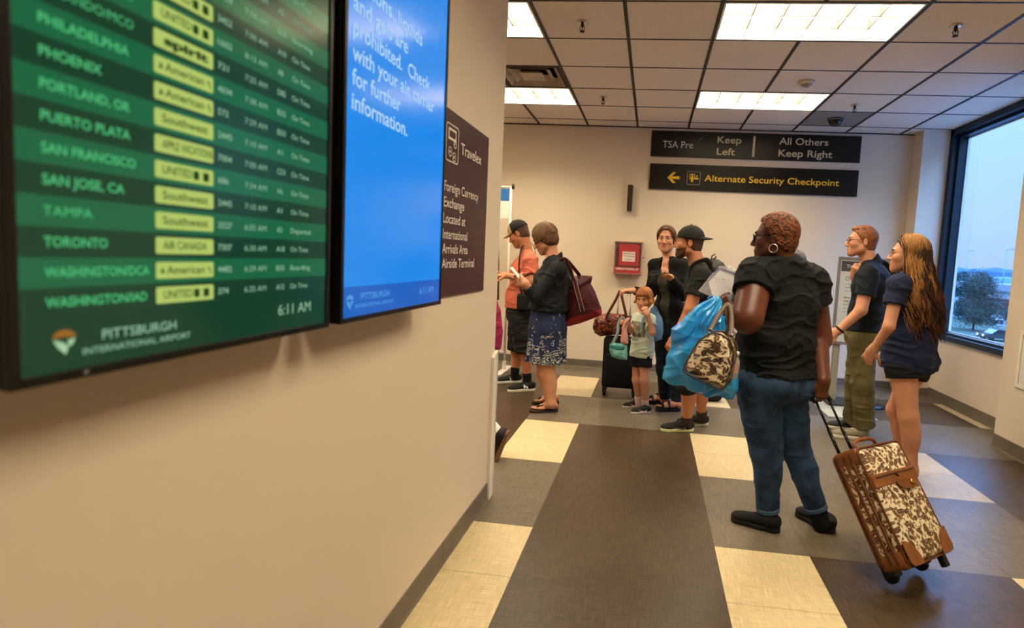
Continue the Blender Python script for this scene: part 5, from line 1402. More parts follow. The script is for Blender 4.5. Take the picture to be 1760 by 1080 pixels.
for h_ in (hl_, hr_):
    o, P = shoe(B, h_, h_ + d_ * .20, RUN, SOLE_WHT, .20, lace=None)
    bm = bmesh.new(); pts = [P(.075, .047, .050), P(.11, .048, .036), P(.15, .048, .040), P(.205, .047, .058), P(.15, .050, .030), P(.11, .050, .020), P(.08, .048, .028)]
    bm.faces.new([bm.verts.new(q - B.base + np.cross(UPZ, d_) * .002) for q in pts]); link('shoe_logo', bm_mesh('shoe_logo', bm), mat('logo_pink', 'D9A9A6', rough=.5), o)
for sd in 'LR': sock(B, sd, mat('sock_pink', 'E0BDB4', rough=.9), h1=.17)
eyes(B, '3A3A2C'); brows(B, mat('brow_ginger', '6B3D1E'))
RED1 = hair_mat('hair_red_child', '6A3412', 'C47A34')
hb = hair_cap(B, RED1, .012, (.062, .058), .60, -.075, strand_disp(B, .003, 36), res=.0045, extra=[B.hel((.066, 0, .064), (.030, .060, .030), .015)])
locks(B, None, 90, rng, (-170, 170), .045, .006, (.0026, .001), .013, 'hair_locks', 80, -10, 60, .012, parent=hb, mats=[RED1, hair_mat('hair_red_light', '9A5A22', 'E0A458')])
locks(B, None, 26, rng, (-55, 55), .012, .003, (.0026, .001), .014, 'fringe', 70, 28, 0, .0, parent=hb, mats=[RED1])

# ---------------- the woman in the denim jacket
Y = 1.24
B = Body(at(940, 700, 1.24)[:2], (-.97, .22), 1.66, J=dict(
    pelvis=at(941, 560, Y), waist=at(944, 522, Y), chest=at(950, 484, Y), neck=at(952, 443, Y), head=at(936, 411, Y),
    Lsh=at(961, 464, 1.05), Rsh=at(955, 458, 1.40), Lel=at(924, 512, 1.06), Lwr=at(904, 488, 1.00), Rel=at(920, 508, 1.36), Rwr=at(900, 490, 1.18),
    Lhip=at(941, 572, 1.15), Rhip=at(940, 572, 1.32), Lkn=at(940, 642, 1.16), Rkn=at(934, 638, 1.33), Lan=at(947, 693, 1.17), Ran=at(944, 684, 1.35)),
    chest=(.178, .135, .17), waist=(.176, .138, .14), pelvis=(.178, .140, .12), neck=.056, arm=(.058, .050, .044, .030), leg=(.100, .068, .066, .042), bust=1.0, belly=.9, hs=1.0, hf=(-.88, .08, -.46))
JACK = B
hL = B.handp('L', at(890, 474, 1.06) - B.j['Lwr'], (-.2, .75, .55), 1, curl=(.5, .8, .5), tcurl=.5); hR = B.handp('R', at(888, 478, 1.16) - B.j['Rwr'], (-.2, -.7, .6), -1, curl=(.5, .8, .5), tcurl=.5)
ft = []
for sd, hp_, tp_ in (('L', (959, 707), (908, 709)), ('R', (961, 694), (913, 694))):
    h0 = floor_pt(*hp_); ft.append((sd, h0, nrm(floor_pt(*tp_) - h0)))
make_person(B, 'woman in dark denim jacket and navy patterned skirt looking down at her phone', SK_FAIR, LIP_FAIR, hands=(hL, hR), feet=[B.footp(sd, (h0 + d_ * .012)[[0, 1]].tolist() + [.024], (h0 + d_ * .245)[:2]) for sd, h0, d_ in ft])
FLIP = mat('flipflop_brown', '2B1A12', rough=.7)
for sd, h0, d_ in ft:
    t_ = np.cross(UPZ, d_)
    o = sdf_obj('flip_flop', [rc(h0 + d_ * .035 + UPZ * .01, h0 + d_ * .215 + UPZ * .01, .036, .047, .02)], FLIP, .005, B.o, B.base, [((0, 0, .0), (0, 0, -1)), ((0, 0, .022), (0, 0, 1))])
    for g in (1, -1): strap('thong_strap', [h0 + d_ * .09 + t_ * .043 * g + UPZ * .024, h0 + d_ * .135 + t_ * .034 * g + UPZ * .060, h0 + d_ * .185 + t_ * .012 * g + UPZ * .050, h0 + d_ * .20 + t_ * .012 * (1 if sd == 'R' else -1) + UPZ * .026], FLIP, o, .011, .35, B.base)
DENIMJ = mat('denim_black_jacket', '0B0D10', rough=.85, var=.45, vscale=26, color2='1E2226', bump=.6, bscale=420)
hemz = at(935, 532, Y)[2]
shirt(B, DENIMJ, 'denim_jacket', .020, hemz, (1.80, 1.72), .016, drape=[rc(B.j['chest'], V3(*B.j['waist'][:2], hemz), .135, .166, .05, flat=(B.plat, 1.2))], disp=addf(wrinkle(.005, (20, 22, 20), (7, 7, 8), 6.0)))
garment(B, 'jacket_hem', [rc(V3(*B.j['waist'][:2], hemz + .018) + V3(.003, 0, 0), V3(*B.j['waist'][:2], hemz + .016) + V3(.003, 0, 0), .176, .176, .005, flat=(B.plat, 1.18))], DENIMJ, [((0, 0, hemz - .004), (0, 0, -1)), ((0, 0, hemz + .034), (0, 0, 1))], wrinkle(.003, (40, 40, 30), (9, 9, 9), 1), .005)
n_ = B.j['neck']; cu = nrm(B.hp(-.03, 0, -.055) - n_)
garment(B, 'jacket_collar', [rc(n_ - cu * .02, n_ + cu * .022 - B.fw * .012, .082, .072, .01, flat=(B.lat, 1.1), cut=[(n_ + cu * .024 - B.fw * .03, nrm(cu + B.fw * .5))]), rc(n_ - cu * .02, n_ + cu * .06, .058, .056, .004, sub=True)], DENIMJ, res=.0045)
def skirt_mat():
    m = mat('skirt_navy_print', '1C2540', rough=.8); t = m.node_tree; b = t.nodes['Principled BSDF']; L = t.links.new
    tc = t.nodes.new('ShaderNodeTexCoord'); sp = t.nodes.new('ShaderNodeSeparateXYZ'); L(tc.outputs['Object'], sp.inputs[0])
    n1 = t.nodes.new('ShaderNodeTexNoise'); n1.inputs['Scale'].default_value = 9; n1.inputs['Distortion'].default_value = 1.5; L(tc.outputs['Object'], n1.inputs['Vector'])
    w_ = t.nodes.new('ShaderNodeTexWave'); w_.wave_type = 'RINGS'; w_.inputs['Scale'].default_value = 14; w_.inputs['Distortion'].default_value = 12; w_.inputs['Detail'].default_value = 3; w_.inputs['Detail Scale'].default_value = 2.5; L(tc.outputs['Object'], w_.inputs['Vector'])
    mr = t.nodes.new('ShaderNodeMapRange'); mr.inputs[1].default_value = .88; mr.inputs[2].default_value = .30; mr.inputs[3].default_value = -.14; mr.inputs[4].default_value = .14; L(sp.outputs['Z'], mr.inputs[0])
    ad = t.nodes.new('ShaderNodeMath'); ad.operation = 'ADD'; L(n1.outputs['Fac'], ad.inputs[0]); L(mr.outputs[0], ad.inputs[1])
    g1 = t.nodes.new('ShaderNodeMath'); g1.operation = 'GREATER_THAN'; g1.inputs[1].default_value = .51; L(ad.outputs[0], g1.inputs[0])
    g2 = t.nodes.new('ShaderNodeMath'); g2.operation = 'GREATER_THAN'; g2.inputs[1].default_value = .68; L(w_.outputs['Fac'], g2.inputs[0])
    mm = t.nodes.new('ShaderNodeMath'); mm.operation = 'MULTIPLY'; L(g1.outputs[0], mm.inputs[0]); L(g2.outputs[0], mm.inputs[1])
    r2 = t.nodes.new('ShaderNodeValToRGB'); r2.color_ramp.elements[0].color = (*lin('1A1412'), 1); r2.color_ramp.elements[1].color = (*lin('1E2A4C'), 1); r2.color_ramp.elements[0].position = .28; r2.color_ramp.elements[1].position = .42; L(sp.outputs['Z'], r2.inputs[0])
    mx = t.nodes.new('ShaderNodeMix'); mx.data_type = 'RGBA'; L(mm.outputs[0], mx.inputs['Factor']); L(r2.outputs[0], mx.inputs['A']); mx.inputs['B'].default_value = (*lin('B9B4A6'), 1); L(mx.outputs['Result'], b.inputs['Base Color'])
    return m
hs_ = at(938, 621, Y)[2]; c0 = at(939, 590, Y)
garment(B, 'skirt', [el(B.j['pelvis'], np.array(B.d['pelvis']) * B.q + .016, B.px(), .05), rc(B.j['waist'] - UPZ * .02, V3(c0[0], c0[1], hs_ - .03), .152, .178, .05, flat=(B.plat, 1.20))],
        skirt_mat(), [((0, 0, hs_), (0, 0, -1)), ((0, 0, hemz + .05), (0, 0, 1))], vfold(c0, .010, 11, hs_, hs_ + .55, 1.0), .005)
eyes(B); brows(B, mat('brow_brown', '3E2817'))
BOB = hair_mat('hair_brown_bob', '2A180C', '7A4E2A')
hb = hair_cap(B, BOB, .018, (.056, .070), .55, -.075, strand_disp(B, .004, 34), top=.008)
locks(B, None, 80, rng, (-175, 175), .035, .004, (.003, .001), .017, 'hair_locks', 78, -8, 50, -.008, parent=hb, mats=[BOB, hair_mat('hair_brown_light', '38210F', '80582E')])

# ---------------- the man in the trucker cap and salmon shirt
Y = 1.96
B = Body(at(888, 664, 1.96)[:2], (-.98, .16), 1.77, J=dict(
    pelvis=at(893, 540, Y), waist=at(896, 508, Y), chest=at(901, 470, Y), neck=at(908, 433, Y), head=at(891, 402, Y),
    Lsh=at(912, 448, 1.79), Rsh=at(908, 443, 2.12), Lel=at(914, 484, 1.72), Lwr=at(873, 474, 1.76), Rel=at(908, 485, 2.18), Rwr=at(872, 472, 2.06),
    Lhip=at(893, 550, 1.88), Rhip=at(891, 550, 2.04), Lkn=at(903, 606, 1.88), Rkn=at(888, 602, 2.05), Lan=at(906, 652, 1.90), Ran=at(885, 640, 2.06)),
    chest=(.165, .122, .17), waist=(.150, .118, .14), pelvis=(.152, .118, .12), neck=.057, arm=(.052, .044, .040, .028), leg=(.086, .060, .054, .036), butt=.08, belly=.8, hs=1.03, hf=(-.86, .06, -.50))
CAPM = B
hL = B.handp('L', (-1, .1, .05), (0, .3, -.95), 1, curl=(.4, .6, .4)); hR = B.handp('R', (-1, -.1, .05), (0, -.3, .9), -1, curl=(.4, .6, .4))
make_person(B, 'man in salmon shirt and tan-and-black trucker cap looking down', SK_TAN, LIP_TAN, hands=(hL, hR))
SALM = mat('shirt_salmon', 'C8684F', rough=.85, var=.12, vscale=14, bump=.4, bscale=380)
hemz = at(880, 525, Y)[2]
shirt(B, SALM, 'shirt', .018, hemz - .02, (.72, .72), .03, drape=[rc(B.j['waist'], V3(*B.j['pelvis'][:2], hemz), .135, .142, .05, flat=(B.plat, 1.2))], disp=wrinkle(.005, (22, 20, 24), (7, 7, 8), 3.0))
trousers(B, mat('shorts_dark_grey', '181613', rough=.8, bump=.4, bscale=380), 'shorts', .018, 1.0, .040, B.j['pelvis'][2] + .08, wrinkle(.005, (18, 18, 30), (7, 7, 8), 7.0), calf=False)
hl_, tl_ = floor_pt(920, 671), floor_pt(869, 674); d_ = nrm(tl_ - hl_)
for h_ in (hl_, floor_pt(896, 657)):
    o, P = shoe(B, h_, h_ + d_ * .30, RUN, SOLE_WHT, .30, lace=LACE)
    bm = bmesh.new(); q = P(.135, .052, .036) - B.base; add_text(bm, 'N', plane_frame(q, d_ * -1, nrm(UPZ * .8 - np.cross(UPZ, d_) * .5)), .045, .038, bold=.06)
    link('shoe_logo', bm_mesh('shoe_logo', bm), mat('logo_light', 'C9C2B4', rough=.5), o)
for sd in 'LR': sock(B, sd, mat('sock_black', '0E0D0C'), h1=.24)
eyes(B); brows(B, mat('brow_brown', '3E2817'))
hair_cap(B, hair_mat('hair_brown_short', '2A180E', '5E3A20'), .004, (.03, .02), .5, -.050, strand_disp(B, .001, 60))
baseball_cap(B, mat('cap_mesh_black', '1A1613', rough=.85, bump=.8, bscale=300), 1, mat('cap_tan', 'B69C74', rough=.8, bump=.3, bscale=400), low=.026, brim_l=.075)

# ---------------- the person whose foot shows past the end of the left wall
B = Body((-.46, -.02), (-1, .0), 1.64, J=dict(Lan=at(852, 742, -.04), Lkn=V3(-.36, -.06, .44), Lhip=V3(-.46, -.09, .85), Rkn=V3(-.56, .07, .47), Ran=V3(-.62, .08, .08)), leg=(.085, .058, .054, .036), hf=(-1, 0, 0))
make_person(B, 'person walking away behind the left wall, only a white sock and black shoe showing', SK_TAN, LIP_TAN, hands=(B.handp('L', hang(B, 'L'), (0, 1, 0), 1), B.handp('R', hang(B, 'R'), (0, -1, 0), -1)))
shirt(B, mat('tee_grey', '6B6660', rough=.85), 't_shirt', .016, .80, (.6, .6), .024, disp=wrinkle(.004))
trousers(B, mat('shorts_blue', '2A3444', rough=.85), 'shorts', .018, 1.0, .03, .95, wrinkle(.004), calf=False)
hair_cap(B, hair_mat('hair_brown_short', '2A180E', '5E3A20'), .010, (.055, .07), .7, -.06, strand_disp(B, .002, 50)); eyes(B); brows(B, mat('brow_brown', '3E2817'))
toe = at(857, 799, -.06); toe[2] = .012; hee = at(877, 741, -.04)
d_ = nrm(toe - hee)
shoe(B, hee, hee + d_ * .25, mat('shoe_black_white', '171412', rough=.6), mat('sole_tan', '6E4A30', rough=.7), .25, up=V3(-1, 0, .3))
shoe(B, V3(-.57, .08, 0), V3(-.83, .08, 0), mat('shoe_black_white', '171412'), mat('sole_tan', '6E4A30'), .26)
for sd in 'LR': sock(B, sd, mat('sock_white', 'D8D0C2', rough=.9, bump=.5, bscale=200), h1=.5, inf=.008)

# ---------------- the person hidden behind the woman in black (only grey hair shows over her shoulder)
c = at(1366, 452, 2.3)
B = Body((c[0], 2.3), (-1, .1), c[2] / .93, hf=(-1, .1, 0))
make_person(B, 'person almost hidden behind the woman in black, only grey hair showing above her shoulder', SK_FAIR, LIP_FAIR, hands=(B.handp('L', hang(B, 'L'), (0, 1, 0), 1), B.handp('R', hang(B, 'R'), (0, -1, 0), -1)), res=.007)
shirt(B, mat('tee_slate', '3A3E44', rough=.85), 't_shirt', .016, .80, (.6, .6), .024, disp=wrinkle(.004), res=.007)
trousers(B, mat('trousers_black', '1A1918', rough=.85), 'trousers', .014, 1.97, .02, .98, wrinkle(.004), res=.007)
for sd in 'LR':
    a = V3(*B.j[sd + 'an'][:2], 0); shoe(B, a + B.f * -.05, a + B.f * .22, SHOE_BLK, SOLE_BLK, .27)
GREY = hair_mat('hair_grey', '3E3A36', '7C766E')
hb = hair_cap(B, GREY, .014, (.055, .07), .65, -.07, strand_disp(B, .003, 44)); eyes(B); brows(B, mat('brow_grey', '5A544C'))
# ================================================================= luggage and things carried
def floral(name, base, c1, c2, sc=22.0, vein=True, uvmode='xz'):
    """cream cloth printed with brown leaves: two families of pointed leaves, each turned at random"""
    m = mat(name, base, rough=.75); t = m.node_tree; b = t.nodes['Principled BSDF']; L = t.links.new
    tc = t.nodes.new('ShaderNodeTexCoord'); sp = t.nodes.new('ShaderNodeSeparateXYZ'); L(tc.outputs['Object'], sp.inputs[0])
    def math_(op, a, b_=None, c=None):
        n = t.nodes.new('ShaderNodeMath'); n.operation = op
        for i, q in enumerate((a, b_, c)):
            if q is None: continue
            if isinstance(q, (int, float)): n.inputs[i].default_value = q
            else: L(q, n.inputs[i])
        return n.outputs[0]
    cx = t.nodes.new('ShaderNodeCombineXYZ'); L(math_('ADD', sp.outputs['X'], sp.outputs['Y']), cx.inputs[0]); L(sp.outputs['Z'], cx.inputs[1])
    col = None; prev = None
    for q, (s_, off, cc, a_, b_) in enumerate(((sc, 0.0, c2, .52, .21), (sc * .80, 3.7, c1, .60, .27), (sc * 1.5, 9.1, c1, .46, .20))):
        mp = t.nodes.new('ShaderNodeMapping'); mp.inputs['Location'].default_value = (off, off * .6, 0); mp.inputs['Scale'].default_value = (s_, s_, 1); L(cx.outputs[0], mp.inputs[0])
        v = t.nodes.new('ShaderNodeTexVoronoi'); v.voronoi_dimensions = '2D'; v.inputs['Scale'].default_value = 1.0; L(mp.outputs[0], v.inputs['Vector'])
        df = t.nodes.new('ShaderNodeVectorMath'); df.operation = 'SUBTRACT'; L(mp.outputs[0], df.inputs[0]); L(v.outputs['Position'], df.inputs[1])
        rs = t.nodes.new('ShaderNodeSeparateColor'); L(v.outputs['Color'], rs.inputs[0])
        vr = t.nodes.new('ShaderNodeVectorRotate'); vr.rotation_type = 'Z_AXIS'; L(df.outputs[0], vr.inputs['Vector']); L(math_('MULTIPLY', rs.outputs[0], 6.283), vr.inputs['Angle'])
        s2 = t.nodes.new('ShaderNodeSeparateXYZ'); L(vr.outputs[0], s2.inputs[0])
        xx = math_('DIVIDE', s2.outputs['X'], a_); pr = math_('MULTIPLY', math_('SUBTRACT', 1.0, math_('MULTIPLY', xx, xx)), b_)
        ay = math_('ABSOLUTE', s2.outputs['Y']); inside = math_('LESS_THAN', ay, pr)
        if vein: inside = math_('MULTIPLY', inside, math_('GREATER_THAN', ay, .012))
        inside = math_('MULTIPLY', inside, math_('GREATER_THAN', rs.outputs[1], .12))
        mx = t.nodes.new('ShaderNodeMix'); mx.data_type = 'RGBA'; L(inside, mx.inputs['Factor'])
        if prev is None: mx.inputs['A'].default_value = (*lin(base), 1)
        else: L(prev, mx.inputs['A'])
        sh = t.nodes.new('ShaderNodeMix'); sh.data_type = 'RGBA'; L(rs.outputs[2], sh.inputs['Factor']); sh.inputs['A'].default_value = (*lin(cc), 1); sh.inputs['B'].default_value = (*[x * .45 for x in lin(cc)], 1)
        L(sh.outputs['Result'], mx.inputs['B']); prev = mx.outputs['Result']
    L(prev, b.inputs['Base Color'])
    return m
FLORAL = floral('leaf_print_cloth', 'DCCBA8', '6A4426', '8A6640', 34.0)
FLORAL2 = floral('leaf_print_bag', 'DECBA6', '4E3420', '77563A', 36.0)
LEATHER = mat('leather_tan', '7C4820', rough=.42, var=.22, vscale=14, bump=.25, bscale=180); PIPING = mat('leather_piping', '5E3114', rough=.4)
ZIP = mat('zip_brown', '3E2412', rough=.45); GOLDM = mat('brass', 'B98B45', rough=.25, metal=1.0); BLK = mat('plastic_black', '100F0E', rough=.4)
POLE = mat('pole_black', '1B1A19', rough=.25, metal=.5)

# ---- rolling suitcase, leaning on its wheels towards the hand that pulls it
psi, th_, W_, D_, L_ = 2.226, .608, .352, .160, .522
pdir = V3(math.cos(psi), math.sin(psi), 0); ld = math.cos(th_) * UPZ + math.sin(th_) * pdir; nd = -pdir * math.cos(th_) + UPZ * math.sin(th_); wd = np.cross(ld, nd)
case = thing('rolling_suitcase', 'leaf-print cloth rolling suitcase with tan leather trim leaning on its wheels', 'suitcase', (0, 0, 0))
Mc = Matrix.Identity(4); org = V3(2.1156, -1.0333, .0676)
for i in range(3): Mc[i][0], Mc[i][1], Mc[i][2], Mc[i][3] = -wd[i], nd[i], ld[i], org[i]
case.matrix_world = Mc
def loc_mesh(name, bm, m, parent, smooth=False): return link(name, bm_mesh(name, bm, smooth), m, parent)
hx = W_ / 2
bm = bmesh.new(); add_box(bm, (-hx, 0, 0), (hx, D_ - .045, L_), .030, 4); loc_mesh('shell', bm, FLORAL, case, True)
bm = bmesh.new(); add_box(bm, (-hx + .006, D_ - .07, .006), (hx - .006, D_, L_ - .006), .030, 4); sh_ = loc_mesh('front_pocket', bm, FLORAL, case, True)
def loop(y, e, r=.034, n=6):
    pts = []
    for cx, cz, a0 in ((hx - r, L_ - r, 0), (-hx + r, L_ - r, 90), (-hx + r, r, 180), (hx - r, r, 270)):
        for i in range(n + 1):
            a = math.radians(a0 + 90 * i / n); pts.append((cx + (r + e) * math.cos(a), y, cz + (r + e) * math.sin(a)))
    return pts
for y, e, r_, m_ in ((D_ - .014, -.004, .0055, PIPING), (.008, -.002, .0055, PIPING)):
    bm = bmesh.new(); add_tube(bm, loop(y, e), r_, 8, closed=True); loc_mesh('piping', bm, m_, case)
for y, e, wdt, m_ in ((.030, .0012, .011, LEATHER), (.070, .0012, .009, LEATHER), (.104, .0012, .008, LEATHER)):
    bm = bmesh.new(); add_tube(bm, loop(y, e), wdt, 8, closed=True, flat=((0, 1, 0), .22) if False else None)
    for v in bm.verts:                                   # flatten the tube to a band hugging the case
        v.co.x = max(-hx - .003, min(hx + .003, v.co.x)); v.co.z = max(-.003, min(L_ + .003, v.co.z))
    bd = loc_mesh('leather_band', bm, m_, case)
    bm = bmesh.new(); add_tube(bm, loop(y, e + .004), .0022, 6, closed=True); loc_mesh('zip', bm, ZIP, bd)
bm = bmesh.new(); add_box(bm, (-hx + .002, D_ - .03, .335), (hx - .002, D_ + .004, .392), .004); band = loc_mesh('pocket_band', bm, LEATHER, case)
bm = bmesh.new(); add_tube(bm, [(-hx + .02, D_ + .006, .378), (hx - .03, D_ + .006, .378)], .0028, 6); add_tube(bm, [(.0, D_ + .007, .378), (-.012, D_ + .010, .362)], .004, 6); loc_mesh('zip', bm, ZIP, band)
bm = bmesh.new(); add_prism(bm, [(-hx + .030, .337)] + [(-hx + .030 + .17 * (1 - math.cos(a)) / 2, .337 - .040 * math.sin(a)) for a in np.linspace(.3, math.pi, 9)], plane_frame((0, D_ + .0045, 0), (1, 0, 0), (0, 0, 1)), -.008)
loc_mesh('pocket_flap', bm, LEATHER, case)
bm = bmesh.new(); add_lathe(bm, [(0, .008), (.012, .006), (.014, 0), (0, -.002)], 16, plane_frame((-.085, D_ + .0128, .322), (1, 0, 0), (0, 0, -1))); loc_mesh('snap_button', bm, GOLDM, case)
for sx in (-1, 1):                                       # leather corner patches
    bm = bmesh.new()
    rr = .030
    pts = [(sx * (hx - .095), .004)] + [(sx * (hx - .004 - .091 * math.cos(t)), .004 + .105 * math.sin(t)) for t in np.linspace(.15, math.pi / 2, 7)]
    pts += [(sx * (hx - .004 - rr + rr * math.cos(t)), .004 + rr - rr * math.sin(t)) for t in np.linspace(0, math.pi / 2, 6)]
    add_prism(bm, pts, plane_frame((0, D_ + .0005, 0), (1, 0, 0), (0, 0, 1)), -.004)
    loc_mesh('corner_patch', bm, LEATHER, case)
for sx in (-1, 1):
    for z0, z1 in ((-.003, .075), (L_ - .070, L_ + .003)):
        bm = bmesh.new(); add_box(bm, (min(sx * (hx + .003), sx * (hx - .04)), .012, z0), (max(sx * (hx + .003), sx * (hx - .04)), D_ - .012, z1), .0195, 4); loc_mesh('corner_cap', bm, LEATHER, case, True)
bm = bmesh.new(); add_box(bm, (-hx + .004, .02, L_ - .02), (hx - .004, D_ - .02, L_ + .004), .008, 3); loc_mesh('top_panel', bm, LEATHER, case)
bm = bmesh.new(); add_tube(bm, [(-.085, .085, L_), (-.08, .085, L_ + .03), (-.04, .085, L_ + .042), (.04, .085, L_ + .042), (.08, .085, L_ + .03), (.085, .085, L_)], .009, 8); loc_mesh('top_handle', bm, LEATHER, case)
hand_c = at(1412, 681, -.66); hl_loc = Mc.inverted() @ Vector(hand_c)
ext = L_ + .285
for x in (.112, .008):
    bm = bmesh.new(); add_tube(bm, [(x, .010, L_ - .03), (x, .010, L_ + .13)], .0085, 10); add_tube(bm, [(x, .010, L_ + .12), (x, .010, ext)], .0065, 10); loc_mesh('handle_pole', bm, POLE, case)
bm = bmesh.new(); add_tube(bm, [(.122, .010, ext - .012), (.112, .010, ext + .006), (.09, .010, ext + .012), (.03, .010, ext + .012), (.008, .010, ext + .006), (-.002, .010, ext - .012)], .0125, 10); loc_mesh('grip', bm, BLK, case)
for sx in (-1, 1):
    bm = bmesh.new(); ctr = Matrix.Translation((sx * .12, .004, -.022)) @ Matrix.Rotation(math.pi / 2, 4, 'Y')
    add_lathe(bm, [(0, -.014), (.030, -.014), (.034, -.009), (.034, .009), (.030, .014), (0, .014)], 24, ctr); wh = loc_mesh('wheel', bm, mat('wheel_black', '0E0D0D', rough=.5), case)
    bm = bmesh.new(); add_box(bm, (sx * .12 - .030, -.018, -.030), (sx * .12 + .030, .045, .014), .008, 2); loc_mesh('wheel_housing', bm, BLK, case)
for x in (-.13,):
    bm = bmesh.new(); add_box(bm, (x - .018, D_ - .065, -.055), (x + .018, D_ - .035, .004), .006); loc_mesh('stand_foot', bm, BLK, case)

# ---- outline helper: photo outline -> plane through p0 with normal n
def on_plane(px, py, p0, n):
    d = CF + CR * (px - 880 - PPX) / FPX + CU * (540 + PPY - py) / FPX
    return CAM + d * ((np.asarray(p0) - CAM) @ n / (d @ n))
def outline(pxs, p0, n):
    n = nrm(n); u = nrm(np.cross(UPZ, -n)); u = u if u[0] > 0 else -u; v = nrm(np.cross(n, u)); v = v if v[2] > 0 else -v
    P = np.array([on_plane(x, y, p0, n) for x, y in pxs]); o = P.mean(0)
    return np.stack([(P - o) @ u, (P - o) @ v], 1), o, np.array([u, v, np.cross(u, v)])
def rootloc(t): return np.array(t.location)
def part_sdf(t, name, prims, m, res=.004, **k): return sdf_obj(name, prims, m, res, t, rootloc(t), **k)

# ---- leaf-print handbag on the woman's left forearm
Z7 = lambda x, y: (x / 5.4 + 1140, y / 5.4 + 500)
HB_Y = -1.02; n0 = nrm((-.22, -.95, .05)); p0 = at(1220, 620, HB_Y)
hb_px = [Z7(*q) for q in ((178, 735), (205, 665), (262, 560), (335, 460), (430, 398), (520, 400), (600, 450), (645, 535), (655, 610), (640, 700), (598, 850), (556, 915), (515, 928), (360, 862), (200, 772))]
pts, o0, ax0 = outline(hb_px, p0, n0)
hb = thing('handbag', 'leaf-print handbag with leather handles hanging from the arm of the woman in black', 'handbag', tuple(o0))
back = o0 - ax0[2] * 0 + nrm((.30, .95, 0)) * .065
part_sdf(hb, 'body', [poly(pts, back, np.array([ax0[0], ax0[1], nrm(np.cross(ax0[0], ax0[1]))]), .072, .030, .01, .35)], FLORAL2, .004, disp=wrinkle(.0015, (40, 40, 40), (10, 10, 10), 2))
def rim(name, off, r, m, sc=1.0):
    P = [o0 + ax0[0] * x * sc + ax0[1] * y * sc + off - rootloc(hb) for x, y in pts]
    Q = []
    for i in range(len(P)):
        a, b, c, d = P[i - 1], P[i], P[(i + 1) % len(P)], P[(i + 2) % len(P)]
        for k_ in range(4):
            t = k_ / 4; Q.append(.5 * ((2 * b) + (-a + c) * t + (2 * a - 5 * b + 4 * c - d) * t * t + (-a + 3 * b - 3 * c + d) * t ** 3))
    return tube_obj(name, Q, r, m, hb, 8, True)
dn = nrm((.30, .95, 0))
rim('piping', dn * .012, .0042, mat('piping_grey', '4A4038', rough=.35), .985); rim('piping', dn * .118, .0042, mat('piping_grey', '4A4038'), .985); rim('zip', dn * .066, .003, ZIP, 1.0)
STRAPG = mat('strap_taupe', '6B5646', rough=.4, bump=.2, bscale=200)
elb = at(1262, 533, -.82)
for off, a, b in ((0.010, Z7(430, 375), Z7(585, 165)), (.11, Z7(610, 420), Z7(600, 160))):
    A = on_plane(*a, p0, n0) + dn * off; Bm = on_plane(*b, p0 + V3(0, .10, 0), n0)
    A2 = on_plane(*Z7(625, 430), p0, n0) + dn * off if off < .05 else on_plane(*Z7(560, 400), p0, n0) + dn * off
    top = on_plane(*Z7(600, 140), p0 + V3(0, .12, 0), n0)
    strap('handle', [A, A * .4 + top * .6 + V3(-.012, 0, 0), top + V3(0, 0, .008), A2 * .4 + top * .6 + V3(.012, 0, 0), A2], STRAPG, hb, .011, .5, rootloc(hb))
    for q in (A, A2):
        bm = bmesh.new(); add_tube(bm, [q + (ax0[0] * math.cos(t) + ax0[1] * math.sin(t)) * .011 - rootloc(hb) for t in np.linspace(0, 2 * math.pi, 13)[:-1]], .003, 6, closed=True); link('handle_ring', bm_mesh('handle_ring', bm), mat('ring_steel', 'A79E92', rough=.25, metal=1), hb)
c = on_plane(*Z7(500, 535), p0, n0) - n0 * -.004
part_sdf(hb, 'leather_tab', [el(c, (.017, .006, .026), np.array([ax0[0], n0, ax0[1]]), .004)], mat('tab_brown', '5A3A22', rough=.4), .003)
c = on_plane(*Z7(508, 487), p0, n0) + n0 * .004
bm = bmesh.new(); add_tube(bm, [c + ax0[0] * .009 * math.cos(t) + ax0[1] * .006 * math.sin(t) - rootloc(hb) for t in np.linspace(0, 2 * math.pi, 17)[:-1]], .0022, 6, closed=True); link('tab_ring', bm_mesh('tab_ring', bm), GOLDM, hb)
wb0 = on_plane(*Z7(655, 720), p0 + V3(0, .09, 0), n0)
wb = thing('water_bottle', 'small clear water bottle with white cap in the side pocket of the handbag', 'bottle', tuple(wb0))
bm = bmesh.new(); Mw = Matrix.Rotation(math.radians(6), 4, 'Y'); add_lathe(bm, [(0, -.05), (.020, -.05), (.023, -.045), (.023, .035), (.012, .058), (.012, .064), (0, .064)], 20, Mw); link('body', bm_mesh('body', bm), mat('bottle_clear', 'D9C9BE', rough=.08, alpha=.45), wb)
bm = bmesh.new(); add_lathe(bm, [(0, .060), (.0145, .060), (.0145, .078), (.012, .082), (0, .082)], 20, Mw); link('cap', bm_mesh('cap', bm), mat('cap_white', 'DCD6CC', rough=.4), wb)
bm = bmesh.new(); add_lathe(bm, [(.0236, -.02), (.0236, .022)], 20, Mw); link('bottle_label', bm_mesh('bottle_label', bm), mat('label_pink', 'B98A78', rough=.5), wb)

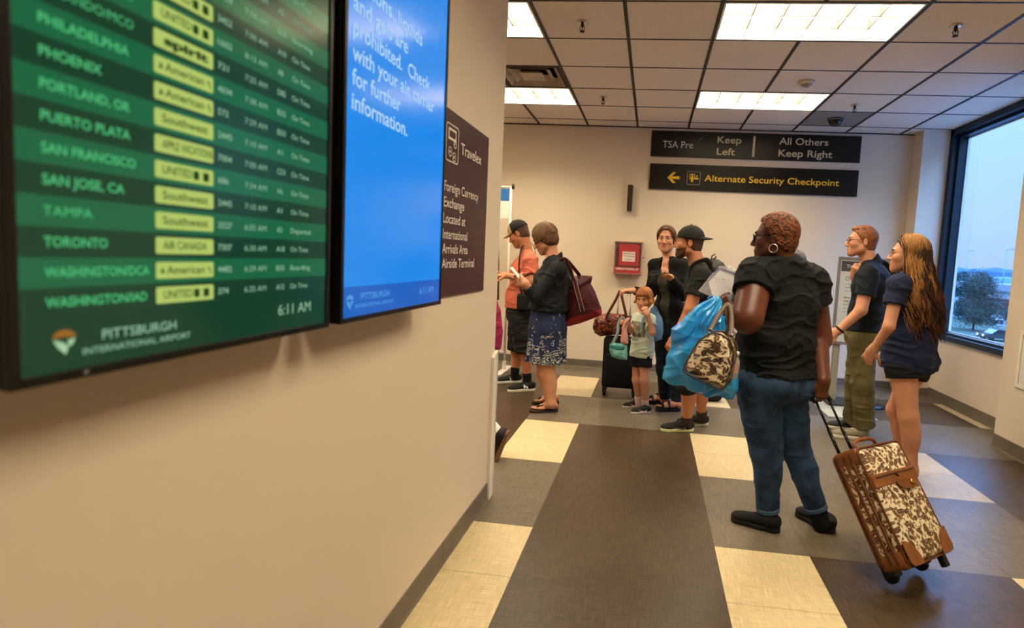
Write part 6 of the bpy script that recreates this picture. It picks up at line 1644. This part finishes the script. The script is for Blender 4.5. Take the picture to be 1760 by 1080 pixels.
# ---- large blue plastic bag in the same hand
n1 = nrm((-.1, -1, 0)); p1 = at(1200, 600, -.80)
bb_px = [(1226, 509), (1214, 518), (1196, 530), (1176, 545), (1156, 567), (1152, 592), (1147, 625), (1140, 652), (1148, 661), (1185, 672), (1225, 684), (1262, 692), (1270, 660), (1268, 610), (1252, 568), (1245, 540), (1238, 512)]
pts, o1, ax1 = outline(bb_px, p1, n1)
pb = thing('plastic_bag', 'large bright blue plastic bag held by the woman in black', 'plastic bag', tuple(o1))
BLUEP = mat('plastic_blue', '0A8CEC', rough=.24, var=.16, vscale=5, alpha=.90, spec=.7, color2='35B4F4')
def crinkle(x, y, z):
    q = (x - o1[0]) * 1.0; v = z - o1[2]; hx_, hz_ = .10, .31         # folds fanning out of the gathered top
    a = np.arctan2(q - hx_ * 1.0, hz_ - v); r = np.hypot(q - hx_, hz_ - v)
    return .0075 * np.sin(a * 17 + 2 * np.sin(r * 16)) * np.clip(r / .2, .25, 1) + .004 * np.sin(a * 41 + np.sin(r * 30 + y * 20) * 2) + wrinkle(.004, (26, 20, 24), (9, 9, 9), 5)(x, y, z)
part_sdf(pb, 'bag', [poly(pts, o1 + V3(0, .02, 0), ax1, .060, .075, .01, .55)], BLUEP, .0045, disp=crinkle)
bm = bmesh.new(); add_text(bm, 'MY AIRPORT', plane_frame(on_plane(1163, 647, p1 - V3(0, .055, 0), n1) - o1, (.95, -.1, -.28), (.26, 0, .96)), .045, .008, bold=.01); link('lettering', bm_mesh('lettering', bm), mat('bag_print_pale', '8CC4E4', rough=.5), pb) if False else bm.free()

# ---- clear zip bag of papers in the raised hand
n2 = nrm((-.35, -.9, .25)); p2 = at(1232, 490, -.50)
Z6 = lambda x, y: (x / 3.176 + 1120, y / 3.176 + 360)
cl_px = [Z6(*q) for q in ((252, 447), (368, 308), (420, 312), (472, 334), (455, 420), (440, 500), (398, 505), (330, 478))]
pts, o2, ax2 = outline(cl_px, p2, n2)
cb = thing('document_pouch', 'clear zip bag of handwritten papers held up by the woman in black', 'document pouch', tuple(o2))
part_sdf(cb, 'pouch', [poly(pts, o2, ax2, .010, .02, .004, .5)], mat('pouch_clear', 'E8E4E6', rough=.06, alpha=.28, spec=.9), .003, disp=wrinkle(.0016, (60, 50, 50), (17, 15, 13), 2))
def sheet(name, pxs, off, m, th=.001):
    P = [on_plane(x, y, p2, n2) + n2 * off - o2 for x, y in pxs]; bm = bmesh.new()
    a = [bm.verts.new(p) for p in P]; b = [bm.verts.new(p - n2 * th) for p in P]; bm.faces.new(a); bm.faces.new(b[::-1])
    for i in range(len(a)): bm.faces.new((a[i], b[i], b[(i + 1) % len(a)], a[(i + 1) % len(a)]))
    return link(name, bm_mesh(name, bm), m, cb)
PAPER = mat('paper_white', 'F2EEEA', rough=.6)
pg = sheet('paper', [Z6(*q) for q in ((312, 398), (378, 328), (470, 362), (450, 440), (404, 500), (332, 474))], .003, PAPER)
bm = bmesh.new(); r3 = random.Random(3)
for i in range(9):
    for k_ in range(5):
        x = 345 + 17 * k_ + r3.uniform(-4, 4) + i * 3; y = 372 + 11 * i + 7 * k_ * .6 + r3.uniform(-2, 2)
        if 330 < x < 450 and y < 478:
            a = on_plane(*Z6(x, y), p2, n2) + n2 * .0045 - o2; b = on_plane(*Z6(x + r3.uniform(6, 13), y + r3.uniform(0, 5)), p2, n2) + n2 * .0045 - o2
            add_tube(bm, [a, (a + b) / 2 + V3(0, 0, .0016 * r3.choice((-1, 1))), b], .0007, 4)
link('handwriting', bm_mesh('handwriting', bm), mat('ink_grey', '4A4448', rough=.6), pg)
sheet('zip_seal', [Z6(*q) for q in ((300, 398), (356, 322), (380, 318), (478, 356), (474, 366), (375, 332))], .0065, mat('seal_violet', '5A5078', rough=.2))
sheet('paper', [Z6(*q) for q in ((405, 330), (425, 306), (474, 336), (468, 362))], -.004, PAPER)

# ---- maroon tote on the shoulder of the woman in the denim jacket
Z4 = lambda x, y: (x / 2.7 + 840, y / 2.7 + 340)
n3 = nrm((.12, -1, 0)); p3 = at(1005, 520, 1.22)
tt_px = [Z4(*q) for q in ((372, 400), (388, 362), (430, 360), (478, 366), (470, 400), (492, 440), (512, 490), (523, 522), (522, 548), (450, 578), (378, 600), (340, 600), (340, 420))]
pts, o3, ax3 = outline(tt_px, p3, n3)
tote = thing('tote_bag', 'dark maroon leather tote with red base on the back of the woman in denim jacket', 'tote bag', tuple(o3))
LEAM = mat('leather_maroon', '42151A', rough=.38, var=.2, vscale=10, bump=.2, bscale=160); LEAR = mat('leather_red', '86181F', rough=.42, var=.15, vscale=10)
dwn = nrm(np.array(Z4(522, 520) + (0,)) * 0 + V3(0, 0, -1))
pa, pb_ = on_plane(*Z4(523, 516), p3, n3), on_plane(*Z4(378, 560), p3, n3); tdir = nrm(pa - pb_); cutn = nrm(np.cross(tdir, n3)); cutn = cutn if cutn[2] > 0 else -cutn
part_sdf(tote, 'body', [poly(pts, o3 + V3(0, .05, 0), ax3, .085, .10, .01, .5)], [LEAM, LEAR], .005, disp=wrinkle(.004, (16, 18, 14), (6, 7, 8), 4), regions=lambda c: ((c - pa) @ cutn < 0).astype(int))
sh3 = at(975, 452, 1.03)
for off, q0 in ((-.03, (392, 372)), (.06, (420, 368))):
    A = on_plane(*Z4(*q0), p3, n3) + V3(0, off + .0, 0); T_ = at(970, 447, 1.02 + off * .4) + V3(.0, 0, .01)
    strap('handle', [on_plane(*Z4(430, 520), p3 - V3(0, .055 - off * .0, 0), n3) if off < 0 else A + V3(.02, .03, -.08), A, (A + T_) / 2 + V3(.012, -.01, 0), T_, T_ + V3(-.06, .03, -.05)], LEAM, tote, .016, .35, rootloc(tote))
bm = bmesh.new()
for dx in (-9, 9): add_tube(bm, [on_plane(*Z4(398 + dx + 38 * t, 385 + 145 * t), p3 - V3(0, .062, 0), n3) - rootloc(tote) for t in np.linspace(0, 1, 7)], .0022, 5)
link('white_stitching', bm_mesh('white_stitching', bm), mat('stitch_pale', 'C9AFA0', rough=.6), tote)

# ---- black upright suitcase with a snakeskin holdall on top
bx0 = at(1033, 664, 1.93); bx1 = at(1094, 668, 1.93); cw = bx1[0] - bx0[0]
bs = thing('black_suitcase', 'black soft upright suitcase with raised handle behind the small girl', 'suitcase', ((bx0[0] + bx1[0]) / 2, 1.93, 0))
NYL = mat('nylon_black', '0E0E0F', rough=.75, var=.3, vscale=60, bump=.5, bscale=300)
z0, z1 = .085, .60
bm = bmesh.new(); add_box(bm, (-cw / 2, 0, z0), (cw / 2, .23, z1), .03, 3); link('shell', bm_mesh('shell', bm, True), NYL, bs)
bm = bmesh.new(); add_box(bm, (-cw / 2 + .03, -.028, z0 + .03), (cw / 2 - .03, .03, z1 - .16), .02, 3); link('front_pocket', bm_mesh('front_pocket', bm, True), NYL, bs)
for sx in (-1, 1):
    for yy in (.03, .20):
        bm = bmesh.new(); x = sx * (cw / 2 - .03); add_lathe(bm, [(0, -.012), (.026, -.012), (.03, -.006), (.03, .006), (.026, .012), (0, .012)], 18, Matrix.Translation((x, yy, .030)) @ Matrix.Rotation(math.pi / 2, 4, 'Y')); link('wheel', bm_mesh('wheel', bm), BLK, bs)
        bm = bmesh.new(); add_box(bm, (x - .02, yy - .02, .03), (x + .02, yy + .02, z0 + .01), .005); link('wheel_fork', bm_mesh('wheel_fork', bm), BLK, bs)
hx0, hx1 = at(1063, 505, 2.0)[0] - bs.location.x, at(1085, 505, 2.0)[0] - bs.location.x; hz = at(1072, 503, 1.98)[2]
for x in (hx0, hx1): tube_obj('handle_pole', [(x, .10, z1 - .03), (x, .10, hz)], .008, mat('pole_silver', 'B5A99A', rough=.3, metal=.8), bs)
tube_obj('grip', [(hx0 - .008, .10, hz), (hx1 + .008, .10, hz)], .013, BLK, bs)
Z5b = lambda x, y: (x / 2.7 + 1000, y / 2.7 + 360)
n4 = nrm((.0, -1, 0)); p4 = at(1045, 562, 1.90)
sn_px = [Z5b(*q) for q in ((44, 555), (52, 515), (78, 494), (120, 488), (190, 492), (235, 505), (240, 560), (225, 592), (140, 590), (80, 598), (54, 582))]
pts, o4, ax4 = outline(sn_px, p4, n4)
def snake():
    m = mat('snakeskin_red', '7A3A26', rough=.4); t = m.node_tree; b = t.nodes['Principled BSDF']; L = t.links.new
    tc = t.nodes.new('ShaderNodeTexCoord'); v = t.nodes.new('ShaderNodeTexVoronoi'); v.inputs['Scale'].default_value = 46; L(tc.outputs['Object'], v.inputs['Vector'])
    n = t.nodes.new('ShaderNodeTexNoise'); n.inputs['Scale'].default_value = 13; n.inputs['Distortion'].default_value = 2; L(tc.outputs['Object'], n.inputs['Vector'])
    a = t.nodes.new('ShaderNodeMath'); a.operation = 'MULTIPLY_ADD'; a.inputs[1].default_value = .55; L(v.outputs['Distance'], a.inputs[0]); L(n.outputs['Fac'], a.inputs[2])
    r = t.nodes.new('ShaderNodeValToRGB'); L(a.outputs[0], r.inputs[0]); e = r.color_ramp.elements
    e[0].position, e[0].color = .50, (*lin('A9624A'), 1); e[1].position, e[1].color = .86, (*lin('2E130C'), 1); q = e.new(.66); q.color = (*lin('8A3E2A'), 1); L(r.outputs[0], b.inputs['Base Color'])
    return m
hd = thing('holdall', 'reddish snakeskin-pattern holdall resting on the black suitcase', 'holdall', tuple(o4))
part_sdf(hd, 'body', [poly(pts, o4 + V3(0, .13, 0), ax4, .105, .06, .01, .4)], snake(), .005, disp=wrinkle(.003, (24, 24, 24), (8, 8, 8), 3))
BRN = mat('leather_brown', '5A2A18', rough=.45)
for off in (.02, .20):
    A, B_, T_ = at(*Z5b(118, 492), 1.90 + off), at(*Z5b(205, 492), 1.90 + off), at(*Z5b(178, 384), 1.965)
    strap('handle', [A - UPZ * .05, A, A * .35 + T_ * .65, T_ + V3(0, 0, .006), B_ * .35 + T_ * .65 + V3(.004, 0, 0), B_, B_ - UPZ * .05], BRN, hd, .014, .4, rootloc(hd))
bm = bmesh.new(); add_box(bm, (-.012, -.006, -.03), (.012, .004, .03), .004); link('luggage_tag', bm_mesh('luggage_tag', bm), BRN, hd, tuple(at(1055, 570, 1.89) - o4))

# ---- the small girl's things
n5 = nrm((-.2, -1, 0))
def simple_bag(name, label, cat, pxs, Yd, T, R, m, n=(0, -1, 0), res=.004, off=0.0, part='body', pw=.5, amp=.003, seed=1, extra=None):
    n = nrm(n); c = np.mean(np.array(pxs), 0); p_ = at(c[0], c[1], Yd); pts, o_, ax_ = outline(pxs, p_, n)
    t = thing(name, label, cat, tuple(o_)); part_sdf(t, part, [poly(pts, o_ - n * off, ax_, T, R, .01, pw)], m, res, disp=wrinkle(amp, (26, 26, 26), (9, 9, 9), seed)); return t, o_, ax_
ZC = lambda x, y: (x / 4.5 + 1030, y / 4.5 + 480)
SKY = mat('backpack_sky_blue', '6F98B4', rough=.7, var=.12, vscale=10, bump=.3, bscale=200)
t, o_, ax_ = simple_bag('child_backpack', 'light blue backpack on the back of the small girl', 'backpack', [ZC(*q) for q in ((385, 300), (405, 225), (430, 205), (455, 250), (484, 310), (488, 400), (480, 470), (440, 486), (395, 470), (375, 400))], 1.585, .075, .04, SKY, (-.5, -.87, 0), seed=2)
B = CHILD; s0 = B.j['Lsh'] - B.lat * .02
strap('shoulder_strap', [o_ + UPZ * .10 + V3(-.02, 0, 0), s0 - B.fw * .055 + B.up * .045, s0 + B.fw * .012 + B.up * .062, s0 + B.fw * .082 + B.up * .0, s0 + B.fw * .075 - B.up * .10, s0 - B.up * .17 + B.fw * .02 + B.lat * .03], SKY, t, .016, .3, o_)
part_sdf(t, 'front_pocket', [el(o_ - UPZ * .05 + V3(.045, .06, 0), (.075, .03, .07), None, .01)], mat('backpack_blue_deep', '4E7C9C', rough=.7), .005)
bm = bmesh.new(); add_tube(bm, [o_ + UPZ * (.125 + .022 * math.sin(a)) + V3(.020 * math.cos(a), 0, 0) - o_ for a in np.linspace(0, math.pi, 9)], .005, 6); link('top_loop', bm_mesh('top_loop', bm), SKY, t)
TEAL = mat('purse_teal', '4E9A92', rough=.6, var=.25, vscale=22, color2='8CC2B4')
t, o_, ax_ = simple_bag('teal_purse', 'small teal purse hanging in front of the small girl', 'purse', [ZC(*q) for q in ((84, 505), (110, 490), (170, 498), (218, 512), (216, 624), (150, 618), (95, 598), (80, 560))], 1.28, .030, .03, TEAL, (-.2, -1, 0), seed=3)
part_sdf(t, 'flap', [poly(np.array([(-.068, .052), (.066, .045), (.066, .015), (.0, .006), (-.066, .022)]), o_ - V3(0, .028, 0), ax_, .007, .01, .004)], mat('purse_teal_dark', '2F7A78', rough=.6), .003)
rh = B.j['Rwr']
strap('shoulder_strap', [o_ + V3(-.05, 0, .05), at(*ZC(140, 420), 1.28), at(*ZC(150, 340), 1.30), at(*ZC(185, 300), 1.30), at(*ZC(205, 345), 1.26), at(*ZC(208, 440), 1.26), o_ + V3(.055, 0, .05)], mat('strap_grey_blue', '8A9AA0', rough=.7), t, .014, .3, o_)
PINK = mat('cloth_pink', 'CF9486', rough=.9, var=.12, vscale=12, bump=.4, bscale=300)
t, o_, ax_ = simple_bag('pink_cardigan', 'pale pink knitted sleeve of clothing dangling from the hand of the small girl', 'clothing', [ZC(*q) for q in ((190, 330), (215, 300), (238, 300), (214, 380), (222, 440), (224, 500), (196, 508), (164, 496), (170, 420), (180, 360))], 1.245, .022, .025, PINK, (-.2, -1, 0), part='sleeve', seed=5)

# ---- backpack of the bearded man
B = CAPB; CHB = mat('backpack_charcoal', '25231F', rough=.7, var=.2, vscale=14, bump=.4, bscale=260)
t, o_, ax_ = simple_bag('charcoal_backpack', 'charcoal backpack with a top loop worn by the bearded man', 'backpack', [(1219, 449), (1226, 444), (1242, 451), (1256, 468), (1262, 500), (1262, 545), (1250, 560), (1226, 556), (1219, 520), (1217, 480)], 1.0, .135, .055, CHB, (-.3, -.95, 0), seed=4)
strap('shoulder_strap', [at(1222, 456, .90), at(1214, 447, .86), at(1203, 449, .83), at(1190, 456, .815), at(1184, 470, .82), at(1188, 495, .80), at(1200, 515, .80), at(1219, 525, .86)], mat('strap_charcoal', '2E2B26', rough=.6), t, .022, .3, o_)
bm = bmesh.new(); add_tube(bm, [at(x, y, .98) - o_ for x, y in ((1222, 447), (1224, 440), (1229, 437), (1231, 441), (1226, 447))], .0055, 8); link('top_loop', bm_mesh('top_loop', bm), mat('strap_charcoal', '2E2B26'), t)
part_sdf(t, 'front_pocket', [el(at(1256, 525, 1.0) + V3(.02, .02, 0), (.045, .10, .10), None, .01)], CHB, .005)

# ---- sling bag behind the man in the polo shirt
t, o_, ax_ = simple_bag('dark_backpack', 'small dark backpack behind the shoulder of the man in the polo shirt', 'backpack', [(1531, 462), (1538, 455), (1546, 462), (1549, 490), (1544, 540), (1533, 552), (1528, 520)], 1.36, .12, .05, mat('backpack_black', '14151A', rough=.7, var=.2, vscale=12), (-.35, -.93, 0), seed=6)
B = POLO; s0 = B.j['Rsh'] + B.lat * .03
strap('shoulder_strap', [at(1532, 466, 1.36), s0 - B.fw * .08 + B.up * .06, s0 + B.up * .072 + B.fw * .02, s0 + B.fw * .12 + B.up * .0, s0 + B.fw * .14 - B.up * .12, s0 + B.fw * .03 - B.up * .25, at(1529, 530, 1.36)], mat('strap_black', '121214', rough=.6), t, .02, .3, o_)

# ---- phones
a, b = at(1117, 470, 1.30), at(1136, 468, 1.28); d_ = nrm(b - a)
t = thing('dark_phone', 'dark smartphone held out by the woman in the cardigan', 'phone', tuple((a + b) / 2))
Mp = plane_frame((0, 0, 0), d_, nrm(V3(0, .5, .35) - d_ * (V3(0, .5, .35) @ d_)))
bm = bmesh.new(); add_box(bm, (-.055, -.035, -.004), (.055, .035, .004), .003, 2, Mp); link('body', bm_mesh('body', bm), mat('phone_black', '0E0E10', rough=.25), t)
bm = bmesh.new(); add_box(bm, (-.050, -.031, .0038), (.050, .031, .0045), 0, 2, Mp); link('screen', bm_mesh('screen', bm), mat('phone_glass', '1A1C22', rough=.08), t)
c = at(887, 470, 1.08)
t = thing('white_phone', 'white phone in the hands of the woman in denim jacket', 'phone', tuple(c)); Mp = plane_frame((0, 0, 0), nrm((-.55, .1, .55)), nrm((.1, 1, .05)))
bm = bmesh.new(); add_box(bm, (-.070, -.034, -.004), (.070, .034, .004), .003, 2, Mp); link('body', bm_mesh('body', bm), mat('phone_white', 'DDD8D0', rough=.3), t)
bm = bmesh.new(); add_box(bm, (-.062, -.030, .0038), (.062, .030, .0045), 0, 2, Mp); link('screen', bm_mesh('screen', bm), mat('phone_glass', '1A1C22'), t)

# ---- crossbody strap and bag of the man in the trucker cap
B = CAPM
t = thing('crossbody_bag', 'black crossbody bag with strap on the man in the trucker cap', 'bag', tuple(at(906, 520, 1.76))); o_ = rootloc(t)
part_sdf(t, 'body', [rb_(o_, (.10, .035, .085), None, .025)], mat('bag_black', '121110', rough=.7, var=.2, vscale=20), .005)
strap('shoulder_strap', [o_ + V3(-.05, -.02, .08), at(893, 486, 1.76), at(892, 455, 1.78), at(896, 428, 1.86), at(905, 417, 1.95), at(915, 420, 2.04), at(921, 440, 2.06), at(921, 480, 2.0), o_ + V3(.06, .02, .08)], mat('strap_black', '121214'), t, .008, .35, o_)

# ---- magenta bag hanging on the banner stand
t, o_, ax_ = simple_bag('magenta_bag', 'magenta backpack hanging behind the end of the left wall', 'backpack', [(826, 520), (840, 510), (852, 512), (861, 535), (864, 570), (861, 600), (850, 606), (830, 604), (822, 570)], 2.60, .07, .05, mat('bag_magenta', '9A1F52', rough=.6, var=.2, vscale=10), seed=7)
strap('shoulder_strap', [at(834, 514, 2.6), at(845, 440, 2.62), at(852, 345, 2.68), at(856, 440, 2.62), at(856, 516, 2.6)], mat('strap_dark_plum', '3A1426', rough=.6), t, .012, .35, o_)

# ---- black bag on the floor behind the bearded man
fb = atz(1228, 693)
t = thing('black_floor_bag', 'black soft bag on the floor behind the legs of the bearded man', 'bag', (fb[0] - .12, fb[1] + .12, 0)); o_ = rootloc(t)
part_sdf(t, 'body', [rb_(o_ + UPZ * .17, (.20, .11, .17), None, .06)], NYL, .006, disp=wrinkle(.004), clips=[((0, 0, .001), (0, 0, -1))])
strap('handle', [o_ + V3(-.09, -.04, .32), o_ + V3(-.06, -.04, .41), o_ + V3(.06, -.04, .41), o_ + V3(.09, -.04, .32)], NYL, t, .012, .4, o_)
# ================================================================= outside the window
GZ = -6.2
def struct_box(name, lo, hi, m): return structure(box_obj(name, lo, hi, m))
struct_box('ground', (6, -120, GZ - .3), (1500, 3000, GZ), mat('ground_grey', '5A6874', rough=.9, var=.12, vscale=.08))
ro = struct_box('road', (6.5, -60, GZ), (38, 420, GZ + .02), mat('asphalt_pale', '66737E', rough=.85, var=.10, vscale=.4))
bm = bmesh.new()
for x in (20.0, 21.0, 37.6): add_box(bm, (x, -60, GZ + .02), (x + .22, 420, GZ + .03))
structure(link('road_marking', bm_mesh('road_marking', bm), mat('road_line', 'A0A8AE', rough=.7)))
struct_box('kerb', (38, -60, GZ), (38.4, 420, GZ + .18), mat('kerb_pale', '7C868E', rough=.8))
struct_box('lawn', (38.4, -60, GZ), (58, 420, GZ + .05), mat('lawn_green', '33463C', rough=1.0, var=.2, vscale=.8))

def tree(name, label, base, h, w_, seed, n, c1, c2, leaf=.30):
    r = random.Random(seed); t = thing(name, label, 'tree', base)
    bm = bmesh.new(); add_tube(bm, [(0, 0, 0), (.05, .03, h * .3), (0, .05, h * .62)], [.16, .12, .05], 8)
    for k in range(7):
        a = r.uniform(0, 6.28); z = h * r.uniform(.2, .5); add_tube(bm, [(0, 0, z), (math.cos(a) * w_ * .22, math.sin(a) * w_ * .22, z + h * .16), (math.cos(a) * w_ * .36, math.sin(a) * w_ * .36, z + h * .25)], [.06, .04, .02], 5)
    link('trunk', bm_mesh('trunk', bm), mat('bark_' + name, '4A4238', rough=.9), t)
    vs_, fs = [], []
    blobs = [(r.gauss(0, w_ * .20), r.gauss(0, w_ * .20), h * r.uniform(.22, .86), r.uniform(.16, .30) * w_) for _ in range(34)]
    for k in range(n):
        b = r.choice(blobs); tz = b[2] / h; lim = max(.25, 1 - abs(tz - .45) * 1.15)
        d = nrm((r.gauss(0, 1), r.gauss(0, 1), r.gauss(0, 1))) * b[3] * r.uniform(.55, 1.0)
        c = V3(b[0] * lim, b[1] * lim, b[2]) + d * np.array([1, 1, .8])
        u = nrm((r.gauss(0, 1), r.gauss(0, 1), r.gauss(0, .7))); v = nrm(np.cross(u, (r.gauss(0, 1), r.gauss(0, 1), 1))); s_ = leaf * r.uniform(.6, 1.2)
        i = len(vs_); vs_ += [c - u * s_, c - v * s_ * .45, c + u * s_, c + v * s_ * .45]; fs.append((i, i + 1, i + 2, i + 3))
    me = bpy.data.meshes.new('foliage'); me.from_pydata([tuple(p) for p in vs_], [], fs)
    link('foliage', me, mat('leaf_' + name, c1, rough=.8, var=.4, vscale=1.2, color2=c2), t)
    return t
c = atx(1672, 570, 47.0); top = atx(1668, 471, 47.0)
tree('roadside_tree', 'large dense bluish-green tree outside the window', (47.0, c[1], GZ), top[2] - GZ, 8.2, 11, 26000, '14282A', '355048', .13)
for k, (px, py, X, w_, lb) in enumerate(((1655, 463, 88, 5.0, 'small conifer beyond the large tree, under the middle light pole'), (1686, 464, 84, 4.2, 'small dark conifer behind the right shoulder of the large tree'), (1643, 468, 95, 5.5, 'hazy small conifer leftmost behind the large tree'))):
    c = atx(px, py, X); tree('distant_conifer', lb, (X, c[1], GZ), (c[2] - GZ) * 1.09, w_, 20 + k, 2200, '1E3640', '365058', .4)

def light_pole(px, py, arm, X, label):
    c = atx(px, py, X); t = thing('light_pole', label, 'light pole', (X, c[1], GZ), group='roadside light poles'); h = c[2] - GZ; s_ = X / 90
    PM = mat('galvanised', '6E7E8A', rough=.5, metal=.3)
    tube_obj('pole', [(0, 0, 0), (0, 0, h)], .13 * s_, PM, t)
    tube_obj('arm', [(0, 0, h), (0, -arm * .5, h + .15), (0, -arm, h + .12)], .07 * s_, PM, t)
    bm = bmesh.new(); add_box(bm, (-.18, -arm - .7, h - .02), (.18, -arm, h + .18), .04); link('lamp_head', bm_mesh('lamp_head', bm), PM, t)
light_pole(1664, 432, 2.2, 92, 'tall street light with arm, middle of the three beyond the tree')
light_pole(1730, 430, 2.4, 92, 'tall street light with arm nearest the right edge of the window')
light_pole(1642, 460, 1.4, 130, 'short street light leftmost beyond the tree')
light_pole(1688, 460, .3, 120, 'short plain street light post between the two tall ones')

# low parking building with a dark red band
bx = 66.0
a0, a1 = atx(1690, 487, bx), atx(1745, 487, bx)
t = thing('parking_building', 'low pale parking building with dark red band beyond the tree', 'building', (bx, a1[1] - 12, GZ)); o_ = rootloc(t)
def pb_box(name, y0, y1, z0, z1, m, x0=0, x1=14): return box_obj(name, (x0, y0 - o_[1], z0 - o_[2]), (x1, y1 - o_[1], z1 - o_[2]), m, t)
zt_, zm, zr, zl = atx(1705, 488, bx)[2], atx(1705, 500, bx)[2], atx(1705, 512, bx)[2], atx(1705, 528, bx)[2]
ye = a0[1] + 1.0; ys = a1[1] - 24
CONC = mat('concrete_pale', '6E7882', rough=.85, var=.08, vscale=.6)
pb_box('parapet', ys, ye + 22, zm, zt_, CONC, .0, 14)
pb_box('upper_wall', ys, ye + 1, zr, zm, mat('wall_white', '8E979E', rough=.8), .6, 14)
pb_box('red_band', ys, ye, zl, zr, mat('band_red', '4A1016', rough=.7), -.2, 14)
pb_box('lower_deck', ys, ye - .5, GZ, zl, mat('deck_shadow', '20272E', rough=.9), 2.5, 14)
for k in range(5): pb_box('column', a0[1] - 2.2 - 4.2 * k, a0[1] - 1.2 - 4.2 * k, GZ, zl, CONC, 0, 1.0)
pb_box('booth', a1[1] + .2, a0[1] - 3.0, GZ, atx(1715, 548, bx)[2], mat('booth_white', '8E979E', rough=.7), -6, -2)

# parked cars and one with its lights on
def car(px, py, X, c, label, lit=False, heading=0):
    p = atx(px, py, X); s_ = thing('parked_car', label, 'car', (X, p[1], GZ + .03), group=None, rot=(0, 0, heading))
    bm = bmesh.new(); prof = [(-2.1, .35), (-2.15, .7), (-1.3, .92), (-.7, 1.42), (.75, 1.42), (1.5, .95), (2.1, .85), (2.15, .4)]
    add_prism(bm, prof, plane_frame((0, .85, 0), (1, 0, 0), (0, 0, 1)), 1.7); link('body', bm_mesh('body', bm), mat('car_' + c, c, rough=.3, coat=.5), s_)
    bm = bmesh.new(); add_prism(bm, [(-1.2, .95), (-.66, 1.36), (.70, 1.36), (1.35, .97)], plane_frame((0, .87, 0), (1, 0, 0), (0, 0, 1)), 1.74); link('windows', bm_mesh('windows', bm), mat('car_glass', '1A2228', rough=.15), s_)
    for x in (-1.3, 1.35):
        for y in (-.8, .8):
            bm = bmesh.new(); add_lathe(bm, [(0, -.1), (.32, -.1), (.33, .1), (0, .1)], 18, Matrix.Translation((x, y, .33)) @ Matrix.Rotation(math.pi / 2, 4, 'X')); link('wheel', bm_mesh('wheel', bm), mat('tyre', '16181A', rough=.8), s_)
    if lit:
        for y in (-.6, .6):
            bm = bmesh.new(); bmesh.ops.create_icosphere(bm, subdivisions=2, radius=.10, matrix=Matrix.Translation((-2.16, y, .68))); link('headlight', bm_mesh('headlight', bm), emit_mat('headlight', 'FFF0C8', 5.0), s_)
car(1717, 577, 43.5, '2A323A', 'dark car with lit headlights on the road outside the window', True, math.radians(0))
car(1708, 556, 60.0, '56626E', 'grey car parked below the parking building', False, 1.3)

# hills along the horizon, coloured blue to stand in for distance haze
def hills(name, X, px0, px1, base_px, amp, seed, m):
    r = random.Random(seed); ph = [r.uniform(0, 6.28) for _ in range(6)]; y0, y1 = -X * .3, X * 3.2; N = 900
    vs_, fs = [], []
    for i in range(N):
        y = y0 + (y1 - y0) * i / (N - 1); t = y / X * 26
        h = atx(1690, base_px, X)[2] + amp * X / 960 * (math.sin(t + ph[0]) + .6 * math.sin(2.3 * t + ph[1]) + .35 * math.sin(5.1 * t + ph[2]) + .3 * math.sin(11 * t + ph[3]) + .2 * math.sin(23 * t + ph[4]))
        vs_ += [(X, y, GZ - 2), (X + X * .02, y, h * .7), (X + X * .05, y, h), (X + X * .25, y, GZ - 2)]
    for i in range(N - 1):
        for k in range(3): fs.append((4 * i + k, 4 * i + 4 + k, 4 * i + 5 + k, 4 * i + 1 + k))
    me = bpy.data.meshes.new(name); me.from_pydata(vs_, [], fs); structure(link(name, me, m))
hills('hills_far', 620, 0, 0, 461, 2.2, 5, mat('hills_haze_blue', '2C4C6A', rough=1.0, var=.10, vscale=.02))
hills('hills_near', 300, 0, 0, 474, 1.4, 9, mat('hills_haze_blue_near', '4A6C88', rough=1.0, var=.10, vscale=.05))
